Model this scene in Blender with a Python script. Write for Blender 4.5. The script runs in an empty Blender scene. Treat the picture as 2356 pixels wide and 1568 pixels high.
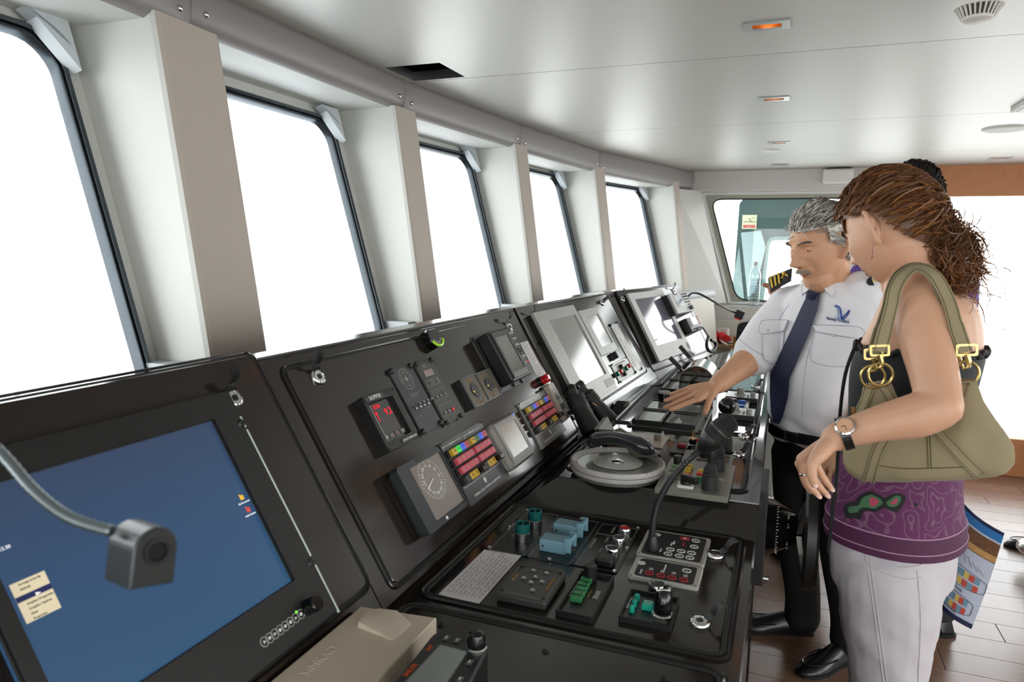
import bpy, bmesh, math, random
from mathutils import Vector, Matrix, Quaternion
from mathutils.bvhtree import BVHTree
V=Vector; R0=random.Random(7); PI=math.pi
S=bpy.context.scene; C=S.collection
# ---------------------------------------------------------------- camera, sky, exposure
FPX=1609.; CX,CY=1178.,784.; EYE=V((0,0,1.5))
RW=Matrix(((0.932,-0.062,0.357),(0.362,0.116,-0.925),(0.016,0.991,0.130)))   # camera axes -> room axes
q_=RW.to_quaternion(); q_.normalize(); RW=q_.to_matrix()
cam=bpy.data.cameras.new('camera'); cam.sensor_width=36; cam.sensor_fit='HORIZONTAL'; cam.lens=36*FPX/2356
cam.clip_start=.02; cam.dof.use_dof=True; cam.dof.focus_distance=2.0; cam.dof.aperture_fstop=7
co=bpy.data.objects.new('camera',cam); C.objects.link(co); co.matrix_world=Matrix.Translation(EYE)@RW.to_4x4(); S.camera=co
W=bpy.data.worlds.new('sky'); S.world=W; W.use_nodes=True; nt=W.node_tree; nt.nodes.clear()
wo=nt.nodes.new('ShaderNodeOutputWorld'); bg=nt.nodes.new('ShaderNodeBackground'); rp=nt.nodes.new('ShaderNodeValToRGB')
tc=nt.nodes.new('ShaderNodeTexCoord'); sx=nt.nodes.new('ShaderNodeSeparateXYZ'); mr=nt.nodes.new('ShaderNodeMapRange')
mr.inputs[1].default_value=-1; mr.inputs[2].default_value=1
nt.links.new(tc.outputs['Generated'],sx.inputs[0]); nt.links.new(sx.outputs[2],mr.inputs[0]); nt.links.new(mr.outputs[0],rp.inputs[0])
nt.links.new(rp.outputs[0],bg.inputs[0]); nt.links.new(bg.outputs[0],wo.inputs[0])
rp.color_ramp.elements[0].position=.0; rp.color_ramp.elements[0].color=(.62,.65,.67,1)      # sunlit haze over pale sea
rp.color_ramp.elements[1].position=1.; rp.color_ramp.elements[1].color=(.80,.88,1,1)
for p_,c_ in ((.46,(.70,.71,.71,1)),(.50,(1,.99,.97,1)),(.62,(1,1,1,1))):
    e_=rp.color_ramp.elements.new(p_); e_.color=c_
bg.inputs[1].default_value=4.2
S.view_settings.view_transform='Standard'; S.view_settings.look='None'; S.view_settings.gamma=1; S.view_settings.exposure=0.52
S.view_settings.use_curve_mapping=False
try:
    S.cycles.max_bounces=10; S.cycles.diffuse_bounces=6; S.cycles.glossy_bounces=4; S.cycles.transparent_max_bounces=12
    S.cycles.sample_clamp_indirect=6; S.cycles.caustics_reflective=False; S.cycles.caustics_refractive=False; S.cycles.use_denoising=True
except Exception: pass
# ---------------------------------------------------------------- pixels of the survey photograph -> room points
def ray(p): return RW@V(((p[0]-CX)/FPX,-(p[1]-CY)/FPX,-1.))
def atz(p,z): d=ray(p); return EYE+d*((z-EYE.z)/d.z)
def aty(p,y): d=ray(p); return EYE+d*(y/d.y)
def atx(p,x): d=ray(p); return EYE+d*(x/d.x)
class Plane:
    def __init__(s,o,u,v):
        s.o=V(o); s.U=V(u).normalized(); w=V(v); s.V=(w-s.U*w.dot(s.U)).normalized(); s.N=s.U.cross(s.V)
    def at(s,p,h=0):
        d=ray(p); q=s.o+s.N*h; k=(q-EYE).dot(s.N)/d.dot(s.N); w=EYE+d*k-q; return (w.dot(s.U),w.dot(s.V))
    def pt(s,u,v,h=0): return s.o+s.U*u+s.V*v+s.N*h
    def M(s,u,v,h=0,a=0):
        m=Matrix((s.U,s.V,s.N)).transposed().to_4x4(); m.translation=s.pt(u,v,h); return m@Matrix.Rotation(a,4,'Z')
    def fit(s,c,h=0):
        q=[s.at(p,h) for p in c]
        return ((q[0][0]+q[3][0])/2,(q[1][0]+q[2][0])/2,(q[2][1]+q[3][1])/2,(q[0][1]+q[1][1])/2)
# ---------------------------------------------------------------- meshes
def fr(o,x,y,z=None):
    x=V(x).normalized(); y=V(y); y=(y-x*y.dot(x)).normalized(); z=x.cross(y)
    m=Matrix((x,y,z)).transposed().to_4x4(); m.translation=V(o); return m
def rrect(w,h,r,n=4,cx=0,cy=0):
    o=[]
    for k,(sx_,sy_) in enumerate(((1,1),(-1,1),(-1,-1),(1,-1))):
        for i in range(n+1):
            a=PI/2*(k+i/n); o.append((cx+sx_*(w/2-r)+r*math.cos(a),cy+sy_*(h/2-r)+r*math.sin(a)))
    return o
def disc(r,n=20,cx=0,cy=0): return [(cx+r*math.cos(2*PI*i/n),cy+r*math.sin(2*PI*i/n)) for i in range(n)]
class MB:
    def __init__(s): s.v=[];s.f=[];s.s=[]
    def add(s,vs,fs,M=None,sm=False):
        n=len(s.v); s.v+=[tuple(M@V(v)) for v in vs] if M else [tuple(v) for v in vs]
        s.f+=[tuple(i+n for i in f) for f in fs]; s.s+=[sm]*len(fs); return s
    def box(s,x0,x1,y0,y1,z0,z1,M=None):
        return s.add([(x,y,z) for z in (z0,z1) for y in (y0,y1) for x in (x0,x1)],
            [(0,2,3,1),(4,5,7,6),(0,1,5,4),(2,6,7,3),(0,4,6,2),(1,3,7,5)],M)
    def rbox(s,x0,x1,y0,y1,z0,z1,r=.003,M=None,seg=2):
        b=bmesh.new(); bmesh.ops.create_cube(b,size=1)
        for v in b.verts: v.co=((x0+x1)/2+v.co.x*(x1-x0),(y0+y1)/2+v.co.y*(y1-y0),(z0+z1)/2+v.co.z*(z1-z0))
        bmesh.ops.bevel(b,geom=b.edges[:],offset=min(r,.49*min(x1-x0,y1-y0,z1-z0)),segments=seg,affect='EDGES',profile=.5)
        b.verts.index_update(); vs=[v.co.copy() for v in b.verts]; fs=[[v.index for v in f.verts] for f in b.faces]; b.free()
        return s.add(vs,fs,M)
    def slab(s,poly,z0,z1,M=None,ch=0):
        n=len(poly); vs=[(p[0],p[1],z0) for p in poly]
        if ch:
            cx=sum(p[0] for p in poly)/n; cy=sum(p[1] for p in poly)/n
            def ins(p):
                d=math.hypot(p[0]-cx,p[1]-cy) or 1; k=1-ch*1.2/d; return (cx+(p[0]-cx)*k,cy+(p[1]-cy)*k)
            zs=z1-ch if z1>z0 else z1+ch
            vs+=[(p[0],p[1],zs) for p in poly]+[(*ins(p),z1) for p in poly]; L=3
        else: vs+=[(p[0],p[1],z1) for p in poly]; L=2
        fs=[tuple(range(n))[::-1],tuple(range((L-1)*n,L*n))]
        for k in range(L-1):
            for i in range(n): j=(i+1)%n; fs.append((k*n+i,k*n+j,(k+1)*n+j,(k+1)*n+i))
        return s.add(vs,fs,M)
    def ring(s,po,pi,z0,z1,M=None):
        n=len(po); vs=[(*p,z0) for p in po]+[(*p,z0) for p in pi]+[(*p,z1) for p in po]+[(*p,z1) for p in pi]; fs=[]
        for i in range(n):
            j=(i+1)%n; fs+=[(i,n+i,n+j,j),(2*n+i,2*n+j,3*n+j,3*n+i),(i,j,2*n+j,2*n+i),(n+i,3*n+i,3*n+j,n+j)]
        return s.add(vs,fs,M)
    def lathe(s,prof,n=24,M=None,sm=True):
        vs=[(r*math.cos(2*PI*i/n),r*math.sin(2*PI*i/n),z) for r,z in prof for i in range(n)]; fs=[]
        for k in range(len(prof)-1):
            for i in range(n): j=(i+1)%n; fs.append((k*n+i,k*n+j,(k+1)*n+j,(k+1)*n+i))
        s.add(vs,fs,M,sm)
        m=len(s.v)-len(vs); s.f+=[tuple(m+i for i in range(n))[::-1],tuple(m+(len(prof)-1)*n+i for i in range(n))]; s.s+=[False]*2; return s
    def cyl(s,r,z0,z1,n=20,M=None,ch=0):
        p=[(r,z0),(r,z1)] if not ch else [(r,z0),(r,z1-ch),(r-ch,z1)]
        # hard rims: duplicate profile rings
        vs=[];fs=[]
        for a,b in zip(p[:-1],p[1:]):
            k=len(vs); vs+=[(rr*math.cos(2*PI*i/n),rr*math.sin(2*PI*i/n),zz) for rr,zz in (a,b) for i in range(n)]
            fs+=[(k+i,k+(i+1)%n,k+n+(i+1)%n,k+n+i) for i in range(n)]
        s.add(vs,fs,M,True)
        s.add([(x,y,z0) for x,y in disc(p[0][0],n)],[tuple(range(n))[::-1]],M); s.add([(x,y,p[-1][1]) for x,y in disc(p[-1][0],n)],[tuple(range(n))],M)
        return s
    def loft(s,rings,cap=True,M=None,sm=True,closed=False):
        n=len(rings[0]); vs=[p for r in rings for p in r]; fs=[]; K=len(rings)
        for k in range(K if closed else K-1):
            for i in range(n): j=(i+1)%n; a=k*n; b=((k+1)%K)*n; fs.append((a+i,a+j,b+j,b+i))
        if cap and not closed: fs+=[tuple(range(n))[::-1],tuple(range((K-1)*n,K*n))]
        return s.add(vs,fs,M,sm)
    def tube(s,pts,r,n=10,M=None,closed=False,flat=1.,up=None):
        pts=[V(p) for p in pts]; K=len(pts); rr=r if isinstance(r,(list,tuple)) else [r]*K; rings=[]; x=None
        for k in range(K):
            if closed: t=pts[(k+1)%K]-pts[k-1]
            else: t=pts[min(k+1,K-1)]-pts[max(k-1,0)]
            t.normalize()
            if x is None:
                a=V(up) if up else (V((0,0,1)) if abs(t.z)<.9 else V((1,0,0))); x=a-t*a.dot(t)
            else: x=x-t*x.dot(t)
            x.normalize(); y=t.cross(x)
            rings.append([pts[k]+x*(rr[k]*math.cos(2*PI*i/n))+y*(rr[k]*flat*math.sin(2*PI*i/n)) for i in range(n)])
        return s.loft(rings,True,M,True,closed)
    def sphere(s,c,r,n=16,m=10,M=None):
        r=r if isinstance(r,(list,tuple)) else (r,r,r); rings=[]
        for k in range(m+1):
            a=PI*(k+.02)/(m+.04)-PI/2; rings.append([(c[0]+r[0]*math.cos(a)*math.cos(2*PI*i/n),c[1]+r[1]*math.cos(a)*math.sin(2*PI*i/n),c[2]+r[2]*math.sin(a)) for i in range(n)])
        return s.loft(rings,True,M)
def spline(P,n=6,closed=False):
    P=[V(p) for p in P]; K=len(P); o=[]
    for k in range(K if closed else K-1):
        if closed: a,b,c,d=P[k-1],P[k],P[(k+1)%K],P[(k+2)%K]
        else: a,b,c,d=P[max(k-1,0)],P[k],P[k+1],P[min(k+2,K-1)]
        for i in range(n):
            t=i/n; o.append(.5*((2*b)+(c-a)*t+(2*a-5*b+4*c-d)*t*t+(3*b-a-3*c+d)*t**3))
    if not closed: o.append(P[-1])
    return o
def mesh_of(mb,name,m=None):
    me=bpy.data.meshes.new(name); me.from_pydata(mb.v,[],mb.f); me.polygons.foreach_set('use_smooth',mb.s)
    b=bmesh.new(); b.from_mesh(me); bmesh.ops.recalc_face_normals(b,faces=b.faces[:]); b.to_mesh(me); b.free()
    if any(mb.s):
        try: me.set_sharp_from_angle(angle=.62)
        except Exception: pass
    if m: me.materials.append(m)
    me.update(); return me
def obj(name,mb,m,parent=None,label=None,kind=None,M=None):
    me=mb if isinstance(mb,bpy.types.Mesh) else mesh_of(mb,name,m)
    if isinstance(mb,bpy.types.Mesh) and m and not me.materials: me.materials.append(m)
    o=bpy.data.objects.new(name,me); C.objects.link(o)
    if parent: o.parent=parent
    if M is not None: o.matrix_local=M
    if label: o['label']=label
    if kind: o['kind']=kind
    return o
def struct(name,mb,m,parent=None): return obj(name,mb,m,parent,None,None if parent else 'structure')
def tag(o,label,cat,group=None):
    o['label']=label; o['category']=cat
    if group: o['group']=group
    return o
def thing(name,label,cat,M=None,group=None):
    o=bpy.data.objects.new(name,None); C.objects.link(o); o.empty_display_size=.05
    if M is not None: o.matrix_world=M if isinstance(M,Matrix) else Matrix.Translation(V(M))
    return tag(o,label,cat,group)
def copy_tree(o,parent=None):
    c=o.copy(); C.objects.link(c); c.parent=parent
    for ch in list(o.children): copy_tree(ch,c)
    return c
def text(s,h,m,parent,x,y,z,a=0,al='CENTER',name='lettering',w=None,th=.0004,M=None):
    cu=bpy.data.curves.new('t','FONT'); cu.body=s; cu.size=h*1.4; cu.align_x=al; cu.align_y='CENTER'; cu.extrude=th; cu.resolution_u=2
    t=bpy.data.objects.new('t',cu); C.objects.link(t); dg=bpy.context.evaluated_depsgraph_get()
    me=bpy.data.meshes.new_from_object(t.evaluated_get(dg)); bpy.data.objects.remove(t); bpy.data.curves.remove(cu)
    me.name=name; me.materials.clear(); me.materials.append(m)
    if w:
        xs=[v.co.x for v in me.vertices]; k=w/(max(xs)-min(xs)) if xs else 1
        for v in me.vertices: v.co.x*=k
    o=bpy.data.objects.new(name,me); C.objects.link(o); o.parent=parent
    o.matrix_local=(M if M else Matrix.Translation((x,y,z))@Matrix.Rotation(a,4,'Z')); return o
# ---------------------------------------------------------------- materials
def lin(c):
    if isinstance(c,str): c=[int(c[i:i+2],16)/255 for i in (0,2,4)]
    return tuple(x/12.92 if x<=.04045 else ((x+.055)/1.055)**2.4 for x in c)+(1,)
MATS={}
def mat(name,col,rough=.5,metal=0.,var=.08,scale=40.,bump=0.,bscale=None,spec=.5,coat=0.,emit=None,es=1.,rvar=0.,sheen=0.,stretch=None,objrand=0.,sss=0.):
    if name in MATS: return MATS[name]
    m=bpy.data.materials.new(name); m.use_nodes=True; t=m.node_tree; N=t.nodes; L=t.links; p=N['Principled BSDF']
    tcn=N.new('ShaderNodeTexCoord'); mp=N.new('ShaderNodeMapping'); L.new(tcn.outputs['Object'],mp.inputs[0])
    if stretch: mp.inputs['Scale'].default_value=stretch
    nz=N.new('ShaderNodeTexNoise'); nz.inputs['Scale'].default_value=scale; nz.inputs['Detail'].default_value=4; L.new(mp.outputs[0],nz.inputs[0])
    c=lin(col); mx=N.new('ShaderNodeMix'); mx.data_type='RGBA'
    mx.inputs[6].default_value=tuple(x*(1-var) for x in c[:3])+(1,); mx.inputs[7].default_value=tuple(min(1,x*(1+var)) for x in c[:3])+(1,)
    L.new(nz.outputs[0],mx.inputs[0]); out=mx.outputs[2]
    if objrand:
        oi=N.new('ShaderNodeObjectInfo'); hs=N.new('ShaderNodeHueSaturation'); m2=N.new('ShaderNodeMapRange')
        m2.inputs[3].default_value=1-objrand; m2.inputs[4].default_value=1+objrand
        L.new(oi.outputs['Random'],m2.inputs[0]); L.new(m2.outputs[0],hs.inputs['Value']); L.new(out,hs.inputs['Color']); out=hs.outputs[0]
    L.new(out,p.inputs['Base Color']); p.inputs['Metallic'].default_value=metal; p.inputs['Roughness'].default_value=rough
    p.inputs['Specular IOR Level'].default_value=spec; p.inputs['Coat Weight'].default_value=coat; p.inputs['Coat Roughness'].default_value=.08
    if sheen: p.inputs['Sheen Weight'].default_value=sheen
    if sss: p.inputs['Subsurface Weight'].default_value=sss; p.inputs['Subsurface Radius'].default_value=(.012,.005,.003); p.inputs['Subsurface Scale'].default_value=1.
    if rvar:
        m3=N.new('ShaderNodeMapRange'); m3.inputs[3].default_value=max(0,rough-rvar); m3.inputs[4].default_value=rough+rvar
        L.new(nz.outputs[0],m3.inputs[0]); L.new(m3.outputs[0],p.inputs['Roughness'])
    if bump:
        n2=N.new('ShaderNodeTexNoise'); n2.inputs['Scale'].default_value=bscale or scale*3; n2.inputs['Detail'].default_value=3; L.new(mp.outputs[0],n2.inputs[0])
        b=N.new('ShaderNodeBump'); b.inputs['Strength'].default_value=min(1,bump); b.inputs['Distance'].default_value=.002*max(1,bump); L.new(n2.outputs[0],b.inputs['Height']); L.new(b.outputs[0],p.inputs['Normal'])
    if emit: p.inputs['Emission Color'].default_value=lin(emit); p.inputs['Emission Strength'].default_value=es
    MATS[name]=m; return m
def glassy(name,tint=(1,1,1),rough=.02,refl=1.):
    m=bpy.data.materials.new(name); m.use_nodes=True; t=m.node_tree; N=t.nodes; L=t.links; N.remove(N['Principled BSDF'])
    tr=N.new('ShaderNodeBsdfTransparent'); gl=N.new('ShaderNodeBsdfGlossy'); gl.inputs['Roughness'].default_value=rough
    nz=N.new('ShaderNodeTexNoise'); nz.inputs['Scale'].default_value=3; rp=N.new('ShaderNodeMix'); rp.data_type='RGBA'
    rp.inputs[6].default_value=(*tint,1); rp.inputs[7].default_value=(*[min(1,x*1.02) for x in tint],1); L.new(nz.outputs[0],rp.inputs[0]); L.new(rp.outputs[2],tr.inputs[0])
    lw=N.new('ShaderNodeLayerWeight'); lw.inputs[0].default_value=.5; pw=N.new('ShaderNodeMath'); pw.operation='POWER'; pw.inputs[1].default_value=5; L.new(lw.outputs['Facing'],pw.inputs[0])
    mu=N.new('ShaderNodeMath'); mu.operation='MULTIPLY_ADD'; mu.inputs[1].default_value=.8*min(1,refl); mu.inputs[2].default_value=.035*refl; L.new(pw.outputs[0],mu.inputs[0])
    mx=N.new('ShaderNodeMixShader'); L.new(mu.outputs[0],mx.inputs[0]); L.new(tr.outputs[0],mx.inputs[1]); L.new(gl.outputs[0],mx.inputs[2])
    L.new(mx.outputs[0],N['Material Output'].inputs[0]); return m
LAM=mat('console_laminate','241f1c',.13,var=.1,scale=260,spec=.5,rvar=.03)
LAMG=mat('gloss_black_laminate','211f1e',.06,var=.1,scale=260,spec=.55,rvar=.015)
LAMD=mat('console_edge','1b1918',.16,var=.1,scale=120,spec=.5)
BLK=mat('black_plastic','151515',.42,var=.1,bump=.03,bscale=500)
BLKG=mat('black_gloss','0e0e0f',.16,var=.1)
DGR=mat('dark_grey_plastic','3a3b39',.42,var=.06)
MGR=mat('mid_grey_panel','6b6b67',.38,var=.05,metal=.1)
LGR=mat('light_grey_panel','a9aaa4',.36,var=.04,metal=.15)
PGR=mat('pale_grey_plastic','d2d2cf',.45,var=.04)
BEI=mat('beige_plastic','dccdb9',.5,var=.04,bump=.03,bscale=600)
CHR=mat('chrome','dcdcdc',.1,metal=1,var=.03)
STL=mat('brushed_steel','a8a9a8',.3,metal=1,var=.08,stretch=(1,30,1))
ALU=mat('aluminium_frame','474d52',.25,metal=.9,var=.15,scale=20)
RUB=mat('black_rubber','1a1a1a',.7,var=.1)
RED=mat('red_button','d8221c',.35,var=.04); REDK=mat('rose_red_key','d85a6a',.45,var=.05)
YEL=mat('amber_key','d9b23c',.45,var=.05); BLU=mat('blue_key','3f55c8',.4,emit='2f4fe0',es=.35,var=.05); GRN=mat('dull_green_key','4d7a5c',.45,var=.05)
GRL=mat('lit_green_key','20b040',.4,emit='18c040',es=.5); DGK=mat('dark_key','4a4a48',.5,var=.05)
TEAL=mat('teal_button','1fa890',.35,var=.05); GRB=mat('green_key','2e7a4a',.4,var=.05); TEALD=mat('dark_teal_cap','0f5a58',.3,var=.05)
SKYB=mat('pale_blue_cover','79a3b3',.5,var=.05); ORG=mat('orange_button','e8862a',.35); BLB=mat('blue_button','1d5fc4',.3); NVB=mat('navy_button','1b2350',.3)
WHT=mat('white_print','e6e6e2',.6,var=.02); GRP=mat('grey_print','9a9a94',.6,var=.02); ORP=mat('orange_print','d85a2a',.6,var=.02); BRZ=mat('bronze_print','a07a40',.5,var=.02); REDP=mat('red_print','c03030',.6,var=.02)
BLKP=mat('black_print','202022',.6,var=.02)
SCR=mat('dark_screen_glass','8f8580',.12,var=.03,scale=8,spec=.6); SCG=mat('grey_screen_glass','a3a5a0',.1,var=.04,scale=6,spec=.7); SCV=mat('violet_screen_glass','6f6a78',.07,var=.06,scale=5,spec=.8)
SCD=mat('black_screen_glass','2a2422',.08,var=.05,spec=.7); SCO=mat('olive_screen_glass','6a6c62',.12,var=.04,spec=.7)
LEDR=mat('red_led','ff2020',.4,emit='e81830',es=.45); LEDA=mat('amber_led','ffb030',.4,emit='ffb030',es=2.); LEDB=mat('blue_led','3050ff',.4,emit='3a5cff',es=3.)
PAP=mat('paper','ebe7ea',.75,var=.03,bump=.04,bscale=60)
GOLD=mat('gold_braid','d9b64a',.4,metal=.5,var=.2,scale=300,bump=.2,bscale=700); BRS=mat('brass','c8b074',.28,metal=1,var=.1)
PANE=glassy('window_glass',(.97,.99,.985),.01,1.)
CLEAR=glassy('clear_plastic',(.93,.95,.95),.03,1.6)
# ================================================================ THE ROOM
WALL=mat('white_wall_lining','cdcdc8',.5,var=.02,bump=.02,bscale=300); PILL=mat('taupe_pillar_lining','bdb1a6',.55,var=.02,bump=.02,bscale=300)
PAD=mat('grey_padded_vinyl','8c8684',.42,var=.02,bump=.03,bscale=400); FOAM=mat('pale_blue_plate','c6ccd0',.5,var=.02)
CEIL=mat('brushed_ceiling_panel','bfbcb4',.42,metal=.35,var=.03,scale=14,stretch=(1.,26,1),rvar=.03,spec=.5)
VENEER=mat('oak_veneer','b97a4e',.45,var=.22,scale=9,stretch=(14,14,1.2),bump=.05)
FLR=mat('dark_oak_plank','80614f',.24,var=.38,scale=7,stretch=(1.2,14,1),bump=.12,bscale=30,objrand=.16,rvar=.08)
EXT=mat('white_ship_paint','e8eaea',.5,var=.03); TEALW=mat('dark_teal_ship_paint','3f5a58',.5,var=.1,scale=6)
SEAMD=mat('dark_joint','3a2c28',.8)
CZ=2.15; PZ=2.035
seam=[V((-1.431,1.42)),V((-1.446,2.5)),V((-1.344,3.53)),V((-1.189,4.589)),V((-.735,6.0))]
CYM=1.96; seamL=[V((s.x,2*CYM-s.y)) for s in seam[1:][::1]]
FC=[V((-.735,-2.08)),V((-1.189,-.67)),V((-1.344,.39))]+seam            # front wall facets, port to starboard
# floor of planks
fl=MB().box(-2.4,3.7,-2.3,6.6,-.06,-.012); FLO=struct('floor',fl,SEAMD)
pk=MB().rbox(-.5992,.5992,-.0746,.0746,-.012,0,.0012,seg=1); pme=mesh_of(pk,'plank',FLR); k=0
for r in range(59):
    y=-2.22+r*.15
    for c in range(4 if y>-.4 else 3):
        x=.12+c*1.2-(r*.47%1.2)+.3
        if x<-.75 or x>3.6: continue
        o=bpy.data.objects.new('plank',pme); C.objects.link(o); o.parent=FLO; o.location=(x,y,0)
        if R0.random()<.5: o.rotation_euler.z=PI
# ceiling: panels with the recessed lamps and the open hatch cut out
LAMPS=[(-.091,2.231),(-.088,3.264),(-.078,4.539),(-.080,5.628),(1.286,5.591),(1.29,2.23),(1.29,3.26),(1.29,4.54)]
HQ=[atz(p,CZ) for p in ((895,153),(1015,145),(1070,178),(960,185))]
hx0,hx1,hy0,hy1=-1.41,-1.185,(HQ[0].y+HQ[1].y)/2,(HQ[2].y+HQ[3].y)/2
LW,LH=.048,.026
holes=[(x-LW,x+LW,y-LH,y+LH) for x,y in LAMPS]+[(hx0,hx1,hy0,hy1)]
CE=struct('ceiling',MB().box(-2.2,3.7,-2.3,6.5,CZ+.16,CZ+.2),SEAMD)
ys=[-2.3,-1.38,-.07,1.235,2.548,3.866,5.168,6.45]
for a,b in zip(ys[:-1],ys[1:]):
    hs=[h for h in holes if h[2]<b and h[3]>a]; m=MB()
    X=sorted({-2.1,3.65,*[h[0] for h in hs],*[h[1] for h in hs]}); Y=sorted({a+.002,b-.002,*[h[2] for h in hs],*[h[3] for h in hs]})
    idx={}
    def vi(i,j):
        if (i,j) not in idx: idx[(i,j)]=len(m.v); m.v.append((X[i],Y[j],CZ))
        return idx[(i,j)]
    for i in range(len(X)-1):
        for j in range(len(Y)-1):
            cx,cy=(X[i]+X[i+1])/2,(Y[j]+Y[j+1])/2
            if any(h[0]<cx<h[1] and h[2]<cy<h[3] for h in hs): continue
            m.f.append((vi(i,j),vi(i,j+1),vi(i+1,j+1),vi(i+1,j))); m.s.append(False)
    for h in hs:
        d=.09 if h[1]-h[0]<.15 else .012
        m.add([(h[i],h[j],z) for z in (CZ,CZ+d) for i,j in ((0,2),(1,2),(1,3),(0,3))],[(0,1,5,4),(1,2,6,5),(2,3,7,6),(3,0,4,7)])
    m.add([(-2.1,a,CZ+.02),(3.65,a,CZ+.02),(3.65,a,CZ),(-2.1,a,CZ)],[(0,1,2,3)])
    obj('ceiling_panel',m,CEIL,CE)
# hatch: black void above the opening
vm=MB(); 
for z0,z1 in ((CZ+.012,CZ+.15),):
    vm.add([(x,y,z) for z in (z0,z1) for x,y in ((hx0-.1,hy0-.1),(hx1+.1,hy0-.1),(hx1+.1,hy1+.1),(hx0-.1,hy1+.1))],[(4,5,6,7),(0,1,5,4),(1,2,6,5),(2,3,7,6),(3,0,4,7)])
hv=thing('ceiling_hatch','open square inspection hole in the ceiling above the front windows','ceiling hatch',(hx0,hy0,CZ))
mi=Matrix.Translation((-hx0,-hy0,-CZ))
o_=MB(); o_.add(vm.v,vm.f,mi); obj('void_box',o_,mat('near_black','060606',.9),hv)  # inside of the opening coloured near-black
rm=MB(); w=.016
rm.ring([(hx0,hy0),(hx1,hy0),(hx1,hy1),(hx0,hy1)],[(hx0+.001,hy0+.001),(hx1-.001,hy0+.001),(hx1-.001,hy1-.001),(hx0+.001,hy1-.001)],CZ,CZ+.035,mi)
obj('cut_edge',rm,STL,hv)
# front wall: pillars, padded header, soffits, windows
def facet(k):
    a,b=FC[k],FC[k+1]; e=(b-a).normalized(); return a,b,V((e.x,e.y,0)),V((-e.y,e.x,0)),(b-a).length   # n points outboard (-x)
LEAN=.15; WLEAN=.285      # top leans outboard per metre
def ip(p,z): return -LEAN*(PZ-z)      # inner plane shift inboard going down (outboard positive)
WF=MB(); WF.box(-1.5,-1.48,-2.0,6.0,0.0,.02)
WF=MB()
SILL=1.09
for k in range(7):
    a,b,e,n,L=facet(k)
    # lower wall below the sills and wall band above the windows
    def P(s,d,z): return V((a.x,a.y,z))+e*s+n*(d-LEAN*(PZ-z))
    for d0,d1,z0,z1 in ((.30,.36,0,SILL),(.0,.36,SILL-.04,SILL),(.27,.36,1.985,2.3)):
        WF.add([P(s,d,z) for z in (z0,z1) for d in (d0,d1) for s in (-.01,L+.01)],[(0,2,3,1),(4,5,7,6),(0,1,5,4),(2,6,7,3),(0,4,6,2),(1,3,7,5)])
WFO=struct('wall_front',WF,WALL)
def bis(k):
    e1=facet(k-1)[2]; e2=facet(k)[2]; e=(e1+e2).normalized(); return e,V((-e.y,e.x,0))
for k in range(1,8):
    if k<7: e,n=bis(k); c=V((FC[k].x,FC[k].y,0))
    else: _,_,e,n,L_=facet(6); c=V((FC[7].x,FC[7].y,0))-e*.36
    hw=.088 if k==3 else .078 if k==4 else .07 if k<7 else .05; hl=.128 if k==3 else hw
    m=MB(); rings=[]
    for z in (PZ+.005,SILL-.2):
        o=c+n*(-.02-LEAN*(PZ-z)); o.z=z; dp=.30 if z>2 else .16
        prof=[(-hl+.015,0),(hw-.015,0),(hw-.004,.004),(hw,.016),(hw+.0,dp),(-hl-.0,dp),(-hl,.016),(-hl+.004,.004)]
        rings.append([o+e*s+n*d for s,d in prof])
    m.loft(rings,True,sm=False)
    me=mesh_of(m,'pillar',PILL); me.materials.append(WALL)
    for p in me.polygons:
        if abs(p.normal.dot(e))>.7: p.material_index=1
    p=obj('pillar',me,None,WFO)
    # little pale plate at the pillar foot
    f=MB(); z=1.2
    o=c+n*(.02-LEAN*(PZ-z)); o.z=z
    f.add([o-e*(hl+.002)+n*d+V((0,0,zz)) for zz in (-.1,.012) for d in (0,.13)]+[o-e*(hl+.05)+n*d+V((0,0,zz)) for zz in (-.1,.012) for d in (0,.13)],[(0,1,3,2),(4,6,7,5),(0,2,6,4),(1,5,7,3),(2,3,7,6),(0,4,5,1)])
    obj('foot_plate',f,FOAM,WFO)
def wall_pad(k):
    a,b,e,n,L=facet(k); o=V((a.x,a.y,0)); zb=PZ-.012*(k-3 if k>3 else 3-k)
    m=MB(); prof=[(.03,CZ+.02),(-.004,CZ-.002),(-.012,CZ-.02),(-.016,(CZ+zb)/2),(-.012,zb+.028),(-.002,zb+.01),(.018,zb),(.30,zb-.004),(.30,zb+.02),(.05,CZ+.02)]
    def ring(s,i): return [o+e*s+n*(d+i*(.006 if d<.02 else 0))+V((0,0,z)) for d,z in prof]
    ss=[.001,.006,.05,L-.05,L-.006,L-.001]; m.loft([ring(s,1 if i in (0,5) else (.3 if i in (1,4) else 0)) for i,s in enumerate(ss)])
    p=obj('header_pad',m,PAD,WFO); me=p.data; me.materials.append(WALL)
    for q in me.polygons:
        if q.normal.z<-.8 and (q.center-o).dot(n)>.05: q.material_index=1
    for s in (.045,L-.045):
        r=MB(); mm=fr(o+e*s+n*(-.0165)+V((0,0,zb+.045)),e,V((0,0,1)))
        r.lathe([(.0001,-.0045),(.005,-.0035),(.0075,-.001),(.008,.003)],14,mm@Matrix.Scale(-1,4,V((0,0,1))) if (mm.to_3x3()@V((0,0,1))).dot(n)<0 else mm)
        obj('button_stud',r,CHR,WFO)
for k in range(7): wall_pad(k)
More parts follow.
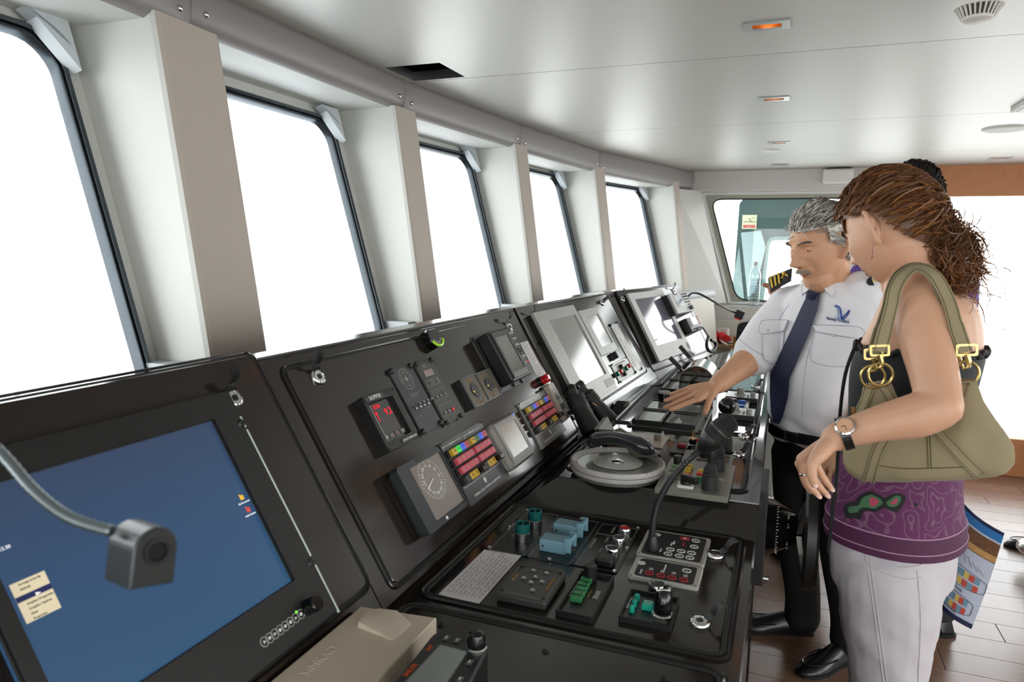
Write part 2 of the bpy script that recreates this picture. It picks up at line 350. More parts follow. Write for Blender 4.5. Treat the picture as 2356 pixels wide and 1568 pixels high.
# windows with rounded dark metal frames
def window(k):
    a,b,e,n,L=facet(k); w0=.165 if k==2 else .135 if k==3 else .095; w1=.44 if k==6 else w0; z0,z1=SILL+.01,1.99
    up=V((0,0,1))+n*WLEAN; up.normalize()
    o=V((a.x,a.y,PZ))+n*.262; w=thing('window_%d'%(k+1),'','',(0,0,0)); 
    for p in ('label','category'): del w[p]
    w['kind']='structure'
    H=z1-z0; Lw=L-w0-w1; M=fr(o+e*(w0+Lw/2)+up*((z0+H/2-PZ)/up.z),e,up)
    poly=rrect(Lw,H/up.z,.085,7)
    def prof(off,d): return [(x*(1-2*off/Lw),y*(1-2*off/H),d) for x,y in poly]
    m=MB(); m.loft([prof(.0,.0),prof(.0,.016),prof(.006,.022),prof(.012,.016),prof(.013,.008),prof(.016,.011),prof(.020,.011),prof(.022,.004),prof(.022,-.018),prof(.0,-.018)],False,M,True,True)
    me=mesh_of(m,'frame',ALU); obj('frame',me,None,w)
    pn=MB().slab([(x*.97,y*.975) for x,y in poly],-.012,-.007,M); obj('pane',pn,PANE,w)
    # plate round the rounded corners
    sp=MB(); hx,hy=Lw/2+min(w0,.2)+.015,H/2+.10
    outer=[]
    for x,y in poly:
        t=min(hx/abs(x) if x else 9,hy/abs(y) if y else 9); outer.append((x*t,y*t))
    sp.ring(outer,[(x*.995,y*.995) for x,y in poly],-.016,-.001,M); obj('surround',sp,WALL,w)
    # pale corner block at the top corner beside the pillar
    g=MB(); cx,cy=Lw/2,H/2
    for s in (1,):
        q=[(cx+.004,cy+.04),(cx+.004,cy-.085)]+[(x+.004,y) for x,y in reversed(poly[2:8])]+[(cx-.10,cy+.04)]
        g.slab([(p[0],p[1]) for p in q],.015,.05,M)
    obj('corner_block',g,FOAM,w)
for k in range(7): window(k)
# starboard end wall with its side window
YF=6.0
def holed(outer,hole,y0,y1,n_):
    # hole loop star-shaped about its centre; outer loop convex
    cx=sum(p[0] for p in hole)/len(hole); cz=sum(p[1] for p in hole)/len(hole); o=[]
    for p in hole:
        d=(p[0]-cx,p[1]-cz); best=9e9
        for i in range(len(outer)):
            a,b=outer[i],outer[(i+1)%len(outer)]; ex,ez=b[0]-a[0],b[1]-a[1]; den=d[0]*ez-d[1]*ex
            if abs(den)<1e-9: continue
            t=((a[0]-cx)*ez-(a[1]-cz)*ex)/den; u=((a[0]-cx)*d[1]-(a[1]-cz)*d[0])/den
            if t>0 and -1e-6<=u<=1+1e-6: best=min(best,t)
        o.append((cx+d[0]*best,cz+d[1]*best))
    m=MB(); M=Matrix(((1,0,0,0),(0,0,1,0),(0,1,0,0),(0,0,0,1))); m.ring(o,hole,y0,y1,M); return m
def rpoly(P,r,n=6):
    o=[];K=len(P)
    for i in range(K):
        a,b,c=V(P[i-1]),V(P[i]),V(P[(i+1)%K]); u=(a-b).normalized(); w=(c-b).normalized(); s=b+u*r; t=b+w*r
        for k in range(n+1):
            f=k/n; o.append(tuple((1-f)**2*s+2*f*(1-f)*b+f*f*t))
    return o
SWO=[(-.648,1.962),(.86,1.962),(.86,1.10),(-.395,1.10)]
hole=rpoly([(-.60,1.93),(.83,1.93),(.83,1.115),(-.355,1.115)],.09)
hole_in=rpoly(SWO,.02)
we=holed([(-1.2,2.3),(.97,2.3),(.97,1.02),(-1.2,1.02)],hole_in,YF,YF+.06,1)
we.box(-1.2,.97,YF-.0,YF+.06,0,1.02); WE=struct('wall_starboard',we,WALL)
hd=MB().rbox(-.9,.97,YF-.035,YF,1.985,2.16,.015); obj('header_pad',hd,mat('white_padded_vinyl','c9c6c2',.45,var=.02),WE)
bd=MB(); bd.tube([(p[0],YF-.004,p[1]) for p in rpoly([(-.672,1.978),(.88,1.978),(.88,1.09),(-.41,1.09)],.015)],.009,6,closed=True); obj('trim_bead',bd,PGR,WE)
w7=thing('window_8','','',(0,0,0)); del w7['label'],w7['category']; w7['kind']='structure'
FRM=mat('weathered_frame_paint','a7a79a',.55,var=.15,scale=60)
m=holed([(-.70,2.0),(.9,2.0),(.9,1.06),(-.44,1.06)],hole,YF+.05,YF+.075,1); obj('frame',m,FRM,w7)
M=Matrix(((1,0,0,0),(0,0,1,0),(0,1,0,0),(0,0,0,1)))
rb=MB().tube([(p[0],YF+.05,p[1]) for p in hole],.006,6,closed=True); obj('gasket',rb,RUB,w7)
obj('pane',MB().slab(hole,YF+.062,YF+.066,M),PANE,w7)
for i in range(13):
    f=i/12
    for a,b in (((-.622,1.90),(-.385,1.16)),((-.55,1.946),(.78,1.946))):
        p=(a[0]+(b[0]-a[0])*f,a[1]+(b[1]-a[1])*f); obj('bolt',MB().lathe([(.0001,-.004),(.006,-.003),(.007,0)],8,Matrix.Translation((p[0],YF+.05,p[1]))@Matrix.Rotation(-PI/2,4,'X')),FRM,w7)
# slanted lining panel between the last pillar and the side window, lower ledge
_,_,e6,n6,L6=facet(6)
def pe(z): q=V((FC[7].x,FC[7].y,0))-e6*.33+n6*(-.0-LEAN*(PZ-z)); return (q.x,q.y,z)
sl=MB(); tp=[pe(1.992),(-.675,YF-.012,1.992),(-.425,YF-.012,1.09),pe(1.09)]
sl.add(tp+[(x-.08,y+.06,z) for x,y,z in tp],[(0,1,2,3),(4,7,6,5),(0,4,5,1),(1,5,6,2),(2,6,7,3),(3,7,4,0)]); obj('corner_lining',sl,WALL,WE)
lw=MB().rbox(-.9,.97,YF-.06,YF,.80,1.075,.012); lw.rbox(-.9,.97,YF-.11,YF,.2,.965,.012); obj('lower_lining',lw,WALL,WE)
# veneered header, low coaming and big bright opening on the right
wh=MB().box(.97,3.7,YF,YF+.06,1.931,2.2); WH=struct('trim_1',wh,VENEER)
cb=MB().rbox(.97,1.655,5.6,5.72,0,.265,.006); struct('trim_2',cb,VENEER)
struct('trim_3',MB().rbox(1.665,1.73,5.55,5.78,0,.30,.01),mat('grey_post_base','6a5f60',.4))
w9=thing('window_9','','',(0,0,0)); del w9['label'],w9['category']; w9['kind']='structure'
obj('pane',MB().box(.98,3.6,YF+.02,YF+.026,.02,1.93),PANE,w9)
fm=MB(); fm.box(.965,.985,YF-.005,YF+.05,0,1.935); obj('frame',fm,ALU,w9)
# aft wall, port end wall (behind the camera): unseen openings enlarged for more light
wa=MB(); wa.box(3.6,3.7,-2.3,6.2,0,.6); wa.box(3.6,3.7,-2.3,6.2,1.98,2.3)
AW=((-1.9,-.2),(.1,1.6),(1.9,3.2),(4.5,5.9)); e0=-2.3
for y0,y1 in AW: wa.box(3.6,3.7,e0,y0,.6,1.98); e0=y1
wa.box(3.6,3.7,e0,6.2,.6,1.98)
struct('wall_aft',wa,WALL)
for i,(y0,y1) in enumerate(AW):
    w=thing('window_%d'%(10+i),'','',(0,0,0)); del w['label'],w['category']; w['kind']='structure'; obj('pane',MB().box(3.64,3.646,y0,y1,.6,1.98),PANE,w)
wp=MB(); wp.box(-1.6,3.7,-2.3,-2.2,0,.27); wp.box(-1.6,3.7,-2.3,-2.2,1.96,2.3); wp.box(-1.6,-.6,-2.3,-2.2,.27,1.96); wp.box(.85,.97,-2.3,-2.2,.27,1.96); wp.box(3.4,3.7,-2.3,-2.2,.27,1.96); wp.box(-.6,.85,-2.3,-2.2,.27,1.0)
struct('wall_port',wp,WALL)
for i,(x0,x1,z0) in enumerate(((-.6,.85,1.0),(.97,3.4,.27))):
    w=thing('window_%d'%(14+i),'','',(0,0,0)); del w['label'],w['category']; w['kind']='structure'; obj('pane',MB().box(x0,x1,-2.25,-2.244,z0,1.96),PANE,w)
# ceiling fittings
WARM=mat('warm_lamp','ffb04a',.4,emit='ffa040',es=2.5); COPPER=mat('copper_reflector','c07a30',.35,metal=.8,var=.1)
def lamp(i,x,y):
    t=thing('ceiling_lamp',['recessed rectangular ceiling lamp nearest the camera, copper glow inside','second recessed ceiling lamp from the camera','third recessed ceiling lamp, just behind a round speaker','farthest recessed ceiling lamp in the left row, unlit','recessed ceiling lamp at far right above the veneered beam'][i] if i<5 else 'recessed lamp in the right-hand ceiling row','lamp',(x,y,CZ),'recessed ceiling lamps')
    a,b=LW,LH; m=MB().ring([(-a-.014,-b-.016),(a+.014,-b-.016),(a+.014,b+.016),(-a-.014,b+.016)],[(-a+.008,-b+.008),(a-.008,-b+.008),(a-.008,b-.008),(-a+.008,b-.008)],-.004,.001); obj('trim_frame',m,STL,t)
    m=MB().add([(sx_*q*a,sy_*q*b,z) for q,z in ((1,.001),(.75,.07)) for sx_,sy_ in ((-1,-1),(1,-1),(1,1),(-1,1))],[(4,5,6,7),(0,1,5,4),(1,2,6,5),(2,3,7,6),(3,0,4,7)]); obj('reflector',m,COPPER,t)
    if i!=3:
        obj('bulb',MB().sphere((0,.008,.045),.008,10,6),WARM,t)
        l=bpy.data.lights.new('lamp_light','POINT'); l.energy=.10; l.color=(1,.62,.28); l.shadow_soft_size=.008; lo=bpy.data.objects.new('lamp_light',l); C.objects.link(lo); lo.parent=t; lo.location=(0,-.006,.03)
for i,(x,y) in enumerate(LAMPS[:5]): lamp(i,x,y)
p=atz((2251,28),CZ-.05); t=thing('smoke_detector','round white smoke detector with slotted vents hanging from the ceiling','smoke detector',(p.x,p.y,CZ))
DET=mat('off_white_plastic','dedbd4',.5,var=.02)
obj('base',MB().lathe([(.0001,0),(.052,0),(.052,-.012),(.058,-.016),(.058,-.034),(.054,-.040)],32),DET,t)
obj('chamber',MB().lathe([(.046,-.038),(.036,-.062),(.0001,-.062)],28),mat('vent_dark','4c4a46',.8),t)
obj('cap',MB().lathe([(.036,-.060),(.034,-.068),(.028,-.072),(.0001,-.073)],28),DET,t)
vn=mesh_of(MB().add([(.0525,-.0018,-.038),(.0525,.0018,-.038),(.036,-.0018,-.066),(.036,.0018,-.066),(.040,-.0018,-.036),(.040,.0018,-.036),(.03,-.0018,-.062),(.03,.0018,-.062)],[(0,1,3,2),(4,6,7,5),(0,2,6,4),(1,5,7,3),(0,4,5,1)]),'vent_fin',DET)
for i in range(26): o=obj('vent_fin',vn,None,t); o.rotation_euler.z=2*PI*i/26
for (px,lab,r) in (((2312,295),'large round white speaker disc flush on the ceiling at right',.10),((1772,345),'small round white speaker disc on the ceiling in front of a lamp',.055)):
    p=atz(px,CZ); t=thing('ceiling_speaker',lab,'speaker',(p.x,p.y,CZ)); obj('rim',MB().lathe([(r,.001),(r,-.006),(r*.93,-.010),(r*.85,-.009)],36),DET,t); obj('grille',MB().lathe([(r*.86,-.009),(r*.3,-.010),(.0001,-.010)],36),mat('speaker_grille','e4e2de',.6,bump=.5,bscale=900),t)
p=atz((2352,235),CZ); t=thing('ceiling_light_panel','white rectangular ceiling light panel cut by the right picture edge','light panel',(p.x+.26,p.y+.04,CZ)); obj('housing',MB().rbox(-.27,.3,-.09,.09,-.02,.001,.004),DET,t); obj('diffuser',MB().rbox(-.25,.28,-.07,.07,-.024,-.0195,.002),mat('frosted_diffuser','f2f2f2',.5),t)
# white box speaker on the end wall
t=thing('wall_speaker','white rounded box speaker fixed high on the end wall above the side window','speaker',(aty((1928,404),YF-.06).x,YF-.036,aty((1928,404),YF-.06).z)); obj('housing',MB().rbox(-.105,.105,-.07,0,-.058,.05,.018,seg=4),DET,t); obj('bracket',MB().rbox(-.085,.085,-.05,0,.05,.058,.003),BLK,t)
# outside: open wing door with its own window, sign, rail
t=thing('bulkhead_door','dark teal outer door leaf with rounded corner seen through the side window','door',(-.42,6.75,.6)); 
dq=rpoly([(-.01,1.41),(.95,1.41),(.95,-.66),(-.03,-.66)],.14)
def holed2(outer,hole):
    cx=sum(p[0] for p in hole)/len(hole); cz=sum(p[1] for p in hole)/len(hole); res=[]
    for p in hole:
        d=(p[0]-cx,p[1]-cz); best=9e9
        for i in range(len(outer)):
            a,b=outer[i],outer[(i+1)%len(outer)]; ex,ez=b[0]-a[0],b[1]-a[1]; den=d[0]*ez-d[1]*ex
            if abs(den)<1e-9: continue
            tt=((a[0]-cx)*ez-(a[1]-cz)*ex)/den; u=((a[0]-cx)*d[1]-(a[1]-cz)*d[0])/den
            if tt>0 and -1e-4<=u<=1+1e-4: best=min(best,tt)
        res.append((cx+d[0]*best,cz+d[1]*best))
    return res
dh=rpoly([(.27,1.03),(.85,1.03),(.85,.1),(.23,.1)],.07,14)
obj('leaf',MB().ring(holed2(dq,dh),dh,0,.05,M),TEALW,t); obj('window_rim',MB().tube([(x,-.004,z) for x,z in dh],.018,6,closed=True),mat('teal_rim','7d9a96',.4),t); obj('window_pane',MB().slab(dh,.02,.025,M),PANE,t)
obj('lower_panel',MB().box(-.03,.95,.005,.045,-.66,-.1),TEALW,t); obj('light_flap',MB().slab([(.03,1.08),(.20,1.1),(.25,.95),(.18,.55),(.12,.5)],-.02,-.012,M),mat('pale_blue_panel','a9c3c6',.5),t)
obj('lower_glass',MB().slab([(-.03,.55),(.02,.95),(.1,.42),(-.02,.40)],-.012,-.006,M),mat('grey_teal_panel','8fa9aa',.5),t)
s=aty((1724,510),6.72); t=thing('door_sign','small pale yellow door warning sign with red strip on the teal door','sign',(s.x,6.745,s.z)); k=6.72/FPX*1.0
obj('plate',MB().rbox(-.062,.062,-.003,.003,-.062,.062,.001),mat('pale_yellow_plate','dfe6c2',.6),t); obj('red_strip',MB().box(-.052,.052,-.0045,-.003,-.052,-.026),mat('sign_red','cf4a48',.6),t)
obj('door_symbol',MB().box(-.052,.052,-.0045,-.003,-.002,.003).add([(-.012,-.004,.03),(-.008,-.004,.034),(.018,-.004,.005),(.012,-.004,.003)],[(0,1,2,3)]),mat('sign_brown','6b4a34',.6),t)
MX=fr((.028,-.0045,.032),(1,0,0),(0,0,1)); text('W.T.',.010,mat('sign_brown','6b4a34'),t,0,0,0,M=MX)
text('A. QUICK CLOSING',.0075,WHT,t,0,0,0,M=fr((0,-.0046,-.034),(1,0,0),(0,0,1)),w=.09); text('DEVICE',.0075,WHT,t,0,0,0,M=fr((0,-.0046,-.046),(1,0,0),(0,0,1)))
def rail(name,lab,pts,posts,r=.018):
    t=thing(name,lab,'railing',pts[0]); b=V(pts[0]); obj('handrail',MB().tube([V(p)-b for p in pts],r,8),EXT,t); obj('mid_rail',MB().tube([V(p)-b-V((0,0,.33)) for p in pts],r*.7,8),EXT,t)
    for p in posts: obj('post',MB().tube([V(p)-b,V(p)-b-V((0,0,.95))],r*.8,8),EXT,t)
rail('deck_railing','white deck railing faint in the glare beyond the front windows',[(-4.3,-.5,1.14),(-4.6,1.5,1.14),(-4.6,3.0,1.14),(-4.1,5.2,1.14)],[(-4.3,-.5,1.14),(-4.6,1.5,1.14),(-4.6,3.,1.14),(-4.1,5.2,1.14)])
rail('wing_railing','pale bridge wing railing faint in the glare beyond the right-hand opening',[(1.5,7.6,.55),(1.62,7.6,1.05),(1.8,7.6,1.17),(2.6,7.6,1.17)],[(2.0,7.6,1.0),(2.6,7.6,1.1)],.012)
t=thing('deck','','',(0,0,0)); bpy.data.objects.remove(t)
dk=MB().box(-6,-1.9,-3,7,-.5,-.4); dk.box(-1.5,4.2,6.1,8.2,-.12,-.06); struct('floor_2',dk,EXT)
# ================================================================ BRIDGE CONSOLE
F12=Plane((-.62,0,.90),(0,1,0),(-.245,0,.396))
B2,B3,B4=V((-.633,2.22,.92)),V((-.572,3.42,.92)),V((-.38,4.40,.92))
T2,T3,T4=V((-.853,2.232,1.297)),V((-.812,3.33,1.297)),V((-.60,4.36,1.297))
F3=Plane(B2,B3-B2,(T2+T3)/2-(B2+B3)/2); F4=Plane(B3,B4-B3,(T3+T4)/2-(B3+B4)/2)
D1=Plane((0,0,.88),(0,1,0),(-1,0,0)); D2=Plane((0,0,.95),(0,1,0),(-1,0,0))
def upright(name,lab,ta,tb,ba,bb):
    t=thing(name,lab,'console',(ba.x,ba.y,0)); o=V((ba.x,ba.y,0)); m=MB(); rings=[]
    for T,B in ((ta,ba),(tb,bb)):
        f=(T-B); r=[V((T.x-.28,T.y,.0)),V((T.x-.28,T.y,1.24)),T+V((-.05,0,.003)),T+V((-.012,0,.002)),T-f*.012,B+f*0,B-f*.08,V((B.x+.03,B.y,0))]
        rings.append([p-o for p in r])
    m.loft(rings,True,sm=False); obj('cabinet',m,LAM,t)
    # rounded top nosing
    obj('top_nosing',MB().tube([ta-o+V((-.006,.0,-.006)),tb-o+V((-.006,0,-.006))],.009,10),LAMD,t)
    return t
def hatch(t,pl,c,h=.004,nm='hatch',r=.012):
    u0,u1,v0,v1=pl.fit(c,0); Mi=t.matrix_world.inverted(); w,hh=u1-u0,v1-v0
    M=Mi@pl.M((u0+u1)/2,(v0+v1)/2); o=obj(nm,MB().slab(rrect(w,hh,r,3),0,h,ch=.0015),LAM,t,M=M)
    g=MB().tube([(x,y,.001) for x,y in rrect(w+.008,hh+.008,r+.004,4)],.002,6,closed=True); obj('gasket',g,RUB,o)
    g=MB().tube([(x,y,.0015) for x,y in rrect(w+.018,hh+.018,r+.009,4)],.0024,6,closed=True); obj('bead',g,LAMD,o)
    return o,((u0+u1)/2,(v0+v1)/2)
def latch(hobj,ctr,pl,px,a=0,k=1.,h=.004):
    u,v=pl.at(px,.012); x,y=u-ctr[0],v-ctr[1]; M=Matrix.Translation((x,y,h))@Matrix.Rotation(a,4,'Z')@Matrix.Scale(k,4)
    obj('latch_lock',MB().lathe([(.0175,0),(.0175,.003),(.0155,.006),(.0125,.0072),(.0120,.0062),(.0001,.0062)],20,M),CHR,hobj)
    obj('latch_slot',MB().box(-.0045,.0045,-.0045,.0045,.0062,.0078,M).cyl(.0058,.0062,.007,12,M),BLK,hobj)
    w=MB(); pts=[V((.0,.012,.006)),V((.0,.022,.012)),V((.0,.027,.024)),V((.0,.036,.031)),V((.0,.044,.030))]; rings=[]
    for i,p in enumerate(pts): hw=(.010,.0085,.0075,.009,.008)[i]; rings.append([p+V((s*hw,dy,dz)) for s,dy,dz in ((-1,-.001,-.002),(1,-.001,-.002),(1,.001,.002),(-1,.001,.002))])
    w.loft(rings,True,M); obj('latch_wing',w,BLK,hobj)
ya=-.3
U1=upright('bridge_console','left-hand black console cabinet holding the large blue monitor',V((-.865,ya,1.296)),V((-.865,.978,1.296)),V((-.62,ya,.90)),V((-.62,.978,.90)))
U2=upright('bridge_console','black console cabinet with the alarm key panels and red speed display',V((-.865,.981,1.296)),V((-.858,2.226,1.297)),V((-.62,.981,.90)),V((-.632,2.218,.905)))
U3=upright('bridge_console','black console cabinet with two grey screens behind the binoculars',T2+V((0,.002,0)),T3,B2+V((0,.002,0)),B3)
U4=upright('bridge_console','farthest black console cabinet, angled inward, with one violet screen',T3+V((.001,.003,0)),T4,B3+V((.001,.003,0)),B4)
h1,c1=hatch(U1,F12,((-300,930),(580,852),(868,1372),(300,1700)))
h2,c2=hatch(U2,F12,((640,845),(1176,737),(1335,985),(908,1338)))
h3,c3=hatch(U3,F3,((1194,717),(1384,678),(1494,850),(1310,960)))
h4,c4=hatch(U4,F4,((1408,673),(1556,659),(1636,808),(1505,842)))
latch(h1,c1,F12,(543,913)); latch(h2,c2,F12,(737,864)); latch(h2,c2,F12,(1175,750)); latch(h3,c3,F3,(1231,733)); latch(h3,c3,F3,(1388,694),-1.2); latch(h4,c4,F4,(1435,686)); latch(h4,c4,F4,(1552,669))
# near worktop
def prism(outline,z0,z1,skirt=0):
    m=MB(); n=len(outline); cx=sum(p[0] for p in outline)/n
    return m.slab(outline,z0,z1)
dt=thing('console_worktop','near black desk section of the console at seat height','worktop',(-.03,0,0)); Mi=dt.matrix_world.inverted()
obj('desk_top',MB().slab([(-.025,ya),(-.025,1.555),(-.62,1.555),(-.62,ya)],.845,.88,Mi),LAM,dt)
obj('front_panel',MB().slab([(-.034,ya),(-.036,2.4),(-.60,2.4),(-.60,ya)],.02,.845,Mi),LAM,dt)
obj('edge_nosing',MB().tube([(-.030,ya,.871),(-.030,1.555,.871)],.009,10,Mi),LAMD,dt)
obj('channel',MB().slab([(-.50,1.56),(-.50,3.5),(-.33,4.25),(-.42,4.3),(-.62,3.45),(-.655,2.22),(-.62,1.55)],.845,.879,Mi),LAMG,dt)
g1,e1=hatch(dt,D1,((985,1365),(1195,1165),(1703,1243),(1660,1515))) if False else (None,None)
def dhatch(t,pl,x0,x1,y0,y1,h=.003,lm=None):
    Mi=t.matrix_world.inverted(); M=Mi@pl.M((y0+y1)/2,-(x0+x1)/2); w,hh=y1-y0,x1-x0
    o=obj('hatch',MB().slab(rrect(w,hh,.012,3),0,h,ch=.0012),lm or LAM,t,M=M)
    obj('gasket',MB().tube([(x,y,.0005) for x,y in rrect(w+.012,hh+.012,.018,4)],.005,6,closed=True),RUB,o); obj('bead',MB().tube([(x,y,.001) for x,y in rrect(w+.03,hh+.03,.026,4)],.0045,6,closed=True),LAMD,o)
    return o,((y0+y1)/2,-(x0+x1)/2)
g1,e1=dhatch(dt,D1,-.565,-.058,1.062,1.53); g0,e0=dhatch(dt,D1,-.565,-.058,.30,1.005)
latch(g1,e1,D1,(1646,1269),-2.6); latch(g1,e1,D1,(1610,1423),-2.6)
for px in ((1255,1497),(1527,1560),(1015,1437)):
    u,v=D1.at(px,.004); obj('screw',MB().lathe([(.0055,0),(.0055,.002),(.004,.003),(.002,.0032),(.002,.002),(.0001,.002)],12,Matrix.Translation((u-e0[0],v-e0[1],.003))),BLK,g0)
# raised helm desk
rt=thing('helm_desk','raised glossy black helm desk section carrying the compass disc and joysticks','worktop',(-.03,1.6,.88)); Mi=rt.matrix_world.inverted()
top=[(-.022,1.59),(-.485,1.59),(-.492,2.2),(-.486,2.75),(-.462,3.40),(-.345,3.85),(-.235,4.14),(-.10,4.33),(.015,4.42),(-.015,3.4),(-.024,2.3)]
bot=[(-.022,1.545),(-.585,1.55),(-.585,2.2),(-.575,2.75),(-.53,3.42),(-.41,3.87),(-.30,4.17),(-.14,4.38),(.015,4.42),(-.015,3.4),(-.024,2.3)]
m=MB(); m.loft([[V((*p,.879)) for p in bot],[V((p[0]*.98+q[0]*.02,p[1]*.98+q[1]*.02,.947)) for p,q in zip(top,bot)],[V((*p,.95)) for p in top]],True,Mi,False); obj('desk_block',m,LAMG,rt)
obj('front_panel',MB().slab([(-.03,2.4),(-.024,3.4),(.010,4.4),(-.12,4.32),(-.36,3.85),(-.5,3.4),(-.5,2.4)],.02,.885,Mi),LAM,rt)
obj('edge_nosing',MB().tube([(-.026,1.59,.942),(-.028,2.3,.942),(-.019,3.4,.942),(.013,4.41,.942)],.008,8,Mi),LAMD,rt)
q1,r1=dhatch(rt,D2,-.455,-.060,1.985,2.56) if False else (None,None)
q1,r1=dhatch(rt,D2,-.47,-.065,1.66,2.155,lm=LAMG); q2,r2=dhatch(rt,D2,-.47,-.062,2.20,2.84,lm=LAMG); q3,r3=dhatch(rt,D2,-.44,-.06,2.9,3.4,lm=LAMG)
latch(q1,r1,D2,(1699,1039),-2.3); latch(q2,r2,D2,(1711,998),-2.3); latch(q3,r3,D2,(1738,886),-2.3)
# ================================================================ INSTRUMENTS
def dq(a,b,c,d): return (d,a,b,c)          # picture order TL,TR,BR,BL -> operator order on the desks
class Dev:
    def __init__(s,name,lab,cat,pl,c,h=.0,base=.0,group=None):
        s.pl=pl; s.u0,s.u1,s.v0,s.v1=pl.fit(c,base+h); s.cu,s.cv=(s.u0+s.u1)/2,(s.v0+s.v1)/2; s.w,s.hh=s.u1-s.u0,s.v1-s.v0; s.base=base
        s.t=thing(name,lab,cat,pl.M(s.cu,s.cv,base),group)
    def L(s,p,h=0): u,v=s.pl.at(p,s.base+h); return (u-s.cu,v-s.cv)
    def R(s,c,h=0): q=s.pl.fit(c,s.base+h); return (q[0]-s.cu,q[1]-s.cu,q[2]-s.cv,q[3]-s.cv)
    def box(s,n,r,z0,z1,m,rad=.003,par=None):
        return obj(n,MB().rbox(r[0],r[1],r[2],r[3],z0,z1,rad),m,par or s.t)
    def full(s,i=0): return (-s.w/2+i,s.w/2-i,-s.hh/2+i,s.hh/2-i)
    def f(s,x0,x1,y0,y1): return (-s.w/2+x0*s.w,-s.w/2+x1*s.w,-s.hh/2+y0*s.hh,-s.hh/2+y1*s.hh)
    def xy(s,x,y): return (-s.w/2+x*s.w,-s.hh/2+y*s.hh)
    def tx(s,str_,h,m,x,y,z,a=0,w=None,al='CENTER',par=None): X,Y=s.xy(x,y); return text(str_,h,m,par or s.t,X,Y,z,a,al,w=w)
def at2(x,y,z=0,a=0): return Matrix.Translation((x,y,z))@Matrix.Rotation(a,4,'Z')
def screws(t,pts,z,r=.004,m=None,nm='screw'):
    for x,y in pts: obj(nm,MB().lathe([(r,0),(r,r*.5),(r*.6,r*.9),(.0001,r*.9)],10,at2(x,y,z)),m or BLK,t)
def inset(t,n,r,z,depth,m,wall=None):       # recessed pane with visible rim walls
    return obj(n,MB().box(r[0],r[1],r[2],r[3],z-.001,z),m,t)
def frame(t,n,ro,ri,z0,z1,m,rad=.004):
    a=rrect(ro[1]-ro[0],ro[3]-ro[2],rad,4,(ro[0]+ro[1])/2,(ro[2]+ro[3])/2); b=rrect(ri[1]-ri[0],ri[3]-ri[2],min(rad*.6,.002),4,(ri[0]+ri[1])/2,(ri[2]+ri[3])/2)
    return obj(n,MB().ring(a,b,z0,z1),m,t)
def outline(t,r,z,m=GRP,w=.0008,n='outline'):
    return obj(n,MB().ring([(r[0],r[2]),(r[1],r[2]),(r[1],r[3]),(r[0],r[3])],[(r[0]+w,r[2]+w),(r[1]-w,r[2]+w),(r[1]-w,r[3]-w),(r[0]+w,r[3]-w)],z,z+.0003),m,t)
def key(t,x,y,w,h,z0,z1,m,n='key',r=.0015): return obj(n,MB().rbox(x-w/2,x+w/2,y-h/2,y+h/2,z0,z1,r,seg=1),m,t)
def scribble(rows,w,h,z,seed,lh=.5,th=.0006):
    r=random.Random(seed); m=MB()
    for k in range(rows):
        y=h/2-h*(k+.6)/rows; x=-w/2*.92; end=w/2*(.6+.35*r.random())
        while x<end:
            n=r.randint(3,7)
            for i in range(n):
                x2=x+w*.018*(0.7+r.random()); y1=y+(r.random()-.5)*h/rows*lh; y2=y+(r.random()-.5)*h/rows*lh; d=V((x2-x,y2-y1)); 
                if d.length<1e-6: continue
                p=V((-d.y,d.x)).normalized()*th
                m.add([(x-p.x,y1-p.y,z),(x2-p.x,y2-p.y,z),(x2+p.x,y2+p.y,z),(x+p.x,y1+p.y,z)],[(0,1,2,3)]); x=x2-w*.004
            x+=w*.025
    return m
# ---- big blue monitor on the left cabinet
BLUE=bpy.data.materials.new('monitor_desktop'); BLUE.use_nodes=True; t_=BLUE.node_tree; p_=t_.nodes['Principled BSDF']; p_.inputs['Base Color'].default_value=(.01,.012,.016,1); p_.inputs['Roughness'].default_value=.32
cr=t_.nodes.new('ShaderNodeValToRGB'); tc_=t_.nodes.new('ShaderNodeTexCoord'); sp_=t_.nodes.new('ShaderNodeSeparateXYZ'); t_.links.new(tc_.outputs['Generated'],sp_.inputs[0]); t_.links.new(sp_.outputs[1],cr.inputs[0]); t_.links.new(cr.outputs[0],p_.inputs['Emission Color']); p_.inputs['Emission Strength'].default_value=.88
cr.color_ramp.elements[0].color=(.012,.058,.13,1); cr.color_ramp.elements[1].color=(.022,.040,.085,1); cr.color_ramp.elements.new(.55).color=(.016,.050,.115,1)
d=Dev('monitor','large black-framed monitor showing a plain blue desktop','monitor',F12,((-150,1070),(523,895),(783,1410),(250,1800)),.022)
x0,x1,y0,y1=d.full(); sr=d.R(((40,1085),(486,966),(677,1332),(330,1568)),.018); sl0=d.L((62,1568),.018)[0]; sr=(min(sr[0],d.L((-0,1090),.018)[0],x0+.10),sr[1],sr[2],sr[3])
c0=d.L((486,966),.018); c1=d.L((677,1332),.018); c2=d.L((330,1568),.018); sr=(d.L((40,1540),.018)[0],(c0[0]+c1[0])/2,(c1[1]+c2[1])/2,c0[1])
frame(d.t,'bezel',(x0,x1,y0,y1),sr,.0,.022,BLK,.004); obj('screen',MB().box(sr[0]-.003,sr[1]+.003,sr[2]-.003,sr[3]+.003,.012,.015),BLUE,d.t)
frame(d.t,'screen_lip',(sr[0]-.002,sr[1]+.002,sr[2]-.002,sr[3]+.002),(sr[0]+.001,sr[1]-.001,sr[2]+.0012,sr[3]-.001),.013,.0165,DGR,.002)
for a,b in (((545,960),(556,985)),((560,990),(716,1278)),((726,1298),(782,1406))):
    p,q=d.L(a,.022),d.L(b,.022); obj('glass_edge',MB().tube([(x1-.001,p[1],.021),(x1-.001,q[1],.021)],.0022,6),mat('pale_glass_edge','b9c6c0',.2),d.t)
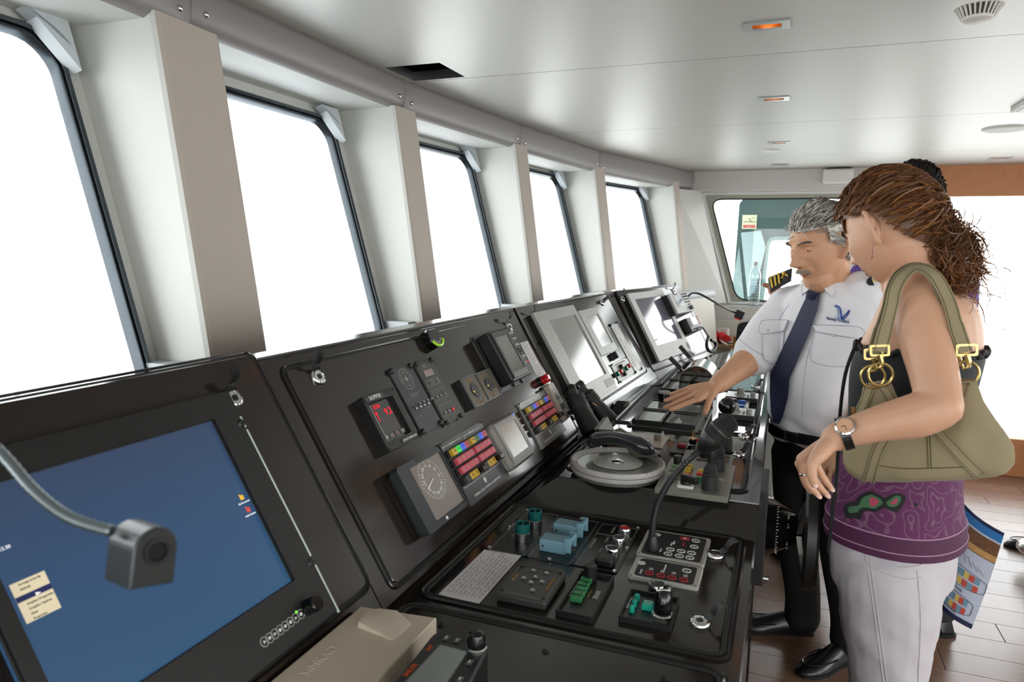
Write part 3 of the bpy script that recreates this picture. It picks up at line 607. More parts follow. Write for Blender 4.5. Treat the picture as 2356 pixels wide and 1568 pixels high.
screws(d.t,[(x1-.006,d.L((551,974),.022)[1]),(x1-.006,d.L((721,1290),.022)[1])],.018,.008)
for i in range(8):
    f=i/7; px=(608+(692-608)*f,1476+(1412-1476)*f); X,Y=d.L(px,.022)
    obj('menu_button',MB().ring(disc(.0072,16,X,Y),disc(.0060,16,X,Y),.022,.0228),GRP,d.t); obj('button_mark',MB().cyl(.0026,.022,.0229,[3,4,3,6,4,6,3,8][i],at2(X,Y)),WHT,d.t)
X,Y=d.L((681,1407),.022); obj('power_led',MB().cyl(.0016,.022,.023,8,at2(X,Y)),mat('green_led','60ff30',.4,emit='60ff30',es=1.5),d.t)
X,Y=d.L((707,1397),.022); obj('dimmer_knob',MB().cyl(.012,.022,.046,20,at2(X,Y),.002),BLKG,d.t)
fold=mat('screen_yellow','e0b040',.5,emit='e0a830',es=.35); icon=mat('screen_white','dddddd',.5,emit='d8dce4',es=.5); icr=mat('screen_red','c04040',.5,emit='c04838',es=.4); men=mat('screen_menu','c8bca0',.5,emit='c4b698',es=.42); mnv=mat('screen_navy','101c50',.5,emit='0c1848',es=.3); mdk=mat('screen_text','303030',.6)
for px,mm,lab in (((556,1144),fold,'Ship Files'),((571,1172),icr,'Adobe Reader')):
    X,Y=d.L(px,.015); q=.0036; obj('desktop_icon',MB().box(X-q,X+q,Y-q,Y+q,.0151,.0155).box(X-q,X-.001,Y+q,Y+q+.002,.0151,.0155),mm,d.t); text('My Documents' if mm is fold else 'Adobe Reader',.0026,icon,d.t,X,Y-.008,.0152,name='icon_caption')
c0=d.L((16,1338),.015); c1=d.L((101,1312),.015); c2=d.L((138,1398),.015); X0,X1,Y0,Y1=c0[0],c1[0],c2[1],c1[1]
obj('popup_menu',MB().box(X0,X1,Y0,Y1,.0151,.0155),men,d.t); hgt=Y1-Y0; obj('selected_line',MB().box(X0,X1,Y0+hgt*.52,Y0+hgt*.66,.0155,.0157),mnv,d.t)
for i,s_ in enumerate(('Arrange Icons By','Refresh','','Paste','Graphics Properties...','Graphics Options','New','Properties')):
    if s_ and i!=3: text(s_,hgt*.055,mdk,d.t,X0+.008,Y1-hgt*(.08+.125*i),.0156,al='LEFT',name='menu_text')
obj('cursor',MB().add([(X0+.02,Y0+hgt*.6,.016),(X0+.026,Y0+hgt*.55,.016),(X0+.020,Y0+hgt*.52,.016)],[(0,1,2)]),icon,d.t)
X,Y=d.L((6,1262),.015); text('...12.30',.004,icon,d.t,X,Y,.0152,name='icon_caption')
# ---- red speed-log display
d=Dev('speed_log_display','black speed display with glowing red digits 9.2','display',F12,((829,915),(900.6,889.6),(968,1004),(896.8,1037.6)),.024)
sr=d.f(.10,.86,.14,.86); frame(d.t,'housing',d.full(),sr,0,.024,BLK,.004); d.box('back_plate',(sr[0],sr[1],sr[2],sr[3]),.012,.015,SCD,.001)
d.box('name_plate',d.f(.06,.62,.885,.975),.024,.026,DGR,.001); d.tx('SKIPPER',.009,WHT,.34,.93,.0262); d.box('model_plate',d.f(.45,.97,.025,.10),.024,.026,DGR,.001); d.tx('DOLOG SPEED LOG',.0045,WHT,.71,.063,.0262)
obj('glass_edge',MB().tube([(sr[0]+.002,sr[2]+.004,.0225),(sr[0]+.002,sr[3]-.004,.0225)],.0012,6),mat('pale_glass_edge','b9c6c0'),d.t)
text('STW',.0085,LEDR,d.t,*d.xy(.37,.775),.0155,name='red_digits')
text('9.2',.0155,LEDR,d.t,*d.xy(.62,.635),.0155,name='red_digits'); X,Y=d.xy(.27,.62); obj('red_arrow',MB().slab([(X-.0012,Y-.012),(X+.0012,Y-.012),(X+.0012,Y+.004),(X+.005,Y+.004),(X,Y+.012),(X-.005,Y+.004),(X-.0012,Y+.004)],.0155,.0159),LEDR,d.t)
for i in range(4):
    X,Y=d.xy(.22+.17*i,.235); key(d.t,X,Y,d.w*.125,d.hh*.095,.014,.0175,MGR,'touch_key'); obj('key_symbol',MB().cyl(.0025,.0175,.0178,[4,3,3,4][i],at2(X,Y,0,PI/2*(1 if i==1 else 3))),REDP if i in (1,2) else WHT,d.t)
d.tx('MENU',.003,GRP,.5,.165,.0155); screws(d.t,[d.xy(*q) for q in ((.04,.965),(.96,.965),(.96,.035),(.04,.035))],.024,.0028)
p=F12.at((818,950),0); 
# ---- star panel with toggles
d=Dev('mast_light_panel','flat black panel with a compass star emblem and small toggle switches','control panel',F12,((890.4,850),(944,836),(1020.5,977.6),(974.6,998)),.008)
d.box('plate',d.full(),0,.008,mat('charcoal_plate','34363a',.4,var=.05),.001); screws(d.t,[d.xy(*q) for q in ((.05,.965),(.92,.965),(.93,.04),(.06,.04))],.008,.0075,nm='thumb_screw')
X,Y=d.xy(.5,.80); e=d.w*.27; obj('emblem_ring',MB().ring(disc(e,28,X,Y),disc(e*.95,28,X,Y),.008,.0084).ring(disc(e*.66,28,X,Y),disc(e*.61,28,X,Y),.008,.0084),GRP,d.t)
st=[]; 
for i in range(16): r=e*(.6 if i%4==0 else .36 if i%2==0 else .14); st.append((X+r*math.sin(2*PI*i/16),Y+r*math.cos(2*PI*i/16)))
obj('emblem_star',MB().slab(st,.008,.0085),GRP,d.t)
for i,ch in enumerate('BRIDGE LIGHTS NAUTIC'):
    a=-2*PI*i/20+PI/2; text(ch,.0035,GRP,d.t,X+e*.8*math.cos(a),Y+e*.8*math.sin(a),.0082,a-PI/2,name='emblem_letter')
for i in range(4):
    X,Y=d.xy(.22+.19*i,.375); obj('toggle',MB().cyl(.0045,.008,.014,8,at2(X,Y)).tube([(X,Y,.012),(X-.001,Y+.004,.028)],[.0018,.003],8),CHR,d.t)
d.tx('NAVIGATION LIGHTS',.0032,GRP,.5,.57,.0081); d.tx('CONTROL PANEL',.0032,GRP,.5,.54,.0081); d.tx('ON',.003,GRP,.2,.42,.0081); d.tx('OFF',.003,GRP,.75,.31,.0081); d.tx('DIMMER',.003,GRP,.3,.25,.0081)
# ---- slim watch alarm panel
d=Dev('watch_alarm_panel','slim grey alarm panel with a pinkish readout and one red key','control panel',F12,((951.6,836),(988.6,826),(1065,957),(1028,975)),.010)
d.box('plate',d.full(),0,.010,DGR,.001); screws(d.t,[d.xy(*q) for q in ((.05,.98),(.95,.98),(.95,.02),(.05,.02))],.010,.0065,nm='thumb_screw')
d.box('readout',d.f(.24,.74,.755,.855),.010,.0115,mat('pinkish_readout','a08a88',.25),.0006); d.tx('BNWAS',.0045,GRP,.42,.93,.0102); d.tx('WATCH ALARM',.003,GRP,.5,.90,.0102)
for a in ((.12,.86,.60,.70),(.12,.86,.37,.53),(.12,.86,.11,.29)): outline(d.t,d.f(*a),.010)
for i in range(3):
    d.tx(('ALARM ACK','WATCH ON','SYSTEM FAIL')[i],.0028,GRP,.42,.682-.028*i,.0102); X,Y=d.xy(.78,.682-.028*i); obj('indicator',MB().cyl(.0014,.010,.0108,8,at2(X,Y)),WHT,d.t)
    for j,y in enumerate((.42,.16)):
        X,Y=d.xy(.26+.24*i,y); key(d.t,X,Y,d.w*.17,d.hh*.06,.010,.0125,RED if (j and i==2) else MGR); d.tx(('UP','DN','F1','1','2','3')[i+3*j],.0028,GRP,.26+.24*i,y+.06,.0102)
# ---- inclinometer
p=F12.at((998,775),.02); t=thing('inclinometer','small black half-round heel gauge with a green liquid tube on the cabinet top edge','inclinometer',F12.M(p[0],p[1],.004))
arc=[(.036*math.cos(a),.030*math.sin(a)-.0) for a in [PI+.25+(PI-.5)*i/14 for i in range(15)]]+[(.032,.016),(.02,.022),(-.02,.022),(-.032,.016)]
obj('body',MB().slab(arc,0,.022,ch=.003),BLKG,t); obj('liquid_tube',MB().tube([(.031*math.cos(a),.027*math.sin(a),.0225) for a in [PI+.45+(PI-.9)*i/10 for i in range(11)]],.0032,8),mat('green_liquid','a8d83a',.15,emit='9adf30',es=.15),t)  # liquid tube given a faint glow of its own
for i in range(11): a=PI+.45+(PI-.9)*i/10; obj('tick',MB().box(-.0005,.0005,0,.004 if i%5 else .007,.0222,.0226,at2(.018*math.cos(a),.016*math.sin(a),0,a-PI/2)),WHT,t)
# ---- two square dial switches
for i,c in enumerate((((1057.5,871.8),(1092,857.8),(1131.5,917.7),(1097,936.8)),((1091,858),(1123.8,847.6),(1159.5,903.7),(1130,919)))):
    d=Dev('rudder_gauge',('left one of the two square dial gauges beside the red-key panels','right one of the two square dial gauges, next to the black navtex receiver')[i],'gauge',F12,c,.022,0,'square dial gauges')
    d.box('housing',d.full(.0005),0,.019,BLK,.002); frame(d.t,'bezel',d.full(.0005),d.full(.003),.019,.022,MGR,.002); d.box('face',d.full(.003),.018,.0195,mat('gauge_face','4a4942',.4),.0004)
    obj('dial',MB().cyl(d.w*.2,.0195,.0215,24,at2(0,-.0)),BLK,d.t); obj('scale_ring',MB().ring(disc(d.w*.40,28,0,-d.hh*.06),disc(d.w*.38,28,0,-d.hh*.06),.0195,.0198),BRZ,d.t)
    for k in range(13): a=PI*1.15+PI*.7*k/12; obj('tick',MB().box(d.w*.28,d.w*.36,-.0006,.0006,.0195,.02,at2(0,-d.hh*.06,0,a)),BRZ,d.t)
    obj('needle',MB().box(-.001,.001,-d.hh*.42,-d.hh*.2,.020,.0206),BRZ,d.t); obj('pilot_light',MB().cyl(.0016,.0215,.0228,8,at2(-d.w*.15,-.003)),LEDA,d.t); d.tx('RUDDER',.004,BRZ,.45,.88,.0197); d.tx('ANGLE',.004,BRZ,.45,.80,.0197)
# ---- navtex box
d=Dev('navtex_receiver','deep black box receiver with a grey screen and a column of square keys','receiver',F12,((1117.4,763.4),(1169.7,750.6),(1233,853.4),(1186,875.6)),.052)
d.box('housing',d.full(),.008,.052,BLK,.006); br=d.full(); d.box('bracket',(br[0]-.022,br[1]+.012,br[2]-.012,br[3]+.012),0,.006,DGR,.002); screws(d.t,[(br[0]-.012,br[3]),(br[0]-.012,br[2]),(br[1]-.02,br[2]-.006),(0,br[2]-.006),(br[1]*.3,br[3]+.006)],.006,.006)
sr=d.f(.14,.68,.17,.86); frame(d.t,'screen_bezel',d.f(.07,.75,.05,.95),sr,.052,.055,DGR,.002); d.box('screen',sr,.051,.0532,SCO,.0006); d.box('lower_lip',d.f(.10,.72,.055,.15),.0525,.0555,MGR,.001)
for i in range(6):
    y=.86-.125*i
    if i==3: 
        X,Y=d.xy(.865,y); 
        for q in ((0,.009),(0,-.009),(.007,0),(-.007,0)): key(d.t,X+q[0],Y+q[1],.005,.006,.052,.056,LGR)
        obj('arrow_key',MB().cyl(.005,.052,.057,4,at2(X,Y)),BLKG,d.t)
        continue
    for j in (0,1): X,Y=d.xy(.82+.09*j,y); key(d.t,X,Y,d.w*.075,d.hh*.055,.052,.056,LGR if not (i==5 and j==1) else RED)
    X,Y=d.xy(.865,y-.045); obj('key_text',MB().box(X-.006,X+.006,Y-.001,Y,.052,.0523),GRP,d.t)
# ---- typed list
def sheet(name,lab,cat,pl,c,rows,seed,m=PAP,h=.0015,hand=False):
    q=[pl.at(p,h) for p in c]; cu=sum(p[0] for p in q)/4; cv=sum(p[1] for p in q)/4; t=thing(name,lab,cat,pl.M(cu,cv,.0042)); L=[(p[0]-cu,p[1]-cv) for p in q]
    obj('paper',MB().slab(L,0,.0006),m,t); a=math.atan2(L[1][1]-L[0][1],L[1][0]-L[0][0]); w=math.hypot(L[1][0]-L[0][0],L[1][1]-L[0][1]); hh=math.hypot(L[3][0]-L[0][0],L[3][1]-L[0][1])
    return t,L,a,w,hh
t,L,a,w,hh=sheet('checklist','narrow typed checklist taped beside the black receiver','paper',F12,((1194.4,789.6),(1212,784.5),(1250.6,859.8),(1234,866)),20,3)
ln=MB()
for i in range(30): y=hh/2-hh*(i+.8)/31; ln.box(-w*.43,w*(.1+.33*R0.random()),y,y+hh*.010,.0006,.0008)
obj('print_lines',ln,GRP,t,kind='stuff'); 
p=F12.at((1253,872),.02); t=thing('alarm_beacon','small red dome beacon beside the typed checklist','beacon',F12.M(p[0],p[1],.004)); obj('collar',MB().cyl(.016,0,.008,20),BLK,t); obj('dome',MB().cyl(.0145,.008,.034,20,ch=.006),mat('red_lens','c8141c',.15,coat=.6),t)
# ---- alarm key panels
def keypanel(lab,c,light,body):
    d=Dev('steering_alarm',lab,'alarm panel',F12,c,.010,0,'steering gear alarm panels')
    d.box('plate',d.full(),0,.010,body,.001); cols=[.085+.095*i for i in range(4)]+[.525+.095*i for i in range(4)]; kw=d.w*.088; kh=d.hh*.105
    rows=[.80,.655,.51,.365]
    for r,y in enumerate(rows):
        X0,Y=d.xy(.01,y); X1=d.xy(.885,y)[0]; obj('key_rail',MB().rbox(X0,X1,Y-kh*.62,Y+kh*.62,.010,.016,.001),BLK,d.t)
        for i,x in enumerate(cols):
            if r==0: m=[YEL,GRL if light else GRN,BLU,REDK,YEL,GRN,BLU,REDK][i]
            elif r<3: m=REDK
            else: m=[DGK,YEL,YEL,None,DGK,YEL,YEL,None][i]
            X,Y=d.xy(x+.01,y)
            if m is None: obj('toggle_key',MB().rbox(X-kw*.4,X+kw*.5,Y-kh*.4,Y+kh*.4,.014,.040,.002),BLKG,d.t); continue
            o=key(d.t,X,Y,kw,kh,.014,.026,m)
            if r in (0,3) or True: obj('key_legend',MB().box(X-kw*.25,X+kw*.25,Y+kh*.12,Y+kh*.18,.026,.0262).box(X-kw*.2,X+kw*.2,Y-.0005,Y+kh*.05,.026,.0262),GRP if r in (1,2) else BLKP,o)
    for a in ((.02,.44,.93),(.50,.90,.93)):
        X0,Y=d.xy(a[0],a[2]); X1=d.xy(a[1],a[2])[0]; hm=(X0+X1)/2; obj('bracket_line',MB().box(X0,X0+.001,Y-.012,Y,.010,.0104).box(X0,hm-.02,Y-.001,Y,.010,.0104).box(hm+.02,X1,Y-.001,Y,.010,.0104),WHT,d.t)
    d.tx('STEERING GEAR PUMP 1',.0035,WHT,.23,.925,.0103,w=.036); d.tx('STEERING GEAR PUMP 2',.0035,WHT,.70,.925,.0103,w=.036)
    X0,Y=d.xy(.04,.27); X1=d.xy(.90,.27)[0]; obj('bracket_line',MB().box(X0,X1,Y-.001,Y,.010,.0104).box(X0,X0+.001,Y,Y+.012,.010,.0104).box(X1-.001,X1,Y,Y+.012,.010,.0104),WHT,d.t)
    X,Y=d.xy(.47,.19); obj('crest',MB().slab([(X,Y-.008),(X+.006,Y-.003),(X+.006,Y+.004),(X+.003,Y+.008),(X,Y+.005),(X-.003,Y+.008),(X-.006,Y+.004),(X-.006,Y-.003)],.010,.0104),WHT,d.t)
    d.tx('STEERING GEAR CONTROL & ALARM PANEL',.005,WHT,.47,.09,.0103,w=d.w*.66); screws(d.t,[d.xy(*q) for q in ((.02,.985),(.98,.985))],.010,.003)
    return d
keypanel('dark steering alarm panel with coloured keys, one key glowing green, nearest the camera',((1009.4,1022.4),(1101,970),(1178,1091),(1086,1163)),True,mat('dark_panel','454446',.38,var=.05))
keypanel('second steering alarm panel with coloured keys, beside the touch screen and binoculars',((1188,926),(1252,899),(1306,986),(1250,1033)),False,mat('grey_panel_b','8a8886',.3,var=.05,metal=.2))
# ---- wind / heading display bottom left
d=Dev('conning_display','deep black square display with a dial and pale needle on a brownish screen','display',F12,((908.7,1076),(1007,1026),(1078,1160),(990,1231.6)),.036)
d.box('rear_case',d.full(.006),0,.022,BLK,.006); sr=d.R(((938,1081),(1008,1040),(1069,1149),(1007,1201)),.033); frame(d.t,'front_frame',d.full(),sr,.016,.036,mat('anthracite_frame','2c3032',.45),.010); d.box('screen',(sr[0]-.002,sr[1]+.002,sr[2]-.002,sr[3]+.002),.029,.032,SCR,.0006)
cx,cy=(sr[0]+sr[1])/2-.006,(sr[2]+sr[3])/2+.018
for i in range(36):
    a=2*PI*i/36; obj('dial_tick',MB().box(.040 if i%3 else .037,.045,-.0005,.0005,.0321,.0324,at2(cx,cy,0,a)),WHT,d.t)
for i in range(12): a=PI/2-2*PI*i/12; text(str(30*i),.006,WHT,d.t,cx+.030*math.cos(a),cy+.030*math.sin(a),.0321,a-PI/2,name='dial_number')
obj('needle',MB().slab([(-.002,-.0012),(.034,-.0025),(.038,0),(.034,.0025),(-.002,.0012)],.0325,.034,at2(cx+.002,cy,0,PI+.35)),mat('pale_needle','d8d2cc',.4),d.t)
d.tx('SIMPLEX',.006,DGR,.5,.955,.0362); X,Y=d.xy(.80,.055); key(d.t,X,Y,.008,.006,.036,.038,DGK,'button'); key(d.t,X+.012,Y,.008,.006,.036,.038,DGK,'button'); X,Y=d.xy(.45,.05); obj('badge',MB().cyl(.004,.036,.037,10,at2(X,Y)),WHT,d.t)
# ---- touch panel
d=Dev('touch_panel','grey rounded touch screen between the two alarm key panels','touch screen',F12,((1124,976.5),(1181.6,946),(1238,1039),(1184,1080)),.03)
obj('housing',MB().slab(rrect(d.w,d.hh,.018,5),0,.03,ch=.008),mat('warm_grey_plastic','8c8984',.38),d.t); sr=d.f(.17,.83,.20,.85); frame(d.t,'bevel',d.f(.09,.91,.10,.92),sr,.0295,.0325,mat('warm_grey_bevel','7c7976',.35),.004); d.box('screen',sr,.029,.0312,mat('beige_screen','a79d92',.16,var=.04,scale=20,spec=.7),.0005)
X,Y=d.xy(.90,.94); obj('status_led',MB().cyl(.0022,.03,.0312,8,at2(X,Y)),LEDB,d.t)
# ---- slim beige handset device
d=Dev('printer_strip','tall slim beige device with a keypad beside the second alarm panel','recorder',F12,((1257,885),(1272,880),(1316,954),(1307,964)),.03)
d.box('housing',d.full(),.01,.03,mat('sand_plastic','b3a698',.42),.002); d.box('backing',d.full(-.004),0,.012,BLK,.002); d.box('slot',d.f(.2,.8,.55,.85),.03,.031,MGR,.001)
for i in range(2): d.box('keypad',d.f(.18+.36*i,.44+.36*i,.26,.42),.03,.032,DGK,.001)
X,Y=d.xy(.7,.1); obj('knob',MB().cyl(.007,.03,.044,14,at2(X,Y)),BLK,d.t); d.tx('VDR',.004,BLKP,.4,.06,.0302)
# ---- binoculars leaning on the third cabinet
def F3p(px,h): u,v=F3.at(px,h); return F3.pt(u,v,h)
E1,O1=F3p((1312,897),.075),F3p((1352,972),.095); E2,O2=F3p((1331,888),.075),F3p((1384,950),.095)
bp=(E1+O1+E2+O2)/4; t=thing('binoculars','black rubber-armoured binoculars leaning upright against the third cabinet','binoculars',bp)
for E_,O_ in ((E1,O1),(E2,O2)):
    ax=(O_-E_); Lb=.165; ax.normalize(); a=E_-bp; z=ax; x=V((0,1,0)); x=(x-z*x.dot(z)).normalized(); y=z.cross(x); M=Matrix((x,y,z)).transposed().to_4x4(); M.translation=a
    obj('barrel',MB().lathe([(.0001,-.012),(.019,-.012),(.021,-.008),(.021,.012),(.018,.018),(.019,.03),(.030,.036),(.031,.075),(.028,.082),(.030,.10),(.034,.145),(.034,.163),(.031,.166),(.030,.158),(.0001,.150)],24,M),mat('rubber_armour','1c1b1b',.5,bump=.3,bscale=900),t)
    obj('eyecup_ring',MB().lathe([(.0225,-.006),(.0225,.004)],24,M),BLKG,t)
    for k in range(4): obj('grip_rib',MB().lathe([(.0315,.04+.008*k),(.0322,.042+.008*k),(.0315,.044+.008*k)],24,M),BLK,t)
m_=(E1+E2)/2-bp; n_=((O1+O2)/2-bp-m_).normalized(); obj('centre_hinge',MB().tube([m_+n_*.01,m_+n_*.05,m_+n_*.10],[.010,.012,.008],12),DGR,t); obj('focus_wheel',MB().tube([m_+n_*.028,m_+n_*.048],.0165,16),BLKG,t); obj('bridge',MB().tube([E1-bp+n_*.055,E2-bp+n_*.055],.011,8),BLK,t); obj('strap_lug',MB().tube([m_+n_*.07+V((.02,0,.01)),m_+n_*.085+V((.025,0,.012))],.003,6),CHR,t)
# ---- radar (third cabinet)
d=Dev('radar_display','tall pale grey framed radar screen behind the binoculars','display',F3,((1232.8,719.6),(1310,701),(1428,888),(1337,945)),.028)
sr=d.R(((1255.8,739.5),(1314.7,725),(1398.9,854),(1346,888)),.024); d.box('side_case',d.full(.001),0,.018,BLK,.002); frame(d.t,'front_frame',d.full(),sr,.016,.028,LGR,.004); d.box('screen',sr,.0195,.0225,SCG,.0006); d.box('trackpad',d.R(((1389,875),(1407,866),(1417,881),(1398,890)),.028),.028,.029,MGR,.001)
screws(d.t,[(-d.w/2-.004,d.hh*.22),(-d.w/2-.004,-d.hh*.28)],.012,.007)
d=Dev('chart_display','narrow grey-framed screen right of the tall radar screen','display',F3,((1325.4,717),(1366,706.6),(1425,798.4),(1389,818)),.03)
sr=d.R(((1346.9,730),(1372,722.7),(1411,786),(1386,799)),.027); d.box('side_case',d.full(.001),0,.0195,BLK,.002); frame(d.t,'front_frame',d.full(),sr,.017,.030,LGR,.003); d.box('screen',sr,.023,.026,mat('pale_screen_glass','b5b8b4',.1,var=.06,scale=10,spec=.7),.0006)
p=F3.at((1413,818),.012); t=thing('dimmer_knob','black rotary knob below the narrow grey screen','knob',F3.M(p[0],p[1],.004)); obj('skirt',MB().cyl(.018,0,.004,20),MGR,t); obj('grip',MB().rbox(-.006,.006,-.016,.016,.004,.024,.003),BLK,t)
d=Dev('engine_monitor_strip','tall narrow panel of tiny red lamps at the right of the third cabinet','control panel',F3,((1399,750),(1414,742.6),(1480,844),(1467.8,852.8)),.008)
d.box('plate',d.full(),0,.008,LGR,.001); screws(d.t,[d.xy(*q) for q in ((.0,1.),(1,1.),(1,0),(.0,.0))],.006,.007,nm='thumb_screw')
for c,(a,b,n) in ((.22,(.88,.80,3)),(.82,(.93,.85,3)),(.24,(.70,.10,15)),(.80,(.64,.15,12))) if False else [(.22,(.9,.80,3)),(.80,(.93,.86,3)),(.24,(.70,.10,15)),(.80,(.64,.15,12))]:
    for i in range(n): X,Y=d.xy(c,a+(b-a)*i/(n-1)); obj('lamp_dot',MB().cyl(.0026,.008,.0094,6,at2(X,Y)),ORP,d.t)
obj('label_strip',MB().box(*[d.f(.36,.6,.08,.72)[i] for i in range(4)],.008,.0084),WHT,d.t)
d=Dev('light_switch_panel','square pale panel with six small red, green and black push buttons','control panel',F3,((1402,840.5),(1438.7,820.6),(1463,857),(1431,879)),.008)
d.box('plate',d.full(),0,.008,LGR,.001); screws(d.t,[d.xy(*q) for q in ((.03,.97),(.97,.97),(.97,.03),(.03,.03))],.008,.005,nm='thumb_screw'); d.tx('FOG SIGNAL & ALARM PANEL',.006,DGR,.5,.86,.0082,w=d.w*.62)
GRNP=mat('green_push_button','12806a',.3)
for px,m in (((1431,842),BLK),((1449,840),RED),((1443,846),GRNP),((1430,854),RED),((1423,858.5),GRNP),((1439,858),BLK)):
    X,Y=d.L(px,.018); obj('push_button',MB().cyl(.0105,.008,.022,14,at2(X,Y),.002),m,d.t); obj('button_legend',MB().box(X-.01,X+.01,Y-.018,Y-.016,.008,.0083),GRP,d.t)
# ---- fourth cabinet
d=Dev('radar_display','grey framed violet screen on the farthest cabinet with a round crest below','display',F4,((1437.9,675),(1516.5,666.7),(1597,802.8),(1523.5,828.7)),.03)
sr=d.R(((1454.7,689),(1517,680.7),(1573,778),(1514,793.6)),.026); d.box('side_case',d.full(.001),0,.0195,BLK,.002); frame(d.t,'front_frame',d.full(),sr,.017,.030,PGR,.004); d.box('screen',sr,.022,.0255,SCV,.0006); outline(d.t,d.R(((1521,806),(1546,799),(1553,811),(1530,818)),.03),.030,GRP)
X,Y=d.L((1583,794),.03); obj('crest',MB().ring(disc(.022,24,X,Y),disc(.018,24,X,Y),.03,.0308).cyl(.014,.03,.0306,20,at2(X,Y)),DGR,d.t); obj('crest_star',MB().cyl(.010,.0306,.0312,6,at2(X,Y)),BRZ,d.t); obj('scale_print',MB().box(sr[0]+.01,sr[0]+.05,sr[2]+.03,sr[2]+.034,.0256,.0258),REDP,d.t)
screws(d.t,[(-d.w/2-.004,d.hh*.22),(-d.w/2-.004,-d.hh*.28)],.012,.007)
d=Dev('gps_receiver','pale grey boxed receiver with small blue-grey screen and keypad, top right','receiver',F4,((1535.4,674.4),(1579,670),(1598.5,713),(1562.8,720.7)),.075)
d.box('housing',d.full(),.0,.06,BLK,.004); d.box('front',d.full(),.058,.075,PGR,.006); d.box('screen',d.f(.17,.55,.28,.86),.0745,.0765,mat('blue_grey_lcd','5f6c7a',.25),.0005)
for i in range(5):
    for j in range(4 if i<4 else 2): X,Y=d.xy(.66+.085*j+(.12 if i==4 else 0),.88-.135*i); key(d.t,X,Y,d.w*.05,d.hh*.06,.075,.079,DGK)
X,Y=d.xy(.78,.15); obj('rotary_knob',MB().cyl(.013,.075,.095,16,at2(X,Y),.002),MGR,d.t); d.tx('NAVIGATOR',.008,DGR,.3,.92,.0752)
d=Dev('vhf_radio','small black boxed radio with white screen and a curly handset cord','radio',F4,((1577.5,729.8),(1607,725.6),(1621,756.5),(1593,761)),.075)
d.box('housing',d.full(),0,.068,BLK,.006); d.box('front',d.full(.002),.066,.075,MGR,.004); d.box('screen',d.f(.30,.68,.45,.95),.0745,.077,mat('white_lcd','eef2f2',.3,emit='eef2f4',es=.5),.0005)
for i in range(7): X,Y=d.xy(.14,.9-.09*i); key(d.t,X,Y,d.w*.13,d.hh*.05,.075,.078,BLK)
for i in range(4): X,Y=d.xy(.25+.16*i,.16); key(d.t,X,Y,d.w*.1,d.hh*.11,.075,.080,BLK); X,Y=d.xy(.84,.9-.16*i); key(d.t,X,Y,d.w*.12,d.hh*.06,.075,.078,ORP)
def F4p(px,h): u,v=F4.at(px,h); return F4.pt(u,v,h)
a=[F4p(p,h) for p,h in (((1604,757),.09),((1615,752),.10),((1624,764),.10),((1630,774),.09))]; o=V(a[0]); t=thing('radio_handset','black curly-cord radio handset hooked at the lower end of the farthest cabinet','handset',a[-1]); o=V(a[-1])
obj('plain_cord',MB().tube(spline([p-o for p in a],5),.004,8),BLK,t)
cp=[F4p(p,h)-o for p,h in (((1630,774),.09),((1626,790),.09),((1628,803),.085),((1636,808),.08),((1644,803),.08),((1648,792),.08))]; sp=spline(cp,10); co_=[]
for i,p in enumerate(sp): co_+= [p]
obj('coiled_cord',MB().tube(sp,[.0095 if i%2 else .0075 for i in range(len(sp))],10),BLK,t); obj('hook',MB().tube([F4p((1648,792),.08)-o,F4p((1644,785),.085)-o,F4p((1636,782),.085)-o],[.012,.011,.009],10),BLK,t)
a=[F4p((1584,681),.05),F4p((1592,674),.10),F4p((1610,676),.15),F4p((1640,692),.19),F4p((1668,708),.2),F4p((1692,719),.2)]; o=V(a[0]); t=thing('gooseneck_lamp','thin black gooseneck lamp with red-lit cube head at the far end of the console','lamp',o)
obj('gooseneck',MB().tube(spline([p-o for p in a],6),.006,8),BLK,t); hp=a[-1]-o; M=fr(hp+V((.02,0,-.004)),(.9,.1,-.35),(0,1,.0)); obj('lamp_head',MB().rbox(-.02,.03,-.022,.022,-.028,.022,.003,M),BLK,t); obj('red_filter',MB().rbox(-.016,.026,-.019,.019,-.034,-.026,.002,M),mat('red_filter','c81818',.3,emit='d01010',es=.25),t)
# ================================================================ NEAR DESK
d=Dev('emergency_stop_plate','black switch plate with teal knobs, pale blue guards and round push buttons','switch panel',D1,dq((1211,1171),(1472.7,1215),(1420,1322),(1121,1261)),.0,.003)
d.box('plate',d.full(),0,.0025,mat('gloss_black_plate','1c1c1c',.25,var=.06),.0006)
screws(d.t,[d.L(p,.003) for p in ((1214,1174),(1337,1193),(1468,1214),(1443,1261),(1413,1314),(1264,1286),(1126,1258),(1172,1212))],.0025,.0045,CHR)
def px4(d,c,h=.003): return d.R(dq(*c),h)
for c in (((1215,1172),(1287,1186),(1201,1278),(1128,1263)),((1294,1187),(1376,1201),(1310,1300),(1215,1279)),((1384,1203),(1470,1217),(1452,1240),(1374,1224)),((1374,1226),(1452,1240),(1412,1315),(1322,1296))): outline(d.t,px4(d,c),.0026)
def tD(d,s,h,px,m=GRP,w=None,z=.0028,par=None): X,Y=d.L(px,z); text(s,h,m,par or d.t,X,Y,z,w=w)
tD(d,'EMERGENCY STOPS',.006,(1270,1232),w=.07); tD(d,'VENTILATION',.005,(1176,1210)); tD(d,'ENGINE ROOM',.005,(1187,1225)); tD(d,'ALARM HANDLING',.0065,(1364,1249),w=.055); tD(d,'CALL OFFICER',.0055,(1411,1219),w=.034); tD(d,'SILENCE',.0055,(1397,1240)); tD(d,'ACKNOWLEDGE',.0055,(1382,1266),w=.032); tD(d,'BUZZER',.005,(1362,1291))
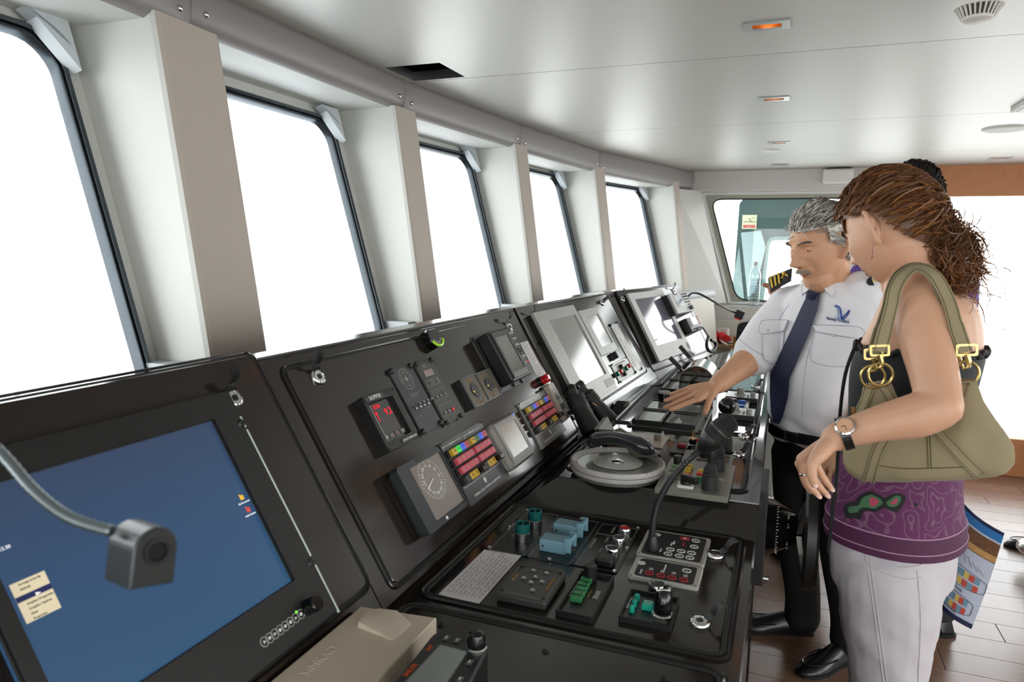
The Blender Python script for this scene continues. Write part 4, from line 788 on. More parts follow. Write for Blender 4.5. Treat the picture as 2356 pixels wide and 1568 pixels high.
for i,p in enumerate(((1230,1210),(1202,1240))):
    X,Y=d.L(p,.003); k=obj('rotary_knob',MB().cyl(.0165,.0025,.020,24,at2(X,Y),.001),STL,d.t); obj('knob_cap',MB().lathe([(.0001,.020),(.0158,.020),(.0158,.040),(.0145,.0405),(.0135,.040),(.0130,.026),(.0001,.026)],24,at2(X,Y)).rbox(-.013,.013,-.003,.003,.025,.037,.001,at2(X,Y,0,.3)),TEALD,d.t)
for p in ((1312,1228),(1283,1264)):
    X,Y=d.L(p,.003); M=at2(X,Y,.0025,-PI/2-.02); 
    obj('guard_cover',MB().rbox(-.034,.022,-.019,.019,0,.026,.002,M).rbox(.020,.034,-.021,-.017,.006,.036,.001,M).rbox(.020,.034,.017,.021,.006,.036,.001,M).rbox(.030,.034,-.019,.019,.028,.036,.001,M),SKYB,d.t); obj('guard_pin',MB().cyl(.0022,-.0205,.0205,8,M@Matrix.Translation((-.026,0,.012))@Matrix.Rotation(PI/2,4,'X')),BLK,d.t)
def rbtn(d,px,m,r=.0145,z=.0025,nm='push_button'):
    X,Y=d.L(px,z+.006); obj('bezel_ring',MB().lathe([(r,0),(r,.011),(r*.9,.0145),(r*.82,.0145),(r*.80,.012)],24,at2(X,Y,z)),CHR,d.t); obj(nm,MB().cyl(r*.80,.0,.0135,22,at2(X,Y,z),.0015),m,d.t)
rbtn(d,(1437,1221),RED); rbtn(d,(1424,1243),BLK); rbtn(d,(1408,1268),BLK)
X,Y=d.L((1392,1296),.004); obj('square_button',MB().rbox(X-.017,X+.017,Y-.018,Y+.018,.0025,.02,.004),BLK,d.t)
# handwritten note
t,L,a,w,hh=sheet('handwritten_note','white paper note with handwriting lying on the near desk','paper',D1,dq((1114.5,1267),(1199,1281),(1101,1393),(1009,1370)),12,5)
ns=scribble(9,w*.94,hh*.9,.0008,4,.6,.00038); mm=MB(); mm.add(ns.v,ns.f,at2(0,0,0,a)); obj('handwriting',mm,BLKP,t,kind='stuff')
# grey keypad
d=Dev('window_wiper_keypad','dark grey square keypad with orange bronze lettering on the near desk','keypad',D1,dq((1194,1297),(1303,1315),(1257,1385),(1143,1364)),.016,.003)
d.box('housing',d.full(),0,.016,DGR,.004); fc=px4(d,((1200,1300),(1296,1316),(1252,1377),(1153,1357)),.016); frame(d.t,'rim',d.full(.002),(fc[0],fc[1],fc[2],fc[3]),.0155,.0172,mat('grey_rim','4a4a46',.4),.003); screws(d.t,[d.xy(*q) for q in ((.08,.92),(.92,.92),(.92,.08),(.08,.08))],.016,.004)
for p in ((1227,1312),(1257,1318),(1205,1329),(1232,1327),(1221,1339),(1247,1338),(1225,1357)): X,Y=d.L(p,.017); key(d.t,X,Y,.0105,.0105,.016,.019,MGR); obj('key_mark',MB().box(X-.002,X+.002,Y-.002,Y+.002,.019,.0193),WHT,d.t)
tD(d,'VIP 860',.007,(1185,1327),BRZ,None,.0165); tD(d,'MARINE ELECTRIC SYSTEMS',.004,(1266,1343),BRZ,.048,.0165); 
# long tray with five green keys
d=Dev('sound_signal_panel','shallow black tray with a row of five green keys and one black knob','control panel',D1,dq((1333.5,1309),(1411.6,1324),(1367,1420),(1281,1403)),.011,.003)
frame(d.t,'tray_rim',d.full(),d.full(.004),0,.011,BLK,.003); d.box('tray_floor',d.full(.003),0,.004,mat('tray_black','202020',.35),.0005)
for i in range(5):
    f=i/4; p=(1326+(1349-1326)*f,1373+(1331-1373)*f); X,Y=d.L(p,.012); key(d.t,X,Y,.0125,.021,.004,.014,GRB)
X,Y=d.L((1358,1322),.014); obj('knob',MB().cyl(.0125,.004,.034,20,at2(X,Y),.002),BLK,d.t)
tD(d,'ZÖLLNER',.0085,(1374,1368),WHT,.032,.0045); tD(d,'SOUND SIGNAL A3',.006,(1319,1353),WHT,.06,.0045); tD(d,'SOUND RECEPTION',.0035,(1357,1365),BRZ,.03,.0045)
# small wiper control tray
d=Dev('searchlight_panel','small black tray with teal buttons and two black knobs on the near desk','control panel',D1,dq((1449,1351),(1564,1374),(1546,1437),(1423.5,1420)),.010,.003)
frame(d.t,'tray_rim',d.full(),d.full(.0035),0,.010,BLK,.003); d.box('tray_floor',d.full(.003),0,.004,mat('tray_black','202020'),.0005)
for p in ((1466,1371),(1460,1384),(1454,1397)): X,Y=d.L(p,.012); obj('round_button',MB().cyl(.0048,.004,.016,14,at2(X,Y),.001),TEAL,d.t)
X,Y=d.L((1491,1390),.012); key(d.t,X,Y,.019,.019,.004,.016,TEAL,'square_button'); obj('symbol',MB().ring(disc(.006,16,X,Y),disc(.005,16,X,Y),.016,.0163),WHT,d.t)
X,Y=d.L((1524,1405),.012); obj('chrome_ring',MB().cyl(.0185,.004,.010,24,at2(X,Y),.002),CHR,d.t); obj('control_knob',MB().lathe([(.015,.010),(.0155,.03),(.013,.043),(.008,.049),(.0001,.05)],20,at2(X,Y)),BLKG,d.t); obj('knob_mark',MB().box(-.001,.001,-.012,.012,.0485,.0505,at2(X,Y,0,.4)),WHT,d.t)
X,Y=d.L((1534,1389),.008); obj('tall_knob',MB().lathe([(.009,.004),(.009,.034),(.006,.042),(.0001,.043)],16,at2(X,Y)),BLKG,d.t); tD(d,'WINDOW CONTROL',.004,(1448,1385),WHT,.04,.0045)
p=D1.at((1513,1352),.01); t=thing('chrome_push_button','round chrome-rimmed black push button behind the small teal-button tray','push button',D1.M(p[0],p[1],.003)); r=.017
obj('bezel_ring',MB().lathe([(r,0),(r,.012),(r*.9,.016),(r*.8,.016),(r*.78,.012)],24),CHR,t); obj('button_face',MB().cyl(r*.78,0,.0135,22),BLK,t)
# intercom, two silver framed panels
IC=mat('silver_frame','c4c1ba',.32,metal=.3)
def ring_btn(d,px,m,r=.0088):
    X,Y=d.L(px,.008); obj('ring_button',MB().ring(disc(r,20,X,Y),disc(r*.76,20,X,Y),.0075,.0086),m,d.t); obj('button_digit',MB().box(X-.0012,X+.0012,Y-.0022,Y+.0022,.0075,.0081),m,d.t)
d=Dev('intercom_panel','upper silver-framed intercom panel with ring buttons and the gooseneck microphone foot','intercom',D1,dq((1490,1217),(1637,1237),(1619,1300),(1462.5,1273)),.007,.003)
obj('frame',MB().slab(rrect(d.w,d.hh,.006,4),0,.007,ch=.001),IC,d.t); obj('black_face',MB().slab(rrect(d.w*.88,d.hh*.88,.008,4),.006,.0076),BLKP,d.t)
for p in ((1601,1243),(1597,1257),(1591,1271),(1587,1282)): ring_btn(d,p,WHT)
for p in ((1542,1263),(1537,1273),(1567,1267),(1563,1278)): ring_btn(d,p,WHT)
X,Y=d.L((1576,1238),.008); obj('red_ring_button',MB().slab(rrect(.016,.02,.006,4,X,Y),.0075,.0084),REDP,d.t); tD(d,'24',.006,(1576,1238),WHT,None,.0085); tD(d,'ANN A',.004,(1545,1251),WHT,None,.0077); tD(d,'ANN B',.004,(1551,1248),WHT,None,.0077); tD(d,'EMERGENCY',.0035,(1573,1251),REDP,.02,.0077); tD(d,'PAGING',.0035,(1520,1265),WHT,None,.0077)
X,Y=d.L((1512,1229),.008); obj('maker_logo',MB().cyl(.008,.0075,.0081,18,at2(X,Y)),WHT,d.t); screws(d.t,[d.xy(*q) for q in ((.04,.96),(.96,.96),(.96,.04),(.04,.04))],.007,.003,STL)
d=Dev('intercom_panel','lower silver-framed intercom panel with four red ring buttons','intercom',D1,dq((1469,1280),(1620,1304),(1605,1353),(1439,1320)),.007,.003)
obj('frame',MB().slab(rrect(d.w,d.hh,.006,4),0,.007,ch=.001),IC,d.t); obj('black_face',MB().slab(rrect(d.w*.86,d.hh*.84,.008,4),.006,.0076),BLKP,d.t)
for a,b in (((1494,1317),(1498,1308)),((1520,1323),(1524,1314)),((1546,1328),(1550,1318)),((1573,1333),(1577,1324))):
    ring_btn(d,a,REDP,.0085); X,Y=d.L(b,.008); key(d.t,X,Y,.009,.008,.0075,.009,LGR,'label_window')
ring_btn(d,(1580,1312),WHT); X,Y=d.L((1476,1294),.008); obj('maker_logo',MB().cyl(.008,.0075,.0081,18,at2(X,Y)),WHT,d.t); tD(d,'ALARMS',.004,(1475,1314),WHT,None,.0077); tD(d,'SPEAKER ZONES',.0035,(1530,1306),WHT,.03,.0077); screws(d.t,[d.xy(*q) for q in ((.04,.95),(.96,.95),(.96,.05),(.04,.05))],.007,.003,STL)
# gooseneck microphone
b=atz((1500,1262),.891); y=b.y; pts=[b]+[aty(p,y+dy) for p,dy in (((1501,1215),.0),((1513,1160),.005),((1540,1108),.01),((1576,1064),.015),((1612,1034),.02))]
t=thing('gooseneck_microphone','black gooseneck microphone rising from the intercom on the near desk','microphone',b); P=[p-b for p in pts]; sp=spline(P,16)
obj('gooseneck',MB().tube(sp,[.0072 if i%2 else .0062 for i in range(len(sp))],12),BLK,t); obj('socket',MB().lathe([(.013,0),(.013,.012),(.010,.024),(.009,.03),(.0001,.03)],18),BLK,t)
hd=aty((1628,1018),y+.024)-b; tp=aty((1661,986),y+.03)-b; ax=(tp-hd).normalized(); x=V((0,1,0)); M=fr(hd,x,ax.cross(x)); M=Matrix((x-ax*x.dot(ax),ax.cross(x),ax)).transposed().to_4x4(); M.translation=hd
k=(tp-hd).length; obj('mic_body',MB().lathe([(.0075,-.022),(.014,-.014),(.021,-.002),(.0235,.010),(.0235,.014)],24,M),BLK,t); obj('mic_ring',MB().lathe([(.0225,.032),(.0245,.033),(.0245,.037),(.0225,.038)],24,M),DGR,t)
pr=[]
for i in range(14): z=.014+.05*i/13; r=.0225 if i<9 else .0225-.0012*(i-8); pr+=[(r,z),(r+.0009,z+.0018)]
obj('mic_grille',MB().lathe(pr+[(.012,.070),(.0001,.072)],24,M),RUB,t)
# beige cover box and black radio at the bottom edge
d=Dev('instrument_cover','flat beige plastic cover with a moulded grip and embossed lettering','cover',D1,dq((832,1393),(1004,1419),(866,1568),(640,1568)),.032,.003)
q=[d.L(p,.032) for p in ((832,1393),(1004,1419))]; m0=D1.fit(dq((832,1393),(1004,1419),(866,1568),(640,1568)),.035)
c=[d.L(p,.032) for p in ((832,1393),(1004,1419),(750,1690),(486,1680))]; poly=[c[0],c[1],c[2],c[3]]
obj('shell',MB().slab(poly,0,.032,ch=.0025),BEI,d.t)
gl=[d.L(p,.034) for p in ((822,1440),(838,1416),(870,1407),(915,1413),(950,1432),(930,1452),(905,1471))]
m=MB(); gx=sum(p[0] for p in gl)/7; gy=sum(p[1] for p in gl)/7; m.loft([[V((p[0],p[1],.0315)) for p in gl],[V((gx+(p[0]-gx)*.95,gy+(p[1]-gy)*.95,.0375+ (.004 if i<4 else -.005))) for i,p in enumerate(gl)],[V((gx+(p[0]-gx)*.8,gy+(p[1]-gy)*.8,.0395+(.003 if i<4 else -.006))) for i,p in enumerate(gl)]],True,sm=True); obj('grip',m,BEI,d.t)
a0,a1=d.L((702,1545),.033),d.L((768,1488),.033); text('SIMRAD',.017,BEI,d.t,(a0[0]+a1[0])/2,(a0[1]+a1[1])/2,.0322,math.atan2(a1[1]-a0[1],a1[0]-a0[0]),w=.075,th=.0003)
d=Dev('vhf_control_unit','black radio control unit with grey screen and shiny knob at the bottom picture edge','radio',D1,dq((1003,1446),(1131,1478),(1060,1600),(905,1580)),.05,.003)
c=[d.L(p,.05) for p in ((1003,1446),(1130,1476),(1040,1650),(880,1600))]; cx=sum(p[0] for p in c)/4; cy=sum(p[1] for p in c)/4
rp_=rpoly(c,.02,5); obj('housing',MB().slab(rp_,0,.05,ch=.004),BLK,d.t); sq=[d.L(p,.0505) for p in ((1013,1484),(1075,1500),(1008,1600),(935,1568))]; obj('screen_rim',MB().slab(rpoly([(cx+(p[0]-cx)*1.0,p[1]) for p in [d.L(q,.0505) for q in ((1010,1479),(1080,1497),(1010,1608),(926,1572))]],.004,3),.0495,.0512),DGR,d.t); obj('screen',MB().slab(sq,.0505,.0517),mat('lcd_grey','8f9490',.15,var=.1,scale=14,spec=.7),d.t)
for p in ((1027,1467),(1052,1473),(1080,1523),(1058,1562)): X,Y=d.L(p,.051); key(d.t,X,Y,.013,.008,.05,.0525,DGK); obj('key_mark',MB().box(X-.003,X+.003,Y-.001,Y+.001,.0525,.0528),WHT,d.t)
X,Y=d.L((1096,1484),.056); obj('knob_base',MB().lathe([(.0155,.049),(.0155,.054),(.014,.056)],24,at2(X,Y)),STL,d.t); obj('knob',MB().lathe([(.0135,.054),(.0135,.066),(.011,.074),(.006,.077),(.0001,.078)],22,at2(X,Y)),BLKG,d.t)
a0,a1=d.L((933,1552),.0505),d.L((956,1528),.0505); text('SAILOR',.008,ORP,d.t,(a0[0]+a1[0])/2,(a0[1]+a1[1])/2,.0502,math.atan2(a1[1]-a0[1],a1[0]-a0[0]),w=.03); X,Y=d.L((989,1489),.0505); text('VHF',.006,ORP,d.t,X,Y,.0502,.1)
# ================================================================ HELM DESK
d=Dev('compass_repeater','large round pale grey gyro compass repeater disc on the helm desk','compass',D2,((1314,1065),(1421,1027),(1529,1064),(1421,1103)),.05,.003)
cu,cv=D2.at((1421,1059),.034); t=d.t; t.matrix_world=D2.M(cu,cv,.003)@Matrix.Diagonal((1,1,.72,1)); e1=D2.at((1315,1060),.034); e2=D2.at((1528,1060),.034); R_=math.hypot(e1[0]-e2[0],e1[1]-e2[1])/2
CMP=mat('compass_grey','b4b0ad',.45,var=.02)
obj('base_skirt',MB().lathe([(R_*.95,0),(R_*.95,.012),(R_*.9,.014)],56),mat('skirt_grey','5a5856',.4),t)
obj('lower_ring',MB().lathe([(R_*.93,.011),(R_*.985,.012),(R_*.995,.015),(R_*.995,.026),(R_*.93,.0265)],64),CMP,t)
obj('bezel',MB().lathe([(R_*.93,.0275),(R_*.995,.028),(R_,.031),(R_,.042),(R_*.985,.045),(R_*.955,.0455),(R_*.86,.038),(R_*.85,.034),(R_*.85,.026)],72),CMP,t)
obj('card',MB().lathe([(R_*.86,.031),(R_*.4,.0315),(.0001,.0315)],48),mat('compass_card','d4d2cc',.2,var=.03,scale=10,spec=.6),t)  # card colour lightened to stand for the ceiling reflected in the glass
obj('glass',MB().lathe([(R_*.86,.0355),(.0001,.036)],56),CLEAR,t); obj('centre_disc',MB().lathe([(R_*.53,.037),(R_*.53,.0395),(R_*.515,.0405),(.0001,.0405)],56),mat('centre_disc','c2c2bd',.3),t); obj('hub',MB().lathe([(.018,.0405),(.017,.044),(.010,.047),(.0001,.0475)],20),CHR,t)
for i in range(36): a=2*PI*i/36; obj('card_tick',MB().box(R_*.66 if i%3 else R_*.62,R_*.75,-.0006,.0006,.0316,.032,at2(0,0,0,a)),GRP,t)
text('ANSCHÜTZ',.007,GRP,t,-.02,.045,.0407,.0,name='maker_name')
for a in (.5,2.1,4.0,5.4): obj('bezel_joint',MB().box(R_*.90,R_*1.001,-.0004,.0004,.039,.0458,at2(0,0,0,a)),DGR,t)
# keypad set behind the binoculars
c=atz((1425,940),.90); t=thing('cradle_keypad','small black mesh-topped unit with a pale side plate between binoculars and helm hatch','keypad',(c.x,c.y,.88)); A=[aty(p,c.y+dy)-V((c.x,c.y,.88)) for p,dy in (((1396,962),-.03),((1414,958),-.03),((1441,922),.10),((1420,921),.10))]
obj('black_case',MB().add([V((p.x,p.y,0)) for p in A]+A,[(0,3,2,1),(4,5,6,7),(0,1,5,4),(1,2,6,5),(2,3,7,6),(3,0,4,7)]),mat('black_mesh','161616',.6,bump=.6,bscale=500),t); k=A[2].lerp(A[1],.1)
obj('pale_plate',MB().add([A[1]+V((.004,0,-.005)),A[2]+V((.004,0,.004)),A[2]+V((.03,.0,-.03)),A[1]+V((.03,.0,-.03)),A[1]+V((.008,0,-.009)),A[2]+V((.008,0,-.002)),A[2]+V((.034,.0,-.036)),A[1]+V((.034,.0,-.036))],[(0,1,2,3),(7,6,5,4),(0,4,5,1),(1,5,6,2),(2,6,7,3),(3,7,4,0)]),LGR,t); obj('oval_opening',MB().sphere((0,0,0),1,14,6,Matrix.Translation(A[1].lerp(A[2],.5)+V((.019,0,-.011)))@Matrix.Rotation(1.2,4,'Y')@Matrix.Diagonal((.012,.05,.004,1))),BLK,t)
# telephone
d=Dev('telephone','grey desk telephone with black curved handset behind the compass disc','telephone',D2,dq((1412,985),(1440,980),(1540,1040),(1500,1050)),.02,.003)
tp=lambda p,h:V((*D2.at(p,h),h))
def D2p(px,h): u,v=D2.at(px,h); return D2.pt(u,v,h)
o=d.t.matrix_world.translation.copy(); Rm=d.t.matrix_world.to_3x3().inverted(); LL=lambda w:Rm@(w-o)
kp=[LL(D2p(p,.055)) for p in ((1408,990),(1428,983),(1520,1040),(1500,1052))]; bs=[LL(D2p(p,.004)) for p in ((1375,1000),(1430,990),(1520,1045),(1430,1052))]
obj('base',MB().add([V(p) for p in bs]+[V(p) for p in kp],[(0,3,2,1),(4,5,6,7),(0,1,5,4),(1,2,6,5),(2,3,7,6),(3,0,4,7)]),mat('phone_grey','6a675f',.45),d.t)
for i in range(11):
    f=(i+.7)/11.5
    for s in (.33,.7): a=kp[0].lerp(kp[3],f).lerp(kp[1].lerp(kp[2],f),s); obj('number_key',MB().rbox(-.004,.004,-.004,.004,0,.005,.0015,Matrix.Translation(a)),mat('key_beige','9a948a',.5),d.t)
sc=[LL(D2p(p,h)) for p,h in (((1376,986),.085),((1398,958),.085),((1414,989),.06),((1392,1004),.05))]; n_=(sc[1]-sc[0]).cross(sc[3]-sc[0]).normalized(); n_=n_ if n_.z>0 else -n_
obj('display_hood',MB().add(sc+[p-n_*.012 for p in sc],[(0,1,2,3),(4,7,6,5),(0,4,5,1),(1,5,6,2),(2,6,7,3),(3,7,4,0)]),mat('phone_grey','6a675f'),d.t)
cc=sum((p for p in sc),V())/4; obj('display',MB().add([cc+(p-cc)*.62+n_*.0015 for p in sc],[(0,1,2,3)]),mat('phone_lcd','a8a6ae',.2),d.t)
hs=[LL(D2p(p,h)) for p,h in (((1362,1019),.055),((1376,1010),.07),((1410,1006),.082),((1445,1012),.084),((1475,1024),.075),((1500,1038),.055))]
obj('handset',MB().tube(spline(hs,6),[.014]*4+[.017,.019,.019,.018,.017,.016,.016]+[.0155]*9+[.016,.017,.019,.020,.020,.020,.019,.017,.014,.011,.008],14,flat=1.35),mat('handset_black','1d2024',.25,var=.05,spec=.6),d.t)
d=Dev('volume_plate','pale beige plate with a small grey knob and printed arcs behind the telephone','control panel',D2,dq((1430,985),(1535,1008),(1520,1035),(1410,1010)),.004,.003)
d.box('plate',d.full(),0,.004,mat('pale_beige_plate','c3b9ae',.35),.001); X,Y=d.L((1513,1006),.012); obj('knob',MB().cyl(.0105,.004,.022,16,at2(X,Y),.001),mat('knob_grey','8d8478',.4),d.t)
X,Y=d.L((1482,1010),.005)
for r in (.006,.010,.014): obj('printed_arc',MB().ring([(X+r*math.cos(a),Y+r*math.sin(a)) for a in [-1+2*i/10 for i in range(11)]],[(X+(r-.0012)*math.cos(a),Y+(r-.0012)*math.sin(a)) for a in [-1+2*i/10 for i in range(11)]],.004,.0043),BLKP,d.t)
d=Dev('alarm_reset_plate','small black plate with a square red button beside the telephone','control panel',D2,dq((1554,1012),(1588,1017),(1576,1042),(1542,1040)),.006,.003)
d.box('plate',d.full(),0,.006,BLK,.001); X,Y=d.L((1569,1023),.012); key(d.t,X,Y,.020,.024,.006,.016,mat('dark_red_button','8a1f2c',.25),'square_button')
p=D2.at((1593,1030),.003); t=thing('key_switch','chrome key switch with a key in it beside the red square button','key switch',D2.M(p[0],p[1],.003)); obj('collar',MB().cyl(.0125,0,.012,20,ch=.001),CHR,t); obj('barrel',MB().cyl(.0105,.012,.026,20),BLKG,t); obj('rim',MB().cyl(.0118,.026,.029,20),CHR,t)
obj('key',MB().rbox(-.001,.001,-.0022,.0022,.029,.036,.0006).slab([(.0085*math.cos(2*PI*i/16),.0085*math.sin(2*PI*i/16)) for i in range(16)],-.001,.001,Matrix.Translation((0,0,.044))@Matrix.Rotation(.5,4,'Z')@Matrix.Rotation(PI/2,4,'X')),BRS,t)
p=D2.at((1606,1024),.003); t=thing('red_push_button','tiny red button half hidden behind the key switch','push button',D2.M(p[0],p[1],.003)); obj('ring',MB().cyl(.013,0,.012,18,ch=.002),CHR,t); obj('cap',MB().cyl(.008,.012,.02,14,ch=.002),RED,t)
# autopilot key plate and joystick plate
d=Dev('autopilot_panel','flat grey key panel with a round black dial behind the joystick plate','control panel',D2,dq((1582,1033),(1686,1046),(1682,1080),(1562,1062)),.012,.003)
d.box('plate',d.full(),0,.012,mat('panel_greybrown','6f6d66',.3,metal=.2,var=.05),.0015); X,Y=d.L((1626,1042),.02); obj('dial',MB().cyl(.021,.012,.026,24,at2(X,Y),.002),BLK,d.t); obj('dial_top',MB().cyl(.018,.026,.0275,24,at2(X,Y)),DGR,d.t)
for p in ((1607,1056),(1622,1058),(1659,1050),(1672,1051),(1671,1060),(1642,1060)): X,Y=d.L(p,.013); key(d.t,X,Y,.013,.012,.012,.014,DGR); obj('key_mark',MB().box(X-.002,X+.002,Y-.002,Y+.002,.014,.0143),ORP,d.t)
d=Dev('lever_control_panel','olive grey steering plate with coloured keys and a lever switch at the helm front','control panel',D2,dq((1543.5,1052),(1691.5,1070),(1675,1145),(1507.7,1120)),.014,.003)
d.box('plate',d.full(),0,.014,mat('panel_olive','7b7a70',.32,metal=.25,var=.06),.0015)
for i,m in enumerate((mat('pale_green_key','7d8f78',.45),mat('pale_green_key','7d8f78'),mat('mid_green_key','6f9a6a',.45),BLK)):
    f=i/3; X,Y=d.L((1549+(1563-1549)*f,1088+(1062-1088)*f),.024); key(d.t,X,Y,.012,.026,.014,.026,m)
for i,m in enumerate((REDK,YEL,YEL,YEL)): f=i/3; X,Y=d.L((1579+(1587-1579)*f,1090+(1070-1090)*f),.022); key(d.t,X,Y,.0095,.016,.014,.024,m)
X,Y=d.L((1560,1058),.03); obj('knob',MB().cyl(.0105,.014,.042,16,at2(X,Y),.001),BLK,d.t)
for i,m in enumerate((GRB,RED,YEL)): f=i/2; X,Y=d.L((1611+(1618-1611)*f,1097+(1082-1097)*f),.024); key(d.t,X,Y,.011,.024,.014,.026,m)
X,Y=d.L((1578,1112),.02); obj('switch_plate',MB().slab(rrect(.034,.036,.004,3,X,Y),.014,.020),PGR,d.t); obj('lever_switch',MB().cyl(.013,.02,.027,20,at2(X,Y)).rbox(-.03,.012,-.0065,.0065,.025,.041,.002,at2(X,Y,0,-.5+PI/2)),BLK,d.t)
outline(d.t,px4(d,((1527,1103),(1545,1105),(1541,1121),(1520,1118)),.014),.014); tD(d,'MODE',.005,(1533,1112),WHT,None,.0142); tD(d,'RUDDER CONTROL',.004,(1605,1112),GRP,.03,.0142); X,Y=d.L((1661,1102),.015); obj('maker_mark',MB().cyl(.008,.014,.0144,14,at2(X,Y)),GRP,d.t)
def joystick(lab,base,k=1.,ball=False,hz=.017):
    p=D2.at(base,hz); t=thing('joystick',lab,'joystick',D2.M(p[0],p[1],hz),'helm joysticks'); 
    obj('boot',MB().lathe([(.019*k,0),(.019*k,.03*k),(.0175*k,.034*k),(.0185*k,.037*k),(.016*k,.041*k),(.017*k,.044*k),(.0145*k,.048*k),(.0155*k,.051*k),(.013*k,.056*k),(.008*k,.064*k)],20),RUB,t)
    if ball: obj('shaft',MB().cyl(.006,.06,.115,12),BLK,t); obj('ball_grip',MB().sphere((0,0,.128),.024,18,12),BLKG,t)
    else: obj('grip',MB().lathe([(.008*k,.062*k),(.0085*k,.07*k),(.012*k,.08*k),(.0125*k,.103*k),(.0115*k,.109*k),(.0001,.110*k)],18),BLK,t)
    return t
joystick('front joystick with ribbed black boot on the steering plate',(1632,1124),.95); joystick('middle joystick with ribbed boot just behind the front joystick',(1650,1080),.98); joystick('ball-topped black joystick farthest back on the helm desk',(1667,1037),1.05,True,.004)
# engine telegraph
yy=2.62; c=aty((1602,881),yy); hz=c.z-.95; Rr=.063; t=thing('engine_telegraph','polished chrome engine telegraph drum with two black levers','engine telegraph',(c.x,yy,.953))
def prof(r,z0): return [(r*math.cos(a),z0+r*math.sin(a)) for a in [PI*i/20 for i in range(21)]]+[(-r,0),(r,0)]
Mt=Matrix(((1,0,0,0),(0,0,1,0),(0,1,0,0),(0,0,0,1)))
obj('drum',MB().slab(prof(Rr,hz-.003),0,.20,Mt),STL,t); obj('drum_shell',MB().loft([[V((x,y,z)) for x,z in [(Rr*1.01*math.cos(a),hz-.003+Rr*1.01*math.sin(a)) for a in [PI*i/24 for i in range(25)]]] for y in (.004,.196)],False),CHR,t); obj('mirror_end',MB().slab([(x*.97,.003+z*.97) for x,z in prof(Rr,hz-.003)],-.0015,0,Mt),mat('smoked_mirror','8a8a88',.03,metal=1,var=.02),t)
obj('end_rim',MB().tube([(x,-.001,z) for x,z in prof(Rr,hz-.003)[:21]],.0025,8),CHR,t); obj('centre_screw',MB().lathe([(.008,0),(.006,.003),(.0001,.004)],14,Matrix.Translation((.012,-.0015,hz-.02))@Matrix.Rotation(PI/2,4,'X')),CHR,t)
for (b0,b1,dy) in (((1571,851),(1543,823),.06),((1592,826),(1566,797),.13)):
    A=aty(b0,yy+dy)-V((c.x,yy,.953)); B=aty(b1,yy+dy)-V((c.x,yy,.953)); ax=(B-A).normalized(); obj('lever_stem',MB().tube([A-ax*.02,A+ax*.012],.004,8),CHR,t); x=V((0,1,0)); M=Matrix((x,ax.cross(x),ax)).transposed().to_4x4(); M.translation=A; Lh=(B-A).length
    obj('lever_grip',MB().rbox(-.011,.011,-.008,.008,.008,Lh+.004,.003,M).rbox(-.0115,.0115,-.0088,.0088,Lh*.45,Lh*.48,.001,M),BLK,t)
# meter panels
def meters(lab,c,n2,rows):
    d=Dev('meter_panel',lab,'meter panel',D2,c,.004,.003,'meter panels on the helm desk'); d.box('plate',d.full(),0,.004,mat('panel_graphite','4d4c49',.3,metal=.2),.001)
    screws(d.t,[d.xy(a,b) for a in (.03,.5,.97) for b in (.03,.97)],.004,.005)
    for i in range(rows):
        for j in range(2):
            x0,x1=.06+.46*i*1.0,.06+.46*i+.43; y1=.95-.44*j; y0=y1-.41
            if rows==1: x0,x1=.08,.92
            r=d.f(x0,x1,y0,y1); ri=(r[0]+.008,r[1]-.008,r[2]+.008,r[3]-.008); fo=frame(d.t,'meter_bezel',r,ri,.004,.018,BLK,.003); frame(d.t,'bezel_edge',(ri[0]-.003,ri[1]+.003,ri[2]-.003,ri[3]+.003),ri,.0178,.0188,MGR,.001); obj('meter_face',MB().box(*ri,.010,.012),mat('meter_face','c4c3bd',.25,var=.03),d.t); obj('meter_glass',MB().box(ri[0],ri[1],ri[2],ri[3],.0155,.016),CLEAR,d.t)
            cx,cy=(ri[0]+ri[1])/2,ri[2]+.012
            obj('meter_scale',MB().ring([(cx+.034*math.cos(a),cy+.034*math.sin(a)) for a in [.5+2.1*k/10 for k in range(11)]],[(cx+.032*math.cos(a),cy+.032*math.sin(a)) for a in [.5+2.1*k/10 for k in range(11)]],.012,.0123),BLKP,d.t); obj('meter_needle',MB().box(-.0006,.0006,0,.036,.0125,.013,at2(cx,cy,0,.5-.4*i)),BLKP,d.t)
            screws(d.t,[((r[0]+ri[0])/2,r[3]-.006),((r[1]+ri[1])/2,r[2]+.006)],.018,.003)
    return d
meters('front meter panel with four square dials under the pointing hand',dq((1493.6,921),(1642,938),(1614.5,994),(1440.8,977.5)),2,2)
meters('rear meter panel half hidden behind the chrome telegraph drum',dq((1546,858),(1668,868),(1648,917),(1515,902)),2,2)
p=D2.at((1528,930),.003); t=thing('indicator_lamp','short black round indicator with a red window beside the telegraph','indicator',D2.M(p[0],p[1],.003)); obj('base',MB().cyl(.024,0,.008,24),BLK,t); obj('body',MB().cyl(.021,.008,.042,24),BLKG,t); obj('red_window',MB().rbox(.008,.0215,-.010,.010,.014,.032,.002,Matrix.Rotation(-.75,4,'Z')),mat('red_window','b01818',.2),t); obj('cap',MB().lathe([(.0225,.042),(.0225,.046),(.018,.049),(.0001,.049)],24),mat('cap_pinkgrey','a09490',.3),t)
